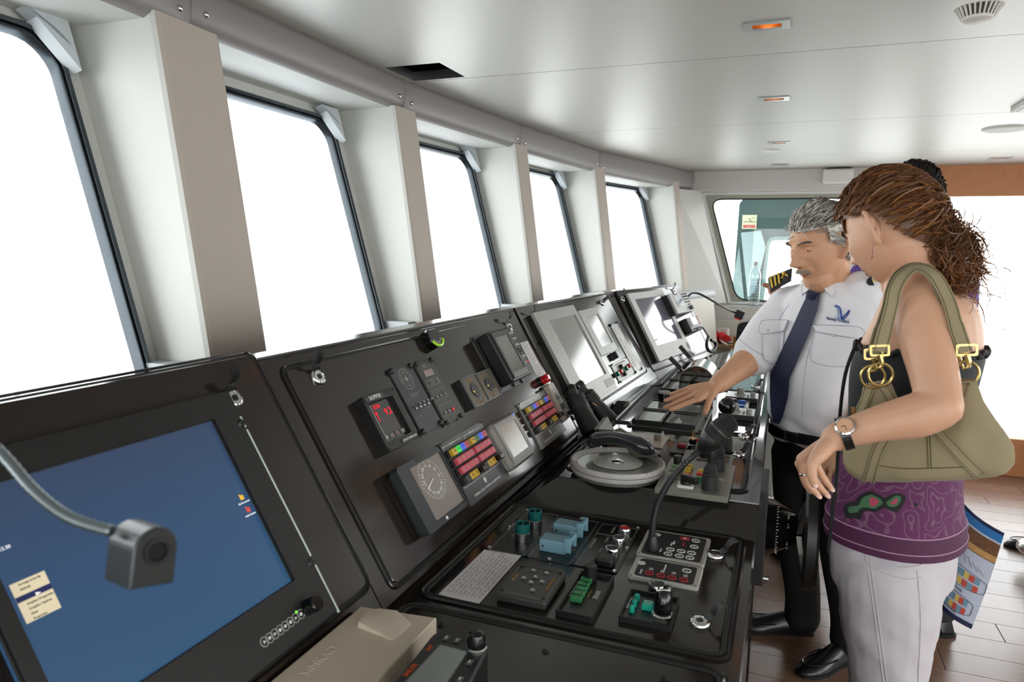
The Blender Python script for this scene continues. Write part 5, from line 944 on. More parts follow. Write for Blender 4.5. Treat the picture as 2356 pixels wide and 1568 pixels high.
# thruster plates with grey knobs
GKN=mat('knob_light_grey','a5a29c',.45)
for i,(c,k1,k2,lab) in enumerate((((((1661,935),(1739,940.7),(1734.6,958),(1650.5,950))),(1691,944),(1723,951),'nearer thruster plate with two pale grey knobs beside the captain'),((((1675.7,900),(1747,904),(1742,919),(1666.5,910))),(1704,906),(1732,911),'farther thruster plate with two pale grey knobs beside the captain'))):
    d=Dev('control_panel',lab,'control panel',D2,dq(*c),.018,.003,'thruster plates'); d.box('plate',d.full(),.0,.018,BLK,.002); d.box('face',d.full(.002),.0175,.0195,mat('panel_silver','b9bab8',.25,metal=.3),.001)
    X,Y=d.L(k1,.022); obj('knob_skirt',MB().cyl(.021,.019,.022,22,at2(X,Y)),PGR,d.t); obj('knob',MB().cyl(.0135,.022,.046,18,at2(X,Y),.002),GKN,d.t); X,Y=d.L(k2,.022); obj('small_knob',MB().cyl(.009,.019,.036,14,at2(X,Y),.001),GKN,d.t); d.tx('THRUSTER',.008,NVB,.3,.3,.0197)
d=Dev('thruster_button_plate','pale plate with two blue, two navy and one orange button between the thruster plates','control panel',D2,dq((1668,914),(1726,917),(1722,936),(1658,933)),.008,.003); d.box('plate',d.full(),0,.008,mat('panel_silver','b9bab8'),.001)
for p,m,r in (((1707,921.5),BLB,.014),((1704,932),BLB,.014),((1685,917.5),NVB,.016),((1680,929.5),NVB,.016),((1683.4,924),ORG,.0135)): X,Y=d.L(p,.018); obj('push_button',MB().cyl(r,.008,.020,20,at2(X,Y),.003),m,d.t)
d=Dev('data_plate','tiny pale green data plate near the helm hatch latch','plate',D2,dq((1687,1003),(1713,1007),(1711,1010),(1685,1006)),.0005,.003); d.box('label',d.full(),0,.001,mat('pale_green_plate','a8b49a',.5),.0002)
# helm wheel
wc=aty((1862,1222),1.78); hp=aty((1752,1205),1.78); t=thing('ship_helm','small black ship steering wheel seen edge-on with a graduated hub','steering wheel',(hp.x,1.78,wc.z)); L0=V((hp.x,1.78,wc.z)); ax=wc-L0; Lx=ax.length; Mw=Matrix(((0,0,1,0),(0,1,0,0),(-1,0,0,0),(0,0,0,1)))   # local z -> +x
obj('mount_plate',MB().rbox(-.115,.115,-.10,.10,-.03,.012,.003,Mw),BLK,t); obj('dial_cone',MB().lathe([(.075,.012),(.072,.016),(.034,.085),(.030,.09),(.030,.10),(.0001,.1)],36,Mw),BLKG,t)
screws(t,[],0)
for sy in (-1,1): obj('plate_bolt',MB().cyl(.006,.012,.024,8,Mw@Matrix.Translation((sy*.1,-.085,0))),STL,t)
hz=Lx; obj('hub',MB().lathe([(.028,.098),(.024,hz-.03),(.04,hz-.012),(.04,hz+.012),(.0001,hz+.014)],28,Mw),BLK,t)
rim=[(.128*math.cos(2*PI*i/48),.128*math.sin(2*PI*i/48),hz) for i in range(48)]
obj('rim',MB().loft([[Mw@V((r*math.cos(2*PI*i/48),r*math.sin(2*PI*i/48),hz+z)) for r,z in ((.124,-.016),(.133,-.016),(.138,-.010),(.138,.010),(.133,.016),(.124,.016),(.118,.010),(.118,-.010))] for i in range(48)],False,None,True,True),BLK,t)
for k in range(3):
    a=PI/2+k*2*PI/3; obj('spoke',MB().loft([[Mw@(Matrix.Rotation(a,4,'Z')@V((x,y,z))) for y,z in ((-w,z0),(w,z0),(w,z1),(-w,z1))] for x,w,z0,z1 in ((.02,.03,hz-.03,hz-.018),(.06,.02,hz-.022,hz-.012),(.12,.016,hz-.006,hz+.004))],True,None,False),mat('spoke_satin','6b6864',.35,metal=.6),t)
for i in range(-10,11):
    a=-PI/2+i*.12; rr=.062; big=i%2==0; obj('scale_mark',MB().box(-.0009,.0009,-.006 if big else -.003,.006,0,.0006,Mw@Matrix.Rotation(a+PI/2,4,'Z')@Matrix.Translation((0,-rr+.0,.034))@Matrix.Rotation(-1.07,4,'X')),WHT,t)
    if i%4==0 and i: text(str(abs(i)*5//2),.010,WHT,t,0,0,0,M=Mw@Matrix.Rotation(a+PI/2,4,'Z')@Matrix.Translation((0,-.0475,.0585))@Matrix.Rotation(-1.07,4,'X'),name='scale_number')
# ================================================================ FAR CORNER
lc=MB(); 
p=[aty((1585,690),5.0),aty((1622,690),5.0)]
t=thing('end_cabinet','pale beige side cabinet beyond the last console with a rounded grey ledge','cabinet',(-.62,4.6,0)); o=V((-.62,4.6,0))
# face of the cabinet continues the console line
a0,a1,a2,a3=[V(q) for q in ((-.60,4.42,1.20),(-.455,5.10,1.19),(-.41,5.10,.83),(-.38,4.45,.86))]
m=MB(); m.add([q-o for q in (a0,a1,a2,a3)]+[q-o-V((.3,0,0)) for q in (a0,a1,a2,a3)],[(0,1,2,3),(4,7,6,5),(0,4,5,1),(1,5,6,2),(2,6,7,3),(3,7,4,0)]); obj('side_panel',m,mat('beige_lining','c9c4ba',.5),t)
m=MB(); m.box(-.1,.19,0,.48,-o.z,.80); obj('lower_case',m,mat('beige_lining','c9c4ba'),t)
obj('ledge',MB().tube([a0-o+V((-.05,-.0,.02)),a1-o+V((-.02,0,.02))],.035,14),FOAM,t)
WTB=mat('pale_wood_top','b98f6c',.4,var=.12,scale=10,stretch=(1,10,1))
TZ=.83
t=thing('chart_table','pale wooden table top in the far corner below the side window','table',(-.05,5.2,0)); o=V((-.05,5.2,0)); obj('table_top',MB().slab([(-.265,-.72),(.25,-.72),(.25,.67),(-.50,.67),(-.50,.13),(-.265,.13)],TZ-.03,TZ),WTB,t); obj('table_base',MB().slab([(-.25,-.69),(.22,-.69),(.22,.64),(-.46,.64),(-.46,.16),(-.25,.16)],0,TZ-.03),WALL,t)
c=atz((1664,784),TZ); t=thing('coffee_mug','white coffee mug standing on a saucer on the wooden table','mug',c+V((0,0,.008))); CER=mat('white_ceramic','d6d3ce',.25); obj('cup',MB().lathe([(.034,0),(.041,.004),(.043,.09),(.0405,.09),(.038,.01),(.0001,.008)],28),CER,t); obj('handle',MB().tube(spline([(-.042,0,.075),(-.066,0,.07),(-.07,0,.04),(-.042,0,.018)],5),.006,8,flat=1.5),CER,t)
c2=atz((1672,787),TZ); t=thing('saucer','grey shallow dish under the white mug','dish',c2+V((.01,0,0))); obj('dish_body',MB().lathe([(.05,0),(.085,.006),(.088,.008),(.05,.004),(.0001,.003)],32),mat('grey_dish','8f8a86',.4),t)
c=atz((1651,787),TZ); t=thing('feather_duster','fluffy coral red duster with white plastic handle on the table','duster',c); fm=MB(); rr=random.Random(5)
for i in range(420):
    v=V((rr.gauss(0,1),rr.gauss(0,1),abs(rr.gauss(0,.8)))).normalized(); q=V((v.x*.09,v.y*.09,.012+v.z*.06)); s=V((v.x*.03,v.y*.03,.02)); n_=v.cross(V((rr.random(),rr.random(),rr.random()))).normalized()*.008; fm.add([s-n_,s+n_,q+n_*.7,q*1.15,q-n_*.7],[(0,1,2,3,4)])
obj('plumes',fm,mat('coral_red_fluff','e2595a',.85),t,kind='stuff'); e=atz((1675,794),TZ+.012)-c; obj('handle',MB().tube([V((0,0,.03)),e*.5+V((0,0,.012)),e],[.009,.007,.009],10),CER,t)
c=atz((1693,800),TZ); t=thing('wooden_block','small orange wooden holder block on the table edge beside the captain','holder',c); obj('block',MB().rbox(-.022,.022,-.03,.03,0,.085,.003),mat('orange_wood','b8803a',.45,var=.2,scale=20),t); obj('block_slot',MB().rbox(-.012,.012,-.02,.02,.078,.086,.002),BLK,t)
c=aty((1745,770),5.15); t=thing('padded_case','black padded case or seat back standing behind the mug','case',(c.x,5.15,TZ)); m=MB(); 
pl=rpoly([(-.15,0),(.2,0),(.2,.22),(.02,.215),(-.14,.18)],.03); m.slab(pl,-.05,.05,Matrix(((1,0,0,0),(0,0,1,0),(0,1,0,0),(0,0,0,1))),ch=.012); obj('body',m,mat('black_fabric','19191a',.75,bump=.2,bscale=300),t); obj('flap',MB().rbox(-.135,.195,-.058,-.048,.12,.18,.005),mat('black_fabric','19191a'),t)
c=aty((1734,693),YF-.045); t=thing('water_bottle','clear ribbed plastic water bottle with white cap on the side window ledge','bottle',(c.x,YF-.045,1.076)); top=aty((1736,602),YF-.045).z-1.076; k=top/.32; CLB=glassy('bottle_plastic',(.90,.94,.95),.06,3.)
pr=[(.0001,.002),(.036,.0),(.042,.006)]
for i in range(9): z=.02+.02*i; pr+=[(.042,z),(.039,z+.006),(.042,z+.012)]
pr+=[(.043,.215),(.040,.24),(.028,.27),(.015,.288),(.0135,.298)]
obj('bottle_body',MB().lathe([(r*1.05,z*k) for r,z in pr],28),CLB,t); obj('cap',MB().cyl(.0165,.292*k,.32*k,18,ch=.002),PGR,t); obj('label',MB().lathe([(.0455,.09*k),(.0455,.15*k)],28),glassy('label_film',(.86,.88,.92),.2,1.),t)
# ================================================================ NEAR GOOSENECK LAMP
def dp(p,k): return EYE+ray(p)*k
hc=dp((338,1270),.47); ga=[dp(p,k) for p,k in (((-260,820),.52),((-120,930),.51),((0,1040),.495),((80,1130),.48),((160,1190),.47),((258,1222),.465))]
t=thing('gooseneck_lamp','blurred gunmetal gooseneck chart lamp hanging in front of the blue monitor','lamp',hc); GUN=mat('gunmetal_paint','3d4246',.35,metal=.4,var=.05)
sp=spline([p-hc for p in ga],14); obj('gooseneck',MB().tube(sp,[.0042 if i%2 else .0037 for i in range(len(sp))],12),mat('flex_steel','7d868a',.3,metal=.8),t)
# head: rounded-top block; its black face with the lamp hole looks to the right
vx=RW@V((1,0,0)); vy=RW@V((0,1,0)); vz=RW@V((0,0,1)); fx=(vx*.80+vz*.6).normalized(); up=(vy*.985+vx*.02-vz*.12); up=(up-fx*up.dot(fx)).normalized(); sd=fx.cross(up)
Mh=Matrix((sd,up,fx)).transposed().to_4x4(); w=.0145
dsh=[(w*math.cos(a),.004+w*math.sin(a)) for a in [PI*i/16 for i in range(17)]]+[(-w,-.020),(w,-.020)]
obj('lamp_head',MB().slab(dsh,-.024,.012,Mh,ch=.0015),GUN,t); obj('black_face',MB().slab([(x*.93,y*.93) for x,y in dsh],.0119,.0127,Mh),RUB,t); obj('lamp_ring',MB().lathe([(.0085,.0125),(.0085,.0142),(.0065,.0142),(.0060,.0127)],24,Mh@Matrix.Translation((0,.003,0))),BLKG,t); obj('lamp_hole',MB().cyl(.0058,.0126,.0131,20,Mh@Matrix.Translation((0,.003,0))),mat('near_black','060606'),t)  # lamp hole drawn as a flat near-black disc
# deck items on the right
c=atz((2340,1238),0); t=thing('black_shoe','polished black shoe of someone outside the right picture edge','shoe',(1.235,4.30,0))
def shoe_mesh(L=.29,w=.10,h=.085):
    st=[(-.02,.030,.030,.0),(.0,.040,.075,.0),(.05,.041,.088,.0),(.10,.040,.085,.0),(.15,.044,.066,.0),(.20,.050,.052,.0),(.245,.045,.042,.0),(.28,.028,.030,.0),(.295,.010,.018,.0)]
    rings=[]
    for x,hw,hh,z in st: rings.append([V((x,hw*math.cos(a)*(1 if math.sin(a)>-.3 else 1),.012+max(-.012,hh*math.sin(a)) if math.sin(a)<0 else .012+(hh-.012)*math.sin(a))) for a in [2*PI*i/18 for i in range(18)]])
    return MB().loft(rings), MB().loft([[V((x*1.01,(hw+.004)*math.cos(2*PI*i/18),z)) for i in range(18)] for x,hw,z in []] ) if False else None
def sole_poly(): return [(-.03,-.02),(-.02,-.038),(.05,-.043),(.12,-.042),(.2,-.054),(.26,-.046),(.295,-.02),(.302,0),(.295,.02),(.26,.046),(.2,.054),(.12,.042),(.05,.043),(-.02,.038),(-.03,.02)]
SHOE=mat('black_leather','131212',.28,var=.1,bump=.08,bscale=200); SOLE=mat('black_sole','0c0c0c',.6)
def add_shoe(par,pos,ang,k=.95,nm='shoe',woven=False):
    M=Matrix.Translation(pos)@Matrix.Rotation(ang,4,'Z')@Matrix.Scale(k,4); m,_=shoe_mesh(); u=MB().add(m.v,m.f,M,True); o=obj(nm,u,SHOE,par); obj('sole',MB().slab(sole_poly(),0,.014,M),SOLE,o)
    obj('welt',MB().tube([M@V((.17+.105*math.cos(a),.042*math.sin(a),.045)) for a in [-1.9+3.8*i/14 for i in range(15)]],.003*k,6),SHOE,o); return o
add_shoe(t,(0,0,0),PI*1.02+0,1.); t.location=(1.46,4.22,0)
obj('trouser_cuff',MB().lathe([(.062,.07),(.07,.30),(.075,.45)],20,Matrix.Translation((-.03,.0,0))),mat('charcoal_cloth','2a2829',.8),t)
c=atz((2345,1300),0); t=thing('chair_base','polished steel loop foot of a helm chair at the right picture edge','chair',(1.42,3.85,0))
lp=[(-.27+.05,-.0,.10),(-.255,.10,.10),(-.19,.19,.10),(-.05,.235,.10),(.12,.24,.10),(.12,-.24,.10),(-.05,-.235,.10),(-.19,-.19,.10),(-.255,-.10,.10)]
obj('foot_ring',MB().tube(spline(lp,6,True),.024,12,closed=True),CHR,t); obj('floor_glide',MB().cyl(.03,0,.08,16,Matrix.Translation((-.2,-.06,0))),RUB,t); obj('floor_glide',MB().cyl(.03,0,.08,16,Matrix.Translation((.1,.2,0))),RUB,t); obj('floor_glide',MB().cyl(.03,0,.08,16,Matrix.Translation((.1,-.2,0))),RUB,t); obj('column',MB().cyl(.04,.0,.6,20),CHR,t); obj('seat',MB().rbox(-.22,.24,-.23,.23,.5,.62,.04),mat('black_fabric','19191a'),t); obj('strut',MB().tube([(-.235,0,.1),(0,0,.14),(.12,0,.1)],.016,8),CHR,t)
# ================================================================ PEOPLE
def remesh(mb,vox,it=4,fac=.5,name='body'):
    me=bpy.data.meshes.new('tmp'); me.from_pydata(mb.v,[],mb.f); b=bmesh.new(); b.from_mesh(me); bmesh.ops.recalc_face_normals(b,faces=b.faces[:]); b.to_mesh(me); b.free()
    o=bpy.data.objects.new('tmp',me); C.objects.link(o); r=o.modifiers.new('r','REMESH'); r.mode='VOXEL'; r.voxel_size=vox; r.use_smooth_shade=True
    if it: s=o.modifiers.new('s','SMOOTH'); s.factor=fac; s.iterations=it
    dg=bpy.context.evaluated_depsgraph_get(); out=bpy.data.meshes.new_from_object(o.evaluated_get(dg)); bpy.data.objects.remove(o); bpy.data.meshes.remove(me); out.name=name
    out.polygons.foreach_set('use_smooth',[True]*len(out.polygons)); out.materials.clear(); return out
def shift(me,o):
    for v in me.vertices: v.co-=o
    return me
def ramp(R,n):
    o=[]; K=len(R)
    for k in range(K-1):
        a,b,c,d=R[max(k-1,0)],R[k],R[k+1],R[min(k+2,K-1)]
        for i in range(n): t=i/n; o.append(max(min(b,c)*.9,.5*((2*b)+(c-a)*t+(2*a-5*b+4*c-d)*t*t+(3*b-a-3*c+d)*t**3)))
    return o+[R[-1]]
def limb(mb,P,R,n=6,m=14,flat=1.,up=None):
    P=[V(p) for p in P]; sp=spline(P,n); rr=ramp(R,n); a=(sp[0]-sp[1]).normalized(); b=(sp[-1]-sp[-2]).normalized()
    sp=[sp[0]+a*rr[0]*.9,sp[0]+a*rr[0]*.55]+sp+[sp[-1]+b*rr[-1]*.55,sp[-1]+b*rr[-1]*.9]; rr=[rr[0]*.4,rr[0]*.83]+rr+[rr[-1]*.83,rr[-1]*.4]
    return mb.tube(sp,rr,m,flat=flat,up=up)
def ell(c,Rv,Fv,w,d,n=28,p=2.3,fb=0.):
    o=[]
    for i in range(n):
        a=2*PI*i/n; ca,sa=math.cos(a),math.sin(a); x=math.copysign(abs(ca)**(2/p),ca); y=math.copysign(abs(sa)**(2/p),sa); o.append(V(c)+Rv*(w*x)+Fv*(d*y*(1+ (fb if y>0 else 0))))
    return o
def rings_smooth(S,n=3):          # list of (centre,w,d,fb) -> dense
    C_=spline([s[0] for s in S],n); W_=ramp([s[1] for s in S],n); D_=ramp([s[2] for s in S],n); F_=ramp([s[3]+1 for s in S],n)
    return list(zip(C_,W_,D_,[f-1 for f in F_]))
def g(y,z,y0,z0,sy,sz): return math.exp(-((y-y0)/sy)**2-((z-z0)/sz)**2)
def head_pt(d,ft):
    x,y,z=d; L,Wd,H=.098,.0775,.113
    if z<0: H=.118
    p=V((x*L,y*Wd,z*H))
    if p.z<-.02:      # jaw narrows and comes forward
        t=min(1,(-.02-p.z)/.095); p.y*=1-(.34-ft.get('jowl',0))*t**1.4; p.x=p.x*(1-.12*t)+.022*t*(1 if x>-.3 else .2)
        if x<-.1: p.x*=1-.35*t
    if p.z>.0 and x>0: p.x*=1-.10*(p.z/.113)**2*.5
    fr_=max(0.,min(1.,(x-.05)/.35))
    if fr_>0:
        ay=abs(p.y); zz=p.z; k=ft.get('nose',1.)
        dx= .010*g(p.y,zz,0,.0,.009,.02)+.016*k*g(p.y,zz,0,-.022,.0105,.018)+.022*k*g(p.y,zz,0,-.040,.0125,.011)+.009*k*g(ay,zz,.013,-.043,.008,.008)
        dx+=.0075*g(ay,zz,.026,.021,.020,.009)*ft.get('brow',1.)-.0115*g(ay,zz,.031,.003,.016,.013)+.005*g(ay,zz,.043,-.024,.018,.016)
        dx+=.0085*g(ay,zz,0,-.066,.020,.007)+.0085*g(ay,zz,0,-.081,.017,.007)-.004*g(ay,zz,0,-.0735,.024,.003)+.009*g(ay,zz,0,-.105,.020,.014)-.003*g(ay,zz,0,-.092,.02,.005)
        dx-=.004*g(ay,zz,.034,-.052,.007,.02)*ft.get('fold',0)
        dx+=.004*g(ay,zz,.03,-.012,.014,.006)*ft.get('bag',0)
        p.x+=dx*fr_
    return p
def head_mb(ft,n=88,m=66):
    mb=MB(); rings=[]
    for k in range(m+1):
        a=PI*(k+.03)/(m+.06)-PI/2; rings.append([head_pt((math.cos(a)*math.cos(2*PI*i/n),math.cos(a)*math.sin(2*PI*i/n),math.sin(a)),ft) for i in range(n)])
    mb.loft(rings)
    for s in (-1,1):   # ears
        M=Matrix.Translation((-.010+ft.get('earx',0),s*ft.get('eary',.071),-.008))@Matrix.Rotation(-s*.45,4,'Z')@Matrix.Rotation(.18,4,'Y')@Matrix.Scale(ft.get('eark',1.),4)
        pts=[(.012+.0*1,0,.03),(-.004,s*.010,.036),(-.019,s*.016,.024),(-.021,s*.019,.004),(-.012,s*.015,-.016),(-.001,s*.009,-.029),(.006,s*.002,-.03)]
        mb.tube([M@V(q) for q in spline(pts,5)],.0058,8); mb.sphere((0,0,0),1,12,8,M@Matrix.Translation((-.006,s*.003,.0))@Matrix.Diagonal((.014,.0055,.027,1)))
        mb.sphere((0,0,0),1,10,6,M@Matrix.Translation((.001,s*.004,-.030))@Matrix.Diagonal((.008,.005,.009,1)))
    return mb
def frame3(o,f,u,k=1.):
    f=V(f).normalized(); u=V(u); u=(u-f*u.dot(f)).normalized(); l=u.cross(f); m=Matrix((f,l,u)).transposed().to_4x4()@Matrix.Scale(k,4); m.translation=V(o); return m
def face_fn(ft):
    h=head_mb(ft); B=BVHTree.FromPolygons([V(v) for v in h.v],h.f)
    def f(y,z,off=0.):
        r=B.ray_cast(V((.3,y,z)),V((-1,0,0))); p=r[0] if r[0] is not None else V((.08,y,z)); return p+V((off,0,0))
    return f
def face_parts(par,M,ft,skin,lipm,browm,lid=.75,iris='3a2a20',browth=.0012):
    f=face_fn(ft)
    for s in (-1,1):
        e=f(s*.031,.002); c=V((e.x-.0085,s*.031,.002)); obj('eye',MB().sphere(c,.0118,16,12,M),mat('eye_white','cfc6be',.2),par); obj('iris',MB().sphere(c+V((.0078,0,-.0035)),.0052,12,10,M),mat('iris_'+iris,iris,.15),par)
        for nm,a0,a1,k in (('upper_eyelid',1.45,-.05-lid*.42,7),('lower_eyelid',-1.3,-.62-lid*.08,4)):
            m=MB(); rg=[]
            for q in range(k):
                a=a0+(a1-a0)*q/(k-1); rg.append([c+V((.0128*math.cos(a)*math.cos(b),.0132*math.cos(a)*math.sin(b)*1.1,.0128*math.sin(a)-abs(math.sin(b))*.001)) for b in [-1.4+2.8*i/12 for i in range(13)]])
            vs=[p for r in rg for p in r]; m.add(vs,[(q*13+i,q*13+i+1,(q+1)*13+i+1,(q+1)*13+i) for q in range(k-1) for i in range(12)],M,True)
            o=obj(nm,m,skin,par)
            if nm[0]=='u': obj('lash_line',MB().tube([p+V((.0005,0,-.0003)) for p in rg[-1][1:-1]],.0008,5,M),mat('lash_dark','2a1d18',.7),o)
        m=MB(); rr=random.Random(3)
        for i in range(110):
            t=.04+.9*rr.random(); y=s*(.013+.036*t); z=.0185+.0065*math.sin(t*2.6)+(rr.random()-.5)*.005; b=f(y,z,.0004); q=b+V((.002,s*.008,.0008+.002*(1-t))); m.tube([b,b.lerp(q,.5)+V((.0012,0,0)),q],[browth,browth*.8,.0002],4,M)
        obj('eyebrow',m,browm,par)
    rows=[]
    for z0,up in ((-.0655,0),(-.0685,1),(-.0722,2),(-.0737,3),(-.0755,4),(-.0805,5),(-.0848,6)):
        r=[]
        for i in range(13):
            y=-.0235+.047*i/12; k=1-(abs(y)/.0245)**2; z=-.0737+(z0+.0737)*k; r.append(f(y,z,.0009 if up!=3 else -.0012))
        rows.append(r)
    vs=[p for r in rows for p in r]; m=MB(); m.add(vs,[(q*13+i,q*13+i+1,(q+1)*13+i+1,(q+1)*13+i) for q in range(6) for i in range(12)],M,True); obj('lips',m,lipm,par)
    obj('mouth_line',MB().tube([f(-.021+.042*i/10,-.0737+.0012*math.cos(i*.9),.0003) for i in range(11)],.0010,5,M),mat('mouth_dark','4a2420',.6),par)
    for s in (-1,1): obj('nostril',MB().sphere((0,0,0),1,8,6,M@Matrix.Translation(f(s*.0095,-.0505,-.0012))@Matrix.Diagonal((.003,.0035,.0022,1))),mat('mouth_dark','4a2420'),par)
def surf(bvh,px,off=.003,fall=None):
    d=ray(px).normalized(); h=bvh.ray_cast(EYE,d)
    if h[0] is None: return V(fall) if fall is not None else None
    return h[0]-d*0+ (h[1] if h[1].dot(d)<0 else -h[1])*off
def bvh_of(me): return BVHTree.FromPolygons([v.co for v in me.vertices],[tuple(p.vertices) for p in me.polygons])
def patch(bvh,quad,nu=6,nv=6,off=.003,th=.003,o=V(),yfall=None):
    # quad picture corners laid on a garment as a thin cloth piece
    a,b,c,d=[V(p) for p in quad]; G=[]
    for j in range(nv+1):
        r=[]
        for i in range(nu+1):
            u,v=i/nu,j/nv; p=(a*(1-u)+b*u)*(1-v)+(d*(1-u)+c*u)*v; q=surf(bvh,p,off)
            if q is None: q=aty(p,yfall) if yfall else (r[-1] if r else None)
            r.append(q)
        G.append(r)
    flat=[p for r in G for p in r]; good=[p for p in flat if p is not None]; 
    for k in range(len(flat)):
        if flat[k] is None: flat[k]=good[0] if good else V()
    nrm=(flat[nu]-flat[0]).cross(flat[-1]-flat[0]).normalized(); 
    if nrm.dot(EYE-flat[0])<0: nrm=-nrm
    m=MB(); n=len(flat); vs=[p-o for p in flat]+[p-nrm*th-o for p in flat]; W_=nu+1; fs=[]
    for j in range(nv):
        for i in range(nu): k=j*W_+i; fs+=[(k,k+1,k+W_+1,k+W_),(n+k,n+k+W_,n+k+W_+1,n+k+1)]
    bd=[i for i in range(W_)]+[j*W_+nu for j in range(1,nv+1)]+[nv*W_+i for i in range(nu-1,-1,-1)]+[j*W_ for j in range(nv-1,0,-1)]
    for i in range(len(bd)): k,l=bd[i],bd[(i+1)%len(bd)]; fs.append((k,l,n+l,n+k))
    return m.add(vs,fs,None,True)
def line_on(bvh,pts,r=.0012,off=.001,o=V(),n=5,yfall=None):
    q=[]
    for p in spline([V((p[0],p[1],0)) for p in pts],n):
        s=surf(bvh,(p.x,p.y),off)
        if s is None and yfall: s=aty((p.x,p.y),yfall)
        if s is not None: q.append(s-o)
    return MB().tube(q,r,6) if len(q)>1 else MB().sphere((0,0,0),.001,4,3)
def strands(paths,r0,r1,n=3):
    m=MB()
    for P in paths:
        K=len(P); rr=[r0*(1-i/(K-1))+r1*i/(K-1) for i in range(K)]; m.tube(P,rr,n)
    return m
SK1=mat('tanned_skin','d6a382',.5,var=.08,scale=50,bump=.12,bscale=260,sss=.06); SK2=mat('fair_skin','d0a184',.48,var=.05,scale=40,bump=.05,bscale=300,sss=.06); SK3=mat('olive_skin','a87458',.5,var=.06)
LIP1=mat('man_lips','a8604e',.45); LIP2=mat('woman_lips','b05a54',.35); NAIL=mat('fingernail','e8c0b0',.25)
SHIRT=mat('white_shirt_cloth','eeeef4',.75,var=.02,scale=30,bump=.10,bscale=14,sheen=.2); NAVY=mat('navy_tie_cloth','1c2444',.6,var=.1,scale=300,bump=.1,bscale=900); BLKC=mat('black_cloth','0c0c0d',.8,var=.1); WHC=mat('white_trouser_cloth','c2bcc2',.8,var=.04,scale=12,bump=.28,bscale=18)
# ---------------------------------------------------------------- captain
J=lambda x,y,d:aty((x,y),d)
cap=thing('person','grey-haired man in white uniform shirt, navy tie and gold-striped epaulettes reaching over the console','person',(.15,2.66,0)); co_=V((.15,2.66,0))
F=V((-.60,-.80,0)).normalized(); Rv=V((F.y,-F.x,0)); 
hipC=V((.155,2.585,.86)); 
def tor(sc=1.):
    return rings_smooth([(V((.158,2.60,.80)),.150*sc,.118*sc,0),(V((.152,2.575,.90)),.152*sc,.128*sc,.10),(V((.146,2.55,1.0)),.160*sc,.138*sc,.16),(V((.142,2.525,1.10)),.164*sc,.136*sc,.14),(V((.140,2.50,1.20)),.170*sc,.128*sc,.06),(V((.140,2.48,1.29)),.178*sc,.112*sc,0),(V((.140,2.465,1.345)),.165*sc,.094*sc,0),(V((.139,2.45,1.385)),.115*sc,.078*sc,0),(V((.137,2.435,1.415)),.072*sc,.066*sc,0)],3)
Rs=J(1806,702,2.54); Re=J(1742,812,2.47); Rw=J(1652,884,2.31)
Ls=J(1998,672,2.40); Le=Ls+V((.075,.02,-.27)); Lw=Le+V((-.10,-.10,-.20))
def hand(mb,wr,fingers,r=.0085,pr=.013):
    for f in fingers:
        limb(mb,[wr+(f[0]-wr)*.08]+[wr.lerp(f[0],.5)]+[f[0]],[pr*1.1,pr*1.15,pr*.95],4,10); limb(mb,f,[r*1.12,r*1.05,r*.95,r*.8][:len(f)],4,10)
capF=[[J(1607,917,2.235),J(1572,931,2.215),J(1555,938,2.205),J(1543,942,2.20)],[J(1597,908,2.255),J(1562,923,2.235),J(1544,931,2.23),J(1529,937,2.225)],[J(1589,900,2.28),J(1557,912,2.265),J(1541,918,2.26),J(1531,921,2.255)],[J(1587,893,2.305),J(1565,900,2.295),J(1551,905,2.29),J(1543,907,2.288)],[J(1644,897,2.275),J(1634,916,2.255),J(1627,936,2.245),J(1622,949,2.24)]]
HM=frame3(J(1888,560,2.36),(-.72,-.66,-.26),(-.14,-.10,1),.985); ft1=dict(nose=1.3,brow=1.7,fold=1.8,jowl=.18,bag=1.2,earx=.014,eary=.0735,eark=1.08)
body=MB()
hm=head_mb(ft1); body.add(hm.v,hm.f,HM,True)
nb=V((.139,2.45,1.37)); limb(body,[nb,nb.lerp(HM@V((-.02,0,-.06)),.5),HM@V((-.018,0,-.05))],[.066,.062,.062],5,18); limb(body,[HM@V((.03,0,-.095)),nb+F*.05+V((0,0,.04))],[.045,.05],4,14)
body.loft([ell(c,Rv,F,w*.9,d*.88,24,2.3,fb) for c,w,d,fb in tor()])
limb(body,[Rs,Rs.lerp(Re,.5),Re,Re.lerp(Rw,.35),Re.lerp(Rw,.75),Rw],[.056,.053,.047,.046,.036,.031],5,16); limb(body,[Ls,Ls.lerp(Le,.5),Le,Le.lerp(Lw,.4),Lw],[.054,.050,.044,.042,.030],5,14)
hand(body,Rw,capF[:4]); limb(body,[Rw.lerp(capF[4][0],.3)]+capF[4],[.017,.016,.0115,.0105,.009],4,10)
lf=[[Lw+V((-.03-.02*i,-.05+.012*i,-.07)),Lw+V((-.035-.02*i,-.06+.012*i,-.105)),Lw+V((-.03-.02*i,-.06+.012*i,-.13))] for i in range(4)]; hand(body,Lw,lf); limb(body,[Lw,Lw+V((.02,-.04,-.04)),Lw+V((.015,-.06,-.075))],[.016,.012,.009],4,8)
bm=shift(remesh(body,.0030,1,.5),co_); obj('body',bm,SK1,cap)
face_parts(cap,Matrix.Translation(-co_)@HM,ft1,SK1,LIP1,mat('grey_brow','7d7268',.8),.95)
mus=MB(); rr=random.Random(9); ff1=face_fn(ft1)
for i in range(260):
    y=(rr.random()-.5)*.050; z=-.0605-3.5*y*y-rr.random()*.005; b=ff1(y,z,.0004); q=b+V((.003,y*.22,-.0075)); mus.tube([b,b.lerp(q,.5)+V((.001,0,0)),q],[.0008,.0008,.0002],4,Matrix.Translation(-co_)@HM)
obj('moustache',mus,mat('moustache_grey','a09486',.8),cap,kind='stuff')
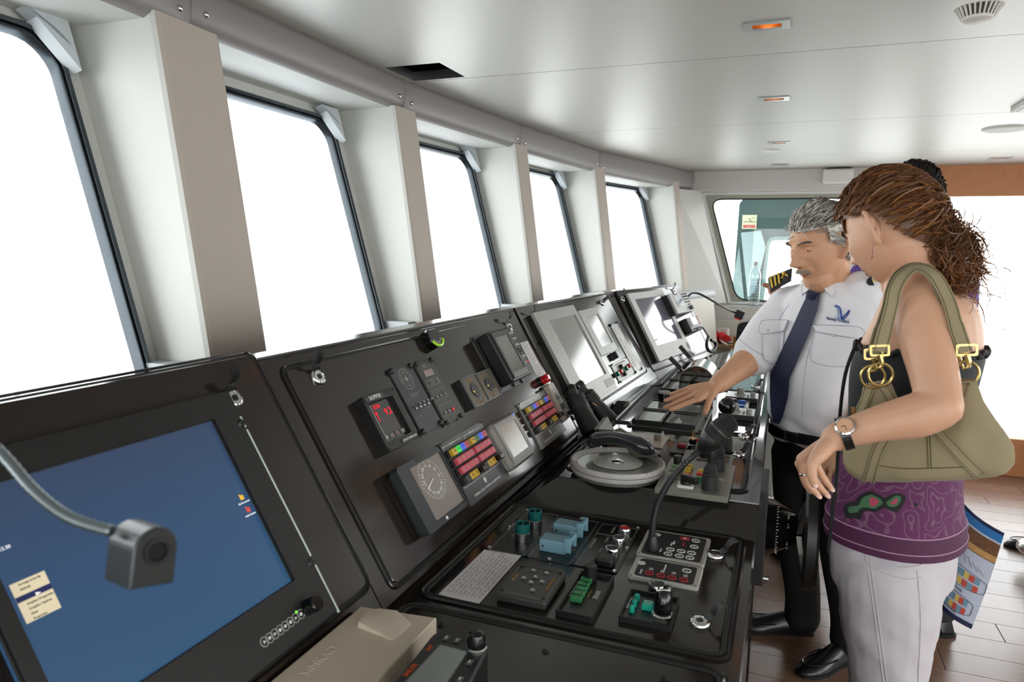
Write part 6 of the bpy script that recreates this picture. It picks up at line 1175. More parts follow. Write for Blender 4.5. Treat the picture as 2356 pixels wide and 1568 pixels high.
# hair: clumps following the skull
GH=mat('grey_hair','aaa6a0',.55,var=.45,scale=220,spec=.4)
def cap_hair(M,ft,keep,n,ln,off,seed,flow,r0=.0022,thick=.010):
    m=MB(); N=120; K=90; vs=[]; idx={}; q=[]
    for k in range(K+1):
        a=PI*(k+.03)/(K+.06)-PI/2
        for i in range(N): d=V((math.cos(a)*math.cos(2*PI*i/N),math.cos(a)*math.sin(2*PI*i/N),math.sin(a))); p=head_pt(d,ft); vs.append((d,p))
    fs=[]
    for k in range(K):
        for i in range(N):
            f=(k*N+i,k*N+(i+1)%N,(k+1)*N+(i+1)%N,(k+1)*N+i)
            if all(keep(vs[x][1]) for x in f): fs.append(f)
    used=sorted({x for f in fs for x in f}); mp={x:i for i,x in enumerate(used)}; rr=random.Random(seed)
    m.add([vs[x][1]+vs[x][0]*(off+rr.random()*off*(.5 if n else .12)) for x in used],[tuple(mp[x] for x in f) for f in fs],M,True)
    pool=[vs[x] for x in used]
    for _ in range(n):
        d,p=pool[rr.randrange(len(pool))]; p=p+V((rr.gauss(0,.004),rr.gauss(0,.004),rr.gauss(0,.004)))+d*off*.7; fl=flow(d,p); fl=(fl-d*fl.dot(d)); fl=fl.normalized() if fl.length>1e-5 else V((0,0,1)); w=V((rr.gauss(0,.35),rr.gauss(0,.35),rr.gauss(0,.35)))
        L_=ln*(.6+.8*rr.random()); P=[M@(p+(fl+w*.5*t)*L_*t+d*(thick*.8*math.sin(t*2.4))) for t in (0,.33,.66,1.)]; m.tube(P,[r0,r0*1.1,r0*.8,r0*.2],4)
    return m
keep1=lambda p: (p.z>.052-.25*max(0,p.x)*0+ (.0 if p.x>.05 else 0) and p.x<.088) if p.x>.035 else ((p.z>.008 and p.x>-.0 and abs(p.y)>.05) or (p.x<=.035 and p.z>.03) or (p.x<-.012 and p.z>-.055 and p.z>-.02-(-.012-p.x)*2))
hmb=cap_hair(Matrix.Translation(-co_)@HM,ft1,keep1,2600,.026,.007,11,lambda d,p:V((-.55,.15,.12)) if p.z>.05 else V((-.6,0,-.5)),.0015,.011)
obj('hair',hmb,GH,cap,kind='stuff')
for nm,cc,sd,kk in (('dark_hair_strands','5f5449',12,lambda p:keep1(p) and p.z>.055),('white_hair_strands','dcd8d2',13,lambda p:keep1(p) and (p.z<.06 or p.x>.03))):
    obj(nm,cap_hair(Matrix.Translation(-co_)@HM,ft1,kk,700,.028,.0085,sd,lambda d,p:V((-.5,.3,.15)) if p.z>.05 else V((-.5,0,-.5)),.0013,.014),mat(nm+'_colour',cc,.5,var=.3,scale=150),cap,kind='stuff')
# shirt with short sleeves
sh=MB(); sh.loft([ell(c,Rv,F,w,d,30,2.3,fb) for c,w,d,fb in tor(1.06)[2:]])
cuffR=Re.lerp(Rw,.06); limb(sh,[Rs+V((.02,-.01,.0)),Rs.lerp(Re,.45),cuffR.lerp(Re,.3)],[.070,.071,.074],5,20); limb(sh,[Ls-V((.02,0,0)),Ls.lerp(Le,.5),Ls.lerp(Le,.85)],[.068,.070,.070],5,20)
for a,b in ((Rs,V((.139,2.45,1.37))),(Ls,V((.139,2.45,1.37)))): limb(sh,[a,a.lerp(b,.6),b],[.062,.058,.05],4,14)
sm=remesh(sh,.0055,3,.5,'shirt')
rr=random.Random(2); 
from mathutils import noise as NZ
NRM=[v.normal.copy() for v in sm.vertices]
for v,nrm in zip(sm.vertices,NRM):
     w=NZ.noise(V((v.co.x*9,v.co.y*9,v.co.z*5)))*.006+NZ.noise(v.co*22)*.0022; w+= .004*math.sin((v.co.z+v.co.x*.7)*75)*max(0,min(1,(1.02-v.co.z)/.1)); v.co+=nrm*w
BV=bvh_of(sm); obj('shirt',shift(sm,co_),SHIRT,cap)
SEAMC=mat('shirt_seam_shade','b4b4c2',.8)  # grey stitching lines, also painting the shadow edges of the pockets
# sleeve hem, placket, pockets, collar, tie, epaulettes, crest
obj('sleeve_hem',line_on(BV,[(1700,778),(1722,797),(1748,813),(1768,818)],.0010,.0006,co_),SEAMC,cap); obj('armhole_seam',line_on(BV,[(1815,700),(1790,740),(1775,790),(1765,830)],.0010,.0004,co_),SEAMC,cap); obj('placket_seam',line_on(BV,[(1862,800),(1850,870),(1845,960)],.0009,.0004,co_),SEAMC,cap)
for q in (((1754,740),(1816,737),(1808,760),(1750,770)),((1873,748),(1976,750),(1972,776),(1880,762))): obj('pocket_flap',patch(BV,q,5,4,.010,.006,co_),SHIRT,cap); obj('flap_seam_shade',line_on(BV,list(q)+[q[0]],.0009,.0105,co_,4),SEAMC,cap)
for q in (((1754,768),(1806,762),(1800,830),(1757,826)),((1876,765),(1974,778),(1962,838),(1870,830))): obj('pocket',patch(BV,q,5,6,.005,.004,co_),SHIRT,cap); obj('pocket_seam_shade',line_on(BV,[q[0],q[3],q[2],q[1]],.0008,.0055,co_,5),SEAMC,cap)
for p in ((1766,762),(1920,772)): s=surf(BV,p,.012); obj('pocket_button',MB().sphere(s-co_,.0045,8,6),PGR,cap)
col=MB()
def flap(pts,th=.006):
    P=[p-co_+V((.0,-.012,.006)) for p in pts]; obj('collar_edge',MB().tube(P+[P[0]],.0011,5),SEAMC,cap); c=sum(P,V())/len(P); n=(P[1]-P[0]).cross(P[2]-P[0]).normalized(); n=n if n.dot(EYE-co_-c)>0 else -n; k=len(P); col.add(P+[p-n*th for p in P],[tuple(range(k)),tuple(range(k,2*k))[::-1]]+[(i,(i+1)%k,k+(i+1)%k,k+i) for i in range(k)])
kn=J(1880,664,2.365)
flap([J(1956,596,2.44),J(1962,612,2.42),J(1938,648,2.385),J(1914,687,2.352),J(1898,672,2.352),J(1890,658,2.362),J(1925,630,2.39)]); flap([J(1850,652,2.40),J(1868,662,2.375),J(1862,668,2.37),J(1845,682,2.385),J(1843,664,2.40)])
limb_c=[J(1956,598,2.47),J(1925,630,2.40),J(1888,658,2.372),J(1862,660,2.385),J(1846,650,2.42)]
obj('collar',col.tube([p-co_ for p in spline(limb_c,5)],.011,8,flat=.5),SHIRT,cap)
tie=[((1868,655),(1895,663)),((1866,672),(1890,684)),((1850,705),(1884,716)),((1828,755),(1866,765)),((1802,810),(1842,822)),((1778,858),(1822,868)),((1778,900),(1818,912)),((1780,945),(1806,955)),((1786,968),(1798,973))]
tm=MB(); rg=[]
for a,b in tie:
    r=[]
    for t in (0,.5,1): p=V(a).lerp(V(b),t); s=surf(BV,p,.011); s=s if s is not None else J(p[0],p[1],2.33); r.append(s-co_)
    rg.append(r)
vs=[p for r in rg for p in r]; dv=(EYE-co_-rg[3][1]).normalized(); n=len(vs); fs=[]
for k in range(len(rg)-1):
    for i in range(2): a=k*3+i; fs+=[(a,a+1,a+4,a+3),(n+a,n+a+3,n+a+4,n+a+1)]
    fs+=[(k*3,k*3+3,n+k*3+3,n+k*3),(k*3+2,n+k*3+2,n+k*3+5,k*3+5)]
fs+=[(0,n,n+1,1),(1,n+1,n+2,2)]; tm.add(vs+[p-dv*.006 for p in vs],fs,None,True)
obj('necktie',tm,NAVY,cap); ks=[surf(BV,p,.016,kn)-co_ for p in ((1880,660),(1878,672),(1870,688))]; obj('tie_knot',MB().tube(ks,[.013,.017,.012],10,flat=.7),NAVY,cap)
def epaulette(a,b,c,d,stripes,par):
    lift=V((0,-.022,.006)); A,B_,C_,D_=a-co_+lift,b-co_+lift,c-co_+lift,d-co_+lift; up=V((0,0,.012)); m=MB(); q=[A,B_,C_,D_]; m.add([p for p in q]+[p+up for p in q],[(0,3,2,1),(4,5,6,7),(0,1,5,4),(1,2,6,5),(2,3,7,6),(3,0,4,7)]); o=obj('epaulette',m,mat('epaulette_black','14141a',.7),par)
    for t0,t1 in stripes:
        s=[A.lerp(D_,t0)+up*1.06,B_.lerp(C_,t0)+up*1.06,B_.lerp(C_,t1)+up*1.06,A.lerp(D_,t1)+up*1.06]; s2=[p+V((0,-.0015,.0015)) for p in s]; obj('gold_stripe',MB().add(s+s2,[(4,5,6,7),(0,1,5,4),(1,2,6,5),(2,3,7,6),(3,0,4,7)]),GOLD,o)
    return o
e1=epaulette(J(1773,676,2.50),J(1767,650,2.54),J(1822,628,2.52),J(1820,650,2.47),((.03,.12),(.20,.29),(.37,.46)),cap)
obj('gold_knot',MB().tube([J(1798,654,2.475)-co_+V((0,-.022,.022)),J(1806,640,2.50)-co_+V((0,-.022,.022)),J(1812,650,2.475)-co_+V((0,-.022,.022)),J(1800,643,2.50)-co_+V((0,-.022,.022))],.004,6),GOLD,e1)
e2=epaulette(J(2027,682,2.37),J(2052,650,2.41),J(2012,636,2.40),J(1992,656,2.36),((.02,.10),(.16,.24)),cap)
obj('gold_knot',MB().tube([J(*p,2.355)-co_+V((0,-.026,.024)) for p in ((2006,664),(2022,644),(2042,652),(2026,672),(2010,656),(2040,664))],.0045,6),GOLD,e2)
# embroidered wing emblem and lettering
bl=mat('emblem_blue','2f55a8',.6); bg_=mat('emblem_grey_blue','7f9fc4',.6); nv=mat('emblem_navy','24306e',.6)
for pts,mm,r in ((((1918,703),(1926,708),(1929,722),(1928,735)),bg_,.0016),(((1923,702),(1932,708),(1935,722),(1936,733)),bl,.0026),(((1936,734),(1942,727),(1949,720),(1955,713)),bl,.0022),(((1938,735),(1945,731),(1951,723),(1955,714)),nv,.0014),(((1921,727),(1930,735),(1945,736),(1954,735)),bg_,.0009)): obj('emblem_stroke',line_on(BV,pts,r,.0012,co_),mm,cap)
s0=surf(BV,(1902,731),.003); s1=surf(BV,(1954,740),.003); c_=(s0+s1)/2; xx=(s1-s0); up=V((0,0,1)); M=fr(c_-co_,xx,up); text('Variety Cruises',.0105,nv,cap,0,0,0,M=M,w=xx.length*1.02,name='shirt_lettering',th=.0006)
# trousers, belt, shoes
tr=MB(); RH=hipC+Rv*.082; LH=hipC-Rv*.082; RA=V((.15,2.86,.10)); LA=V((.31,2.74,.10))
tr.loft([ell(c,Rv,F,w,d,26,2.3,fb) for c,w,d,fb in rings_smooth([(V((.163,2.615,.74)),.150,.115,0),(V((.158,2.60,.82)),.157,.124,.04),(V((.153,2.578,.895)),.158,.134,.10)],3)])
for h_,a_ in ((RH,RA),(LH,LA)): limb(tr,[h_-V((0,0,.06)),h_.lerp(a_,.5)+F*.03,a_.lerp(h_,.12),a_-V((0,0,.03))],[.096,.075,.066,.068],6,18)
trm=remesh(tr,.008,3,.5,'trousers'); BT=bvh_of(trm); obj('trousers',shift(trm,co_),BLKC,cap)
bc=V((.1525,2.5765,.897)); obj('belt',MB().loft([ell(bc+V((0,0,z))-co_,Rv,F,.164*k,.139*k,40,2.3,.11) for z,k in ((-.018,1.),(-.018,1.03),(.018,1.03),(.018,1.))],False,None,True,True),mat('belt_leather','101218',.3),cap)
bk=bc+F*.163; obj('belt_buckle',MB().ring(rrect(.05,.036,.005),rrect(.04,.026,.004),0,.005,fr(bk-co_,-Rv,V((0,0,1)))),mat('buckle_steel','9a9a9c',.25,metal=1),cap)
add_shoe(cap,V((RA.x,RA.y,0))-co_-F*.03,math.atan2(-.30,-1),.96); add_shoe(cap,V((LA.x,LA.y,0))-co_-F*.03,math.atan2(-.85,-.75),.96)
# ---------------------------------------------------------------- woman
wo_=V((.27,1.72,0)); wom=thing('person','woman with curly brown ponytail, strapless dark top and white trousers leaning over beside the console','person',wo_)
F=V((-.90,.436,0)).normalized(); Rv=V((F.y,-F.x,0))
def C2(px,y): return aty(px,y)
WT=[(C2((2056,1262),1.70),.140,.112,0),(C2((2057,1200),1.70),.148,.120,0),(C2((2060,1130),1.70),.140,.113,0),(C2((2074,1050),1.70),.128,.104,0),(C2((2086,960),1.69),.124,.104,.0),(C2((2104,870),1.68),.130,.108,.06),(C2((2120,800),1.67),.134,.106,.05),(C2((2134,730),1.66),.138,.090,.0),(C2((2130,680),1.65),.116,.070,0),(C2((2104,645),1.65),.066,.056,0),(C2((2080,622),1.645),.048,.052,0)]
WR=rings_smooth(WT,3)
HW=frame3(aty((2048,523),1.63),(-.70,.59,-.42),(-.32,.26,1),.90); ft2=dict(nose=.85,brow=.6,eary=.0755,eark=1.12)
wb=MB(); hm=head_mb(ft2); wb.add(hm.v,hm.f,HW,True)
nb=C2((2095,655),1.65); limb(wb,[nb,nb.lerp(HW@V((-.03,0,-.06)),.5),HW@V((-.02,0,-.04))],[.056,.050,.052],5,16)
wb.loft([ell(c,Rv,F,w*(.86 if i<8 else 1),d*(.86 if i<8 else 1),26,2.25,fb) for i,(c,w,d,fb) in enumerate(WR)])
LS=aty((2118,705),1.515); LE=aty((2163,935),1.405); LW_=aty((1938,998),1.40); RS=aty((2085,700),1.82); RE=RS+V((-.01,.04,-.27)); RWr=RE+V((-.03,-.02,-.22))
limb(wb,[LS+V((-.005,.04,.02)),LS,LS.lerp(LE,.3)+V((-.004,-.004,0)),LS.lerp(LE,.65),LE,],[.046,.048,.045,.041,.037],5,16); limb(wb,[LE,LE.lerp(LW_,.25)+V((0,0,-.004)),LE.lerp(LW_,.6),LW_],[.038,.040,.033,.0255],5,16)
limb(wb,[LS+V((0,.05,.02)),aty((2108,672),1.60)],[.05,.055],4,14)
limb(wb,[RS,RS.lerp(RE,.5),RE,RWr],[.046,.042,.036,.027],5,14); 
wf=[[J(1872,1052,1.415),J(1886,1084,1.415),J(1901,1108,1.420),J(1913,1123,1.425)],[J(1858,1050,1.400),J(1866,1090,1.395),J(1885,1118,1.400),J(1903,1138,1.405)],[J(1845,1056,1.390),J(1852,1096,1.380),J(1867,1121,1.380),J(1883,1139,1.385)],[J(1842,1066,1.405),J(1850,1100,1.405),J(1858,1118,1.410),J(1866,1130,1.415)]]
W0=aty((1920,1008),1.400); limb(wb,[LW_,W0],[.0265,.025],3,14); hand(wb,W0,wf,.0076,.0125); th=[J(1890,1040,1.370),J(1869,1068,1.355),J(1868,1092,1.350),J(1875,1113,1.350)]; limb(wb,[W0]+th,[.016,.0155,.0115,.0098,.0082],4,10)
rf=[[RWr+V((.004*i,.03-.018*i,-.06)),RWr+V((-.005,.03-.018*i,-.10)),RWr+V((-.012,.03-.018*i,-.125))] for i in range(4)]; hand(wb,RWr,rf,.0075,.012)
wbm=remesh(wb,.0034,2,.5); BW=bvh_of(wbm); obj('body',shift(wbm,wo_),SK2,wom)
Mw_=Matrix.Translation(-wo_)@HW; face_parts(wom,Mw_,ft2,SK2,LIP2,mat('brown_brow','4a3022',.8),.8)
for f in wf[:3]+[th]:
    t_=f[-1]; d_=(f[-1]-f[-2]).normalized(); n_=(EYE-t_).normalized(); x_=(d_-n_*d_.dot(n_)).normalized(); obj('fingernail',MB().sphere((0,0,0),1,10,6,fr(t_+n_*.0066+d_*.002-wo_,x_,n_.cross(x_))@Matrix.Diagonal((.0065,.0046,.0016,1))),NAIL,wom)
# trousers (white) and purple printed top
wt=MB(); wt.loft([ell(c,Rv,F,w,d,28,2.25,0) for c,w,d in ((C2((2050,1330),1.70),.148,.116),(C2((2052,1262),1.70),.150,.119),(C2((2055,1205),1.70),.140,.112),(C2((2066,1160),1.70),.130,.104))])
HL=C2((2042,1330),1.63); HR=C2((2052,1330),1.78); KL=C2((2040,1568),1.63); KR=C2((2044,1568),1.79); AL=V((KL.x+.02,KL.y+.03,.09)); AR=V((KR.x+.03,KR.y+.02,.09))
for h_,k_,a_ in ((HL,KL,AL),(HR,KR,AR)): limb(wt,[h_,h_.lerp(k_,.45),k_,k_.lerp(a_,.6),a_],[.102,.094,.078,.076,.086],6,20)
wtm=remesh(wt,.0065,3,.5,'trousers')
NRM=[v.normal.copy() for v in wtm.vertices]
for v,nrm in zip(wtm.vertices,NRM): v.co+=nrm*(NZ.noise(V((v.co.x*7,v.co.y*7,v.co.z*16+v.co.x*14)))*.006+.0025*NZ.noise(v.co*30))
BWT=bvh_of(wtm); obj('trousers',shift(wtm,wo_),WHC,wom)
for pts in (((1988,1240),(1994,1290),(2006,1370),(2018,1460),(2032,1567)),((1996,1240),(2002,1290),(2014,1370),(2026,1460),(2040,1567)),((1926,1280),(1950,1298),(1990,1304)),((1976,1236),(1985,1260),(1996,1300)),((2048,1290),(2070,1304),(2115,1300),(2130,1284)),((2060,1240),(2056,1270),(2048,1290)),((2110,1310),(2118,1420),(2112,1567)),((1996,1300),(2040,1320),(2090,1332),(2120,1328))): obj('seam',line_on(BWT,pts,.0011,.0006,wo_,6),WHC,wom)
for a_ in (AL,AR): add_shoe(wom,V((a_.x,a_.y,0))-wo_-F*.03,math.atan2(F.y,F.x),.88)
PUR=bpy.data.materials.new('purple_paisley_cloth'); PUR.use_nodes=True; t_=PUR.node_tree; N=t_.nodes; p_=N['Principled BSDF']; p_.inputs['Roughness'].default_value=.8
tcn=N.new('ShaderNodeTexCoord'); mp=N.new('ShaderNodeMapping'); t_.links.new(tcn.outputs['Object'],mp.inputs[0]); n1=N.new('ShaderNodeTexNoise'); n1.inputs['Scale'].default_value=10; t_.links.new(mp.outputs[0],n1.inputs[0])
mxv=N.new('ShaderNodeMix'); mxv.data_type='RGBA'; mxv.inputs[0].default_value=.16; t_.links.new(mp.outputs[0],mxv.inputs[6]); t_.links.new(n1.outputs['Color'],mxv.inputs[7])
vo=N.new('ShaderNodeTexVoronoi'); vo.inputs['Scale'].default_value=17; t_.links.new(mxv.outputs[2],vo.inputs[0]); mu=N.new('ShaderNodeMath'); mu.operation='MULTIPLY'; mu.inputs[1].default_value=26; t_.links.new(vo.outputs['Distance'],mu.inputs[0]); si=N.new('ShaderNodeMath'); si.operation='SINE'; t_.links.new(mu.outputs[0],si.inputs[0])
rp=N.new('ShaderNodeValToRGB'); t_.links.new(si.outputs[0],rp.inputs[0]); E=rp.color_ramp.elements; E[0].position=.45; E[0].color=lin('5a2250'); E[1].position=.9; E[1].color=lin('6c4c64'); e=E.new(.62); e.color=lin('4a1c44'); e=E.new(.75); e.color=lin('7a3c62')
v2=N.new('ShaderNodeTexVoronoi'); v2.inputs['Scale'].default_value=9; t_.links.new(mxv.outputs[2],v2.inputs[0]); r2=N.new('ShaderNodeValToRGB'); t_.links.new(v2.outputs['Distance'],r2.inputs[0]); r2.color_ramp.interpolation='CONSTANT'; E=r2.color_ramp.elements; E[0].color=lin('b04060'); E[1].position=.10; E[1].color=lin('3f6a48'); e=E.new(.15); e.color=lin('16181a'); e=E.new(.24); e.color=(0,0,0,1)
r3=N.new('ShaderNodeMath'); r3.operation='LESS_THAN'; r3.inputs[1].default_value=.24; t_.links.new(v2.outputs['Distance'],r3.inputs[0]); mm_=N.new('ShaderNodeMix'); mm_.data_type='RGBA'; t_.links.new(r3.outputs[0],mm_.inputs[0]); t_.links.new(rp.outputs[0],mm_.inputs[6]); t_.links.new(r2.outputs[0],mm_.inputs[7]); t_.links.new(mm_.outputs[2],p_.inputs['Base Color'])
BTOP=mat('black_top_cloth','17181b',.7,var=.2,scale=60,bump=.15,bscale=60); PURP=mat('plum_hem_cloth','4a1a3e',.75,var=.06,bump=.05,bscale=200)
def sleeve_rings(i0,i1,k,dz=0): return [ell(c-wo_,Rv,F,w*k,d*k,36,2.25,fb) for c,w,d,fb in WR[i0:i1]]
# rings of WR: 3 per station
obj('top_hem_band',MB().loft([ell(C2(p,1.70)-wo_,Rv,F,w*.985,d*.985,40,2.25,0) for p,w,d in (((2057,1226),.166,.137),((2057,1205),.166,.137),((2058,1178),.163,.134))],True),PURP,wom)
obj('printed_lower_top',MB().loft([ell(C2(p,1.70)-wo_,Rv,F,w*.985,d*.985,40,2.25,0) for p,w,d in (((2058,1178),.1625,.1335),((2060,1150),.156,.127),((2063,1110),.151,.122),((2070,1075),.146,.118),((2072,1045),.142,.115))],True),PUR,wom)
obj('hem_piping',MB().tube([p for p in ell(C2((2058,1178),1.70)-wo_,Rv,F,.1605,.1318,48,2.25,0)],.0014,5,closed=True).tube([p for p in ell(C2((2057,1210),1.70)-wo_,Rv,F,.164,.1352,48,2.25,0)],.0012,5,closed=True),mat('pale_pink_piping','b48aa8',.7),wom)
ub=[]
for i in range(9,19): c,w,d,fb=WR[i]; ub.append(ell(c-wo_,Rv,F,w*1.05,d*1.05,40,2.25,fb))
obj('black_upper_top',MB().loft(ub,True),BTOP,wom)
c,w,d,fb=WR[18]; ru=ell(c-wo_,Rv,F,w*1.06,d*1.06,90,2.25,fb); obj('ruffle_edge',MB().tube([p+V((0,0,.006*math.sin(i*1.7))) for i,p in enumerate(ru)],.006,6,closed=True),BTOP,wom)
obj('drawstring',MB().tube([p-wo_ for p in spline([aty((1972,785),1.52),aty((1945,860),1.56),aty((1932,960),1.60),aty((1925,1090),1.585),aty((1915,1180),1.58),aty((1906,1270),1.58)],5)],.0035,6),BLKC,wom)
# watch, ring, earring
ax=(LW_-LE).normalized(); wc_=LE.lerp(LW_,1.0)-ax*.004; n_=(EYE-wc_); n_=(n_-ax*n_.dot(ax)).normalized(); s_=ax.cross(n_)
obj('watch_strap',MB().loft([[wc_-wo_+(n_*math.cos(a)+s_*math.sin(a))*(.0285+dr)+ax*dz for dr,dz in ((0,-.008),(.0025,-.008),(.0025,.008),(0,.008))] for a in [2*PI*i/28 for i in range(28)]],False,None,False,True),mat('black_strap','121214',.3),wom)
wq=wc_+(n_*.9+V((0,0,.45))).normalized()*.0300; nn=(n_*.9+V((0,0,.45))).normalized(); M=fr(wq-wo_,ax,nn.cross(ax)); obj('watch_case',MB().lathe([(.0165,-.003),(.018,.001),(.0175,.005),(.0145,.0065),(.0145,.005)],28,M),CHR,wom); obj('watch_dial',MB().cyl(.0146,.002,.0052,24,M),mat('peach_dial','d8a88a',.3),wom); obj('watch_hands',MB().box(-.0005,.0005,0,.009,.0053,.0056,M).box(0,.007,-.0005,.0005,.0053,.0056,M),BLK,wom)
r0=J(1853,1092,1.381); ad=(wf[2][1]-wf[2][0]).normalized(); obj('finger_ring',MB().tube([r0-wo_+(ad.orthogonal().normalized()*math.cos(a)+ad.cross(ad.orthogonal().normalized())*math.sin(a))*.0092 for a in [2*PI*i/18 for i in range(18)]],.0022,6,closed=True),CHR,wom)
er=HW@V((.002,.079,-.040)); obj('earring',MB().tube([er-wo_,er-wo_-V((0,0,.016)),er-wo_-V((0,0,.026))],.0011,5).sphere(er-wo_-V((0,0,.028)),.0022,8,6).sphere(er-wo_-V((0,0,.018)),.0017,8,6),mat('earring_metal','8a6a60',.3,metal=.8),wom)
# hair: swept back to a curly ponytail
BRH=mat('brown_hair','5c3921',.42,var=.5,scale=160,spec=.5); BRL=mat('light_brown_hair','835530',.42,var=.4,scale=160,spec=.5)
keep2=lambda p: p.z>(.048 if p.x>.045 else .034 if p.x>.022 else .027 if p.x>-.020 else .027-(-.020-p.x)*2.3 if p.x>-.060 else -.066)
hb=cap_hair(Mw_,ft2,keep2,0,.03,.016,21,lambda d,p:V((-1,0,0)))
rr=random.Random(4); knot=HW.inverted()@aty((2122,498),1.645); paths=[]; paths2=[]
for i in range(980):
    while True:
        a=rr.uniform(-PI,PI); b=rr.uniform(-.65,1.5); d=V((math.cos(b)*math.cos(a),math.cos(b)*math.sin(a),math.sin(b))); p=head_pt(d,ft2)
        if keep2(p): break
    kd=(knot+V((0,rr.gauss(0,.012),rr.gauss(0,.012)))); P=[]; o_=.015+.012*rr.random(); wv=rr.uniform(-.25,.25)
    for t in [k/9 for k in range(10)]:
        q=d.lerp(kd.normalized(),t); q=V((q.x,q.y+wv*math.sin(t*PI)*.15,q.z)).normalized(); s=head_pt(q,ft2); P.append(Mw_@((s+q*(o_+.006*math.sin(t*9+i)))*(1-max(0,t-.8)*5)+kd*max(0,t-.8)*5))
    (paths if rr.random()<.7 else paths2).append(P)
# fringe hanging over the brow and ear side
for i in range(170):
    y=rr.uniform(-.06,.076); s0=head_pt(V((.062,y,.070)).normalized(),ft2); P=[Mw_@(s0+V((.012,0,.014))+V((.010*math.sin(t*2),y*.15*t,-.055*t-.01*t*t))) for t in (0,.3,.6,.85,1.)]; paths2.append(P)
m=strands(paths,.0022,.0010,4); hb.add(m.v,m.f,None,True); obj('hair',hb,BRH,wom,kind='stuff'); obj('hair_highlight',strands(paths2,.0021,.0007,4),BRL,wom,kind='stuff')
kw=aty((2120,500),1.66); pt=[]; pt2=[]; mass=[]
cl=[((2135,515),.040),((2165,545),.046),((2188,580),.046),((2205,615),.036),((2205,645),.024)]
for k_,(p,r_) in enumerate(cl): mass.append((aty(p,1.612),r_))
for i in range(1500):
    c,r_=mass[rr.choices(range(len(mass)),[3,4,4,3,1.6])[0]]; v=V((rr.gauss(0,1),rr.gauss(0,1),rr.gauss(0,1))).normalized(); a=v.orthogonal().normalized(); b=v.cross(a); q=rr.random(); d0=(c-kw); d0=(d0.normalized() if d0.length>.01 else V((.7,0,-.7))); ang=rr.uniform(0,6.28)
    cr=rr.uniform(.25,.5)*min(r_,.04); dr=(d0+V((rr.gauss(0,.5),rr.gauss(0,.5),rr.gauss(0,.5)))).normalized(); s0=c+v*r_*rr.uniform(.65,1.0); x=dr.orthogonal().normalized(); y=dr.cross(x); tn=rr.uniform(3.,7.); L_=rr.uniform(.7,1.6)*r_; P=[]
    for k in range(13):
        t=k/12; P.append(s0-wo_+dr*(L_*(t-.4))+(x*math.cos(ang+tn*t)+y*math.sin(ang+tn*t))*cr*(.6+.4*t))
    (pt if rr.random()<.68 else pt2).append(P)
for i in range(70):
    st=mass[rr.randrange(1,len(mass))][0]+V((rr.gauss(0,.02),rr.gauss(0,.02),rr.gauss(0,.02))); e=st+V((rr.uniform(.02,.075),rr.gauss(0,.03),rr.uniform(-.075,.02))); pt2.append([st.lerp(e,t)-wo_+V((.009*math.sin(t*7+i),0,.009*math.cos(t*6+i))) for t in [k/9 for k in range(10)]])
for i in range(120):
    c=aty((rr.uniform(2062,2135),0),1.57); px_=rr.uniform(2066,2140); c=aty((px_,rr.uniform(508,532+(px_-2066)*.5)),1.572+(px_-2066)*.0003); ph=rr.uniform(0,6.28); pt.append([c-wo_+V((.0065*math.cos(ph+k*.75)+.0012*k,.005*math.sin(ph+k*.75),.006*math.sin(ph+k*.75)-.0022*k)) for k in range(12)])
pm=strands(pt,.0017,.0008,3)
for c,r_ in mass: pm.sphere(c-wo_,r_*.86,14,10)
obj('ponytail',pm,BRH,wom,kind='stuff'); obj('ponytail_curl',strands(pt2,.0014,.0005,3),BRL,wom,kind='stuff')
nk=[]
for i in range(36):
    s0=head_pt(V((rr.uniform(-.09,-.04),rr.uniform(.03,.06),-.05)).normalized(),ft2); nk.append([Mw_@(s0+V((-.02*t,.004+.006*math.sin(6*t+i),-.03*t))) for t in (0,.35,.7,1.)])
# ---------------------------------------------------------------- man behind
m3o=V((.50,3.12,0)); m3=thing('person','dark-haired man in a purple polo shirt, mostly hidden behind the woman','person',m3o)
F=V((-.5,.86,0)).normalized(); Rv=V((F.y,-F.x,0)); P3=lambda x,y,d=3.08:aty((x,y),d)
T3_=rings_smooth([(V((0.520,3.12,.86)),.16,.12,0),(V((0.520,3.11,1.0)),.165,.13,0),(V((0.515,3.10,1.2)),.18,.13,0),(V((0.510,3.09,1.38)),.19,.125,0),(V((0.505,3.085,1.50)),.175,.10,0),(V((0.500,3.08,1.55)),.10,.075,0),(V((0.495,3.075,1.58)),.065,.06,0)],3)
H3=frame3(P3(2104,447,3.06),(-.55,.78,-.2),(-.1,0,1),1.0); ft3={}
b3=MB(); hm=head_mb(ft3); b3.add(hm.v,hm.f,H3,True); nb=V((.50,3.08,1.54)); limb(b3,[nb,H3@V((-.01,0,-.05))],[.06,.056],5,14); b3.loft([ell(c,Rv,F,w*.9,d*.9,20,2.3,0) for c,w,d,fb in T3_])
rs=P3(2196,590,2.98); re=P3(2212,735,2.96); rw=re+V((-.09,.12,-.20)); ls=V((.35,3.14,1.47)); le=V((.20,3.12,1.30)); lw=P3(1806,680,3.05)
limb(b3,[rs,re,rw],[.048,.042,.028],6,12); limb(b3,[ls,le,lw],[.05,.042,.03],6,12)
hand(b3,lw,[[P3(1790,672,3.03),P3(1778,678,3.0),P3(1786,684,2.99)],[P3(1788,664,3.05),P3(1772,668,3.02),P3(1780,680,3.0)],[P3(1792,682,3.02),P3(1782,690,3.0),P3(1790,692,2.99)],[P3(1796,688,3.02),P3(1788,696,3.),P3(1796,698,2.99)]],.0105,.015); limb(b3,[lw,P3(1782,662,3.03),P3(1768,657,3.03),P3(1758,655,3.03)],[.018,.014,.0115,.010],4,10)
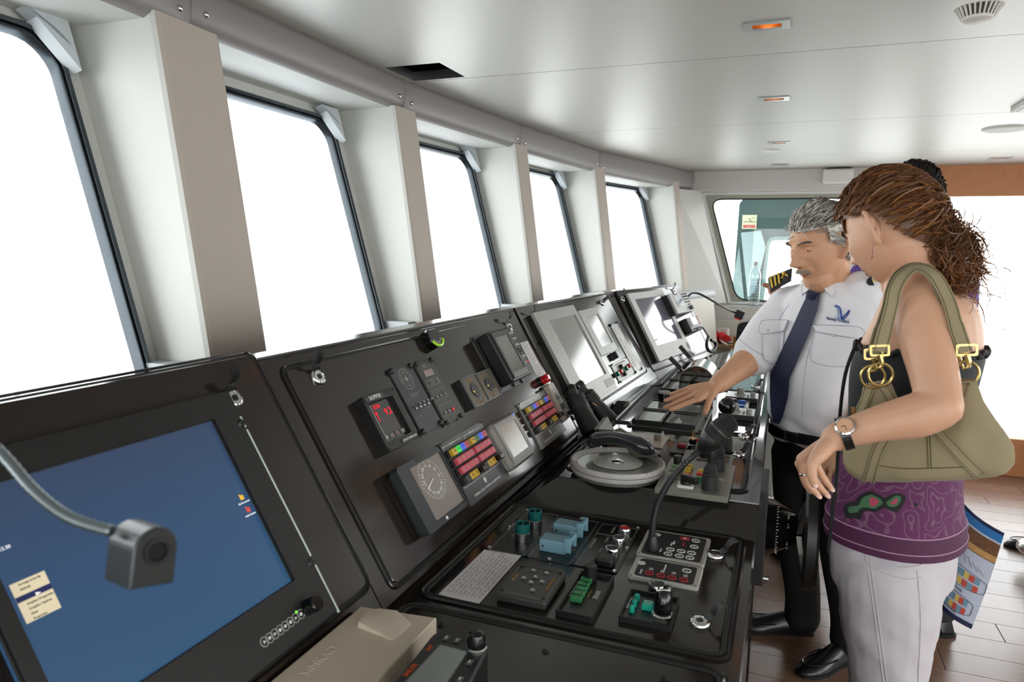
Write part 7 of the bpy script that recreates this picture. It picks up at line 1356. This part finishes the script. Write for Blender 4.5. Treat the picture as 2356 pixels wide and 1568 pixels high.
hand(b3,rw,[[rw+V((-.02+.016*i,.02,-.06)),rw+V((-.02+.016*i,.03,-.10)),rw+V((-.02+.016*i,.02,-.12))] for i in range(4)])
obj('body',shift(remesh(b3,.006,2,.5),m3o),SK3,m3)
p3=MB(); p3.loft([ell(c,Rv,F,w*1.03,d*1.03,26,2.3,0) for c,w,d,fb in T3_]); limb(p3,[rs+V((-.03,0,.01)),rs,rs.lerp(re,.65)],[.058,.062,.060],5,16); limb(p3,[ls,ls.lerp(le,.6)],[.062,.062],5,16)
obj('polo_shirt',shift(remesh(p3,.008,3,.5,'polo_shirt'),m3o),mat('purple_polo_cloth','5b3f86',.75,var=.04,bump=.1,bscale=60),m3)
keep3=lambda p:(p.z>.05) if p.x>.04 else (p.z>.0 if p.x>-.02 else p.z>-.07)
obj('hair',cap_hair(Matrix.Translation(-m3o)@H3,ft3,keep3,1400,.014,.006,31,lambda d,p:V((-.6,0,-.4))),mat('black_brown_hair','1d1512',.5,var=.3,scale=200),m3,kind='stuff')
t3=MB(); t3.loft([ell(c,Rv,F,w,d,22,2.3,0) for c,w,d in ((V((.52,3.12,.78)),.155,.12),(V((.52,3.12,.90)),.162,.125))])
for s_,a_ in ((-1,V((.14,3.50,.09))),(1,V((.66,3.12,.09)))): limb(t3,[V((.52,3.12,.80))+Rv*.08*s_,(V((.52,3.12,.80))+Rv*.08*s_).lerp(a_,.5),a_],[.092,.075,.072],6,16)
obj('trousers',shift(remesh(t3,.01,2,.5,'trousers'),m3o),mat('charcoal_cloth','2a2829',.8),m3)
for a_ in (V((.14,3.50,0)),V((.66,3.12,0))): add_shoe(m3,a_-m3o-F*.05,math.atan2(F.y,F.x),.98)
add_shoe(m3,V((.075,3.60,0))-m3o,PI*.9,.95) if False else None
# ---------------------------------------------------------------- handbag
CAN=mat('olive_canvas','968a6c',.85,var=.06,scale=30,bump=.14,bscale=420,sheen=.1); STI=mat('canvas_stitch','5f553c',.8)
cols=[(1938,1035,1062),(1950,985,1085),(1968,940,1098),(1988,884,1106),(2016,878,1107),(2045,876,1107),(2060,912,1106),(2080,940,1106),(2105,960,1105),(2130,966,1104),(2160,956,1103),(2182,930,1102),(2196,902,1101),(2206,874,1101),(2224,872,1100),(2242,873,1100),(2262,925,1098),(2288,965,1095),(2312,997,1088),(2330,1028,1066)]
def by(p): q=aty(p,1.475); return 1.475-.25*(q.x-.25)
NC=len(cols); NR=14; fg=[];bg2=[]
for i,(x,t0,t1) in enumerate(cols):
    u=i/(NC-1); a=[];b=[]
    for j in range(NR+1):
        v=j/NR; p=(x,t0+(t1-t0)*v); c=aty(p,by(p)); th_=.012+.050*(math.sin(PI*min(1,max(0,u*.96+.02)))**.6)*math.sin(PI*min(1,.08+.62*v)) if v<.86 else (.012+.050*(math.sin(PI*min(1,u*.96+.02))**.6)*math.sin(PI*(.08+.62*.86)))*(1-((v-.86)/.14)**2*.8)
        wr=NZ.noise(V((x*.018,p[1]*.02,3)))*.005
        a.append(c+V((0,-th_*.62+wr,0))); b.append(c+V((.004,th_*.62,0)))
    fg.append(a);bg2.append(b)
vs=[p for r in fg for p in r]+[p for r in bg2 for p in r]; n=NC*(NR+1); fs=[]; W_=NR+1
for i in range(NC-1):
    for j in range(NR): k=i*W_+j; fs+=[(k,k+1,k+W_+1,k+W_),(n+k,n+k+W_,n+k+W_+1,n+k+1)]
for i in range(NC-1): fs+=[(i*W_,(i+1)*W_,n+(i+1)*W_,n+i*W_),(i*W_+NR,n+i*W_+NR,n+(i+1)*W_+NR,(i+1)*W_+NR)]
for j in range(NR): fs+=[(j,n+j,n+j+1,j+1),((NC-1)*W_+j,(NC-1)*W_+j+1,n+(NC-1)*W_+j+1,n+(NC-1)*W_+j)]
bo=V((.30,1.47,1.05)); bag=thing('handbag','olive canvas shoulder bag with brass rings hanging at the woman\'s side','handbag',bo)
bmx=mesh_of(MB().add(vs,fs,None,True),'bag_body',CAN); BB=bvh_of(bmx); obj('bag_body',shift(bmx,bo),None,bag)
def strip(pts,w,nm,off=.004,th=.003):     # flat sewn band along a picture polyline
    sp=spline([V((p[0],p[1],0)) for p in pts],5); L_=[];R__=[]
    for i,p in enumerate(sp):
        d=(sp[min(i+1,len(sp)-1)]-sp[max(i-1,0)]).normalized(); nn=V((-d.y,d.x,0))*w
        for S_,q in ((L_,p+nn),(R__,p-nn)):
            s=surf(BB,(q.x,q.y),off); S_.append((s if s is not None else aty((q.x,q.y),by((q.x,q.y))-.012))-bo)
    m=MB(); n=len(L_); d=(EYE-bo-L_[n//2]).normalized()*th; vs=L_+R__+[p-d for p in L_]+[p-d for p in R__]
    m.add(vs,[(i,i+1,n+i+1,n+i) for i in range(n-1)]+[(2*n+i,3*n+i,3*n+i+1,2*n+i+1) for i in range(n-1)]+[(i,2*n+i,2*n+i+1,i+1) for i in range(n-1)]+[(n+i,n+i+1,3*n+i+1,3*n+i) for i in range(n-1)]+[(0,n,3*n,2*n),(n-1,3*n-1,4*n-1,2*n-1)],None,True); o=obj(nm,m,CAN,bag)
    for S_ in (L_,R__):
        C_=[L_[i].lerp(R__[i],.16 if S_ is L_ else .84)+d*.2 for i in range(n)]; obj('stitching',MB().tube(C_,.0007,4),STI,o)
    return o
strip([(2028,880),(2048,918),(2078,952),(2130,976),(2180,955),(2206,920),(2222,878)],11,'scoop_band'); strip([(2152,985),(2185,1020),(2220,1058),(2258,1092)],13,'diagonal_band'); strip([(2042,1000),(2020,1040),(2000,1104)],13,'diagonal_band'); strip([(2004,884),(1986,930),(1974,952)],12,'side_tab')
for pts in (((2132,985),(2134,1030),(2136,1075)),((2139,985),(2141,1030),(2143,1075)),((2020,1070),(2080,1077),(2150,1076),(2250,1072))): obj('seam',line_on(BB,pts,.0009,.0008,bo,6),STI,bag)
obj('zip',MB().tube([surf(BB,p,.005,aty(p,1.45))-bo for p in ((1962,936),(1963,950),(1966,965))],.004,6),BRS,bag); obj('zip_pull',MB().rbox(-.005,.005,-.002,.002,-.02,.0,.0015,Matrix.Translation(aty((1969,962),1.44)-bo)),BRS,bag)
def dring(px,y,r,nm='d_ring'):
    c=aty(px,y)-bo; obj(nm,MB().tube([c+V((r*math.cos(a),0,r*math.sin(a)*1.05)) for a in [2*PI*i/24 for i in range(24)]],.0026,8,closed=True),BRS,bag)
for px,y in (((2008,866),1.468),((2026,861),1.455),((2222,858),1.445)): dring(px,y,.0205)
for px,y in (((2008,838),1.468),((2022,830),1.455),((2222,830),1.445),((2200,826),1.46)):
    c=aty(px,y)-bo; obj('snap_hook',MB().tube([c+V((0,0,.012)),c+V((.004,0,.0)),c+V((.005,0,-.010)),c+V((-.002,0,-.014)),c+V((-.006,0,-.006))],[.005,.0055,.004,.003,.0025],8),BRS,bag); obj('strap_buckle',MB().ring(rrect(.034,.022,.004,3),rrect(.026,.014,.003,3),-.002,.002,fr(c+V((0,0,.020)),(1,0,.1),(0,0,1))),BRS,bag)
def strap(pts,nm='strap',w=.0110):
    P=[aty((p[0],p[1]),p[2])-bo for p in pts]; sp=spline(P,6); n=len(sp); rings=[]
    for i,p in enumerate(sp):
        t=(sp[min(i+1,n-1)]-sp[max(i-1,0)]).normalized(); f=i/(n-1); out=V((0,-1,0)).lerp(V((0,-.35,.95)),max(0,1-abs(f-.5)*3.2)).normalized(); sd=t.cross(out).normalized(); out=sd.cross(t); ww=w*(1 if .12<f<.88 else 1.12); rings.append([p+sd*a+out*b for a,b in ((-ww,-.0022),(ww,-.0022),(ww,.0022),(-ww,.0022))])
    o=obj(nm,MB().loft(rings,True,None,False),CAN,bag)
    for k in (-.75,.75): obj('stitching',MB().tube([ (r[2].lerp(r[3],.5+k*.5))+(r[2]-r[1])*.15 for r in rings],.0006,4),STI,o)
strap([(2010,815,1.468),(2026,760,1.475),(2044,705,1.48),(2052,668,1.485),(2070,632,1.495),(2105,612,1.515),(2142,628,1.49),(2170,680,1.475),(2184,740,1.465),(2198,806,1.46)]); strap([(2024,808,1.455),(2038,755,1.458),(2052,700,1.46),(2058,668,1.465),(2078,634,1.48),(2110,616,1.495),(2150,634,1.475),(2182,690,1.46),(2200,750,1.45),(2220,810,1.445)])
# ---------------------------------------------------------------- brochure
q=[aty(p,d) for p,d in (((2196,1130),1.93),((2311,1226),1.88),((2235,1446),1.90),((2140,1368),1.98))]; bc_=sum(q,V())/4
br=thing('brochure','large folded colour brochure with deck plans held behind the woman\'s hip','brochure',bc_); nn=(q[1]-q[0]).cross(q[3]-q[0]).normalized(); nn=nn if nn.dot(EYE-bc_)>0 else -nn
def bq(u,v,h=0): 
    p=(q[0]*(1-u)+q[1]*u)*(1-v)+(q[3]*(1-u)+q[2]*u)*v; return p-bc_+nn*(h+.022*math.sin(PI*u)*(1-.2*v)-.012*math.sin(PI*v))
def bpatch(nm,u0,u1,v0,v1,m,h,nu=6,nv=6,par=None,fn=None):
    G=[bq(u0+(u1-u0)*i/nu,(fn(u0+(u1-u0)*i/nu) if fn else 0)+v0+(v1-v0)*j/nv,h) for j in range(nv+1) for i in range(nu+1)]; W_=nu+1; return obj(nm,MB().add(G,[(j*W_+i,j*W_+i+1,(j+1)*W_+i+1,(j+1)*W_+i) for j in range(nv) for i in range(nu)],None,True),m,par or br)
PB=mat('brochure_paper','b9c0d2',.45,var=.02); DB=mat('brochure_navy','1a2448',.4); LB=mat('brochure_blue','2a6fae',.4); BRN=mat('photo_brown','6a4a30',.4,var=.6,scale=60); TAN=mat('photo_tan','b58c58',.4,var=.4,scale=50)
m=MB(); nu,nv=10,10; G=[bq(i/nu,j/nv) for j in range(nv+1) for i in range(nu+1)]; n=len(G); W_=nu+1
m.add(G+[p-nn*.0015 for p in G],[(j*W_+i,j*W_+i+1,(j+1)*W_+i+1,(j+1)*W_+i) for j in range(nv) for i in range(nu)]+[(n+j*W_+i,n+(j+1)*W_+i,n+(j+1)*W_+i+1,n+j*W_+i+1) for j in range(nv) for i in range(nu)],None,True); obj('page',m,PB,br)
bpatch('cover_band',0,1,0,.03,DB,.0012); bpatch('blue_band',0,1,.03,.11,LB,.0012); bpatch('bottom_band',0,1,.955,1,DB,.0012)
bpatch('photo_print',.0,.40,.125,.28,TAN,.0012); bpatch('photo_print',.44,1.,.13,.33,BRN,.0012); bpatch('photo_floor',.5,1.,.26,.32,TAN,.0016); bpatch('photo_print',.0,.3,.30,.40,mat('photo_cream','c9b98c',.4,var=.2,scale=40),.0012)
YP=mat('plan_yellow','d2b45a',.5,var=.1); BP=mat('plan_teal','6f93a8',.5,var=.1); RP=mat('plan_red','c04a3a',.5,var=.1); GP=mat('plan_line','5a606e',.6)
def bline(pts,r=.0008): obj('plan_line',MB().tube([bq(u,v,.0016) for u,v in pts],r,4),GP,br)
for u0,v0,uw,rows in ((.05,.52,.95,4),(.1,.76,.8,4)):
    hull=[(u0+uw*(.5+.5*math.cos(a)) if math.cos(a)<0 else u0+uw*min(1,.5+.62*math.cos(a)),v0+.085+.085*math.sin(a)) for a in [2*PI*i/28 for i in range(29)]]; bline(hull)
    for i in range(6):
        for j,(mm) in enumerate(((YP,BP,BP,YP,RP,BP)[i],(BP,BP,YP,RP,BP,RP)[i])): a=u0+uw*(.22+.11*i); bpatch('cabin_print',a,a+uw*.10,v0+.02+.078*j,v0+.02+.078*j+.06,mm,.0014,1,1)
for k in range(5): bline([(.35+.1*k,.36+.02*k),(.42+.12*k,.45+.01*k)],.0005)
tx_=[(.25,.88),(.5,.92)]; 
text('Main Deck',.008,GP,br,0,0,0,M=fr(bq(.45,.925,.0016),bq(.9,.925)-bq(.1,.925),bq(.5,.2)-bq(.5,.9)))
text('Upper Deck',.008,GP,br,0,0,0,M=fr(bq(.4,.725,.0016),bq(.9,.725)-bq(.1,.725),bq(.5,.2)-bq(.5,.9)))
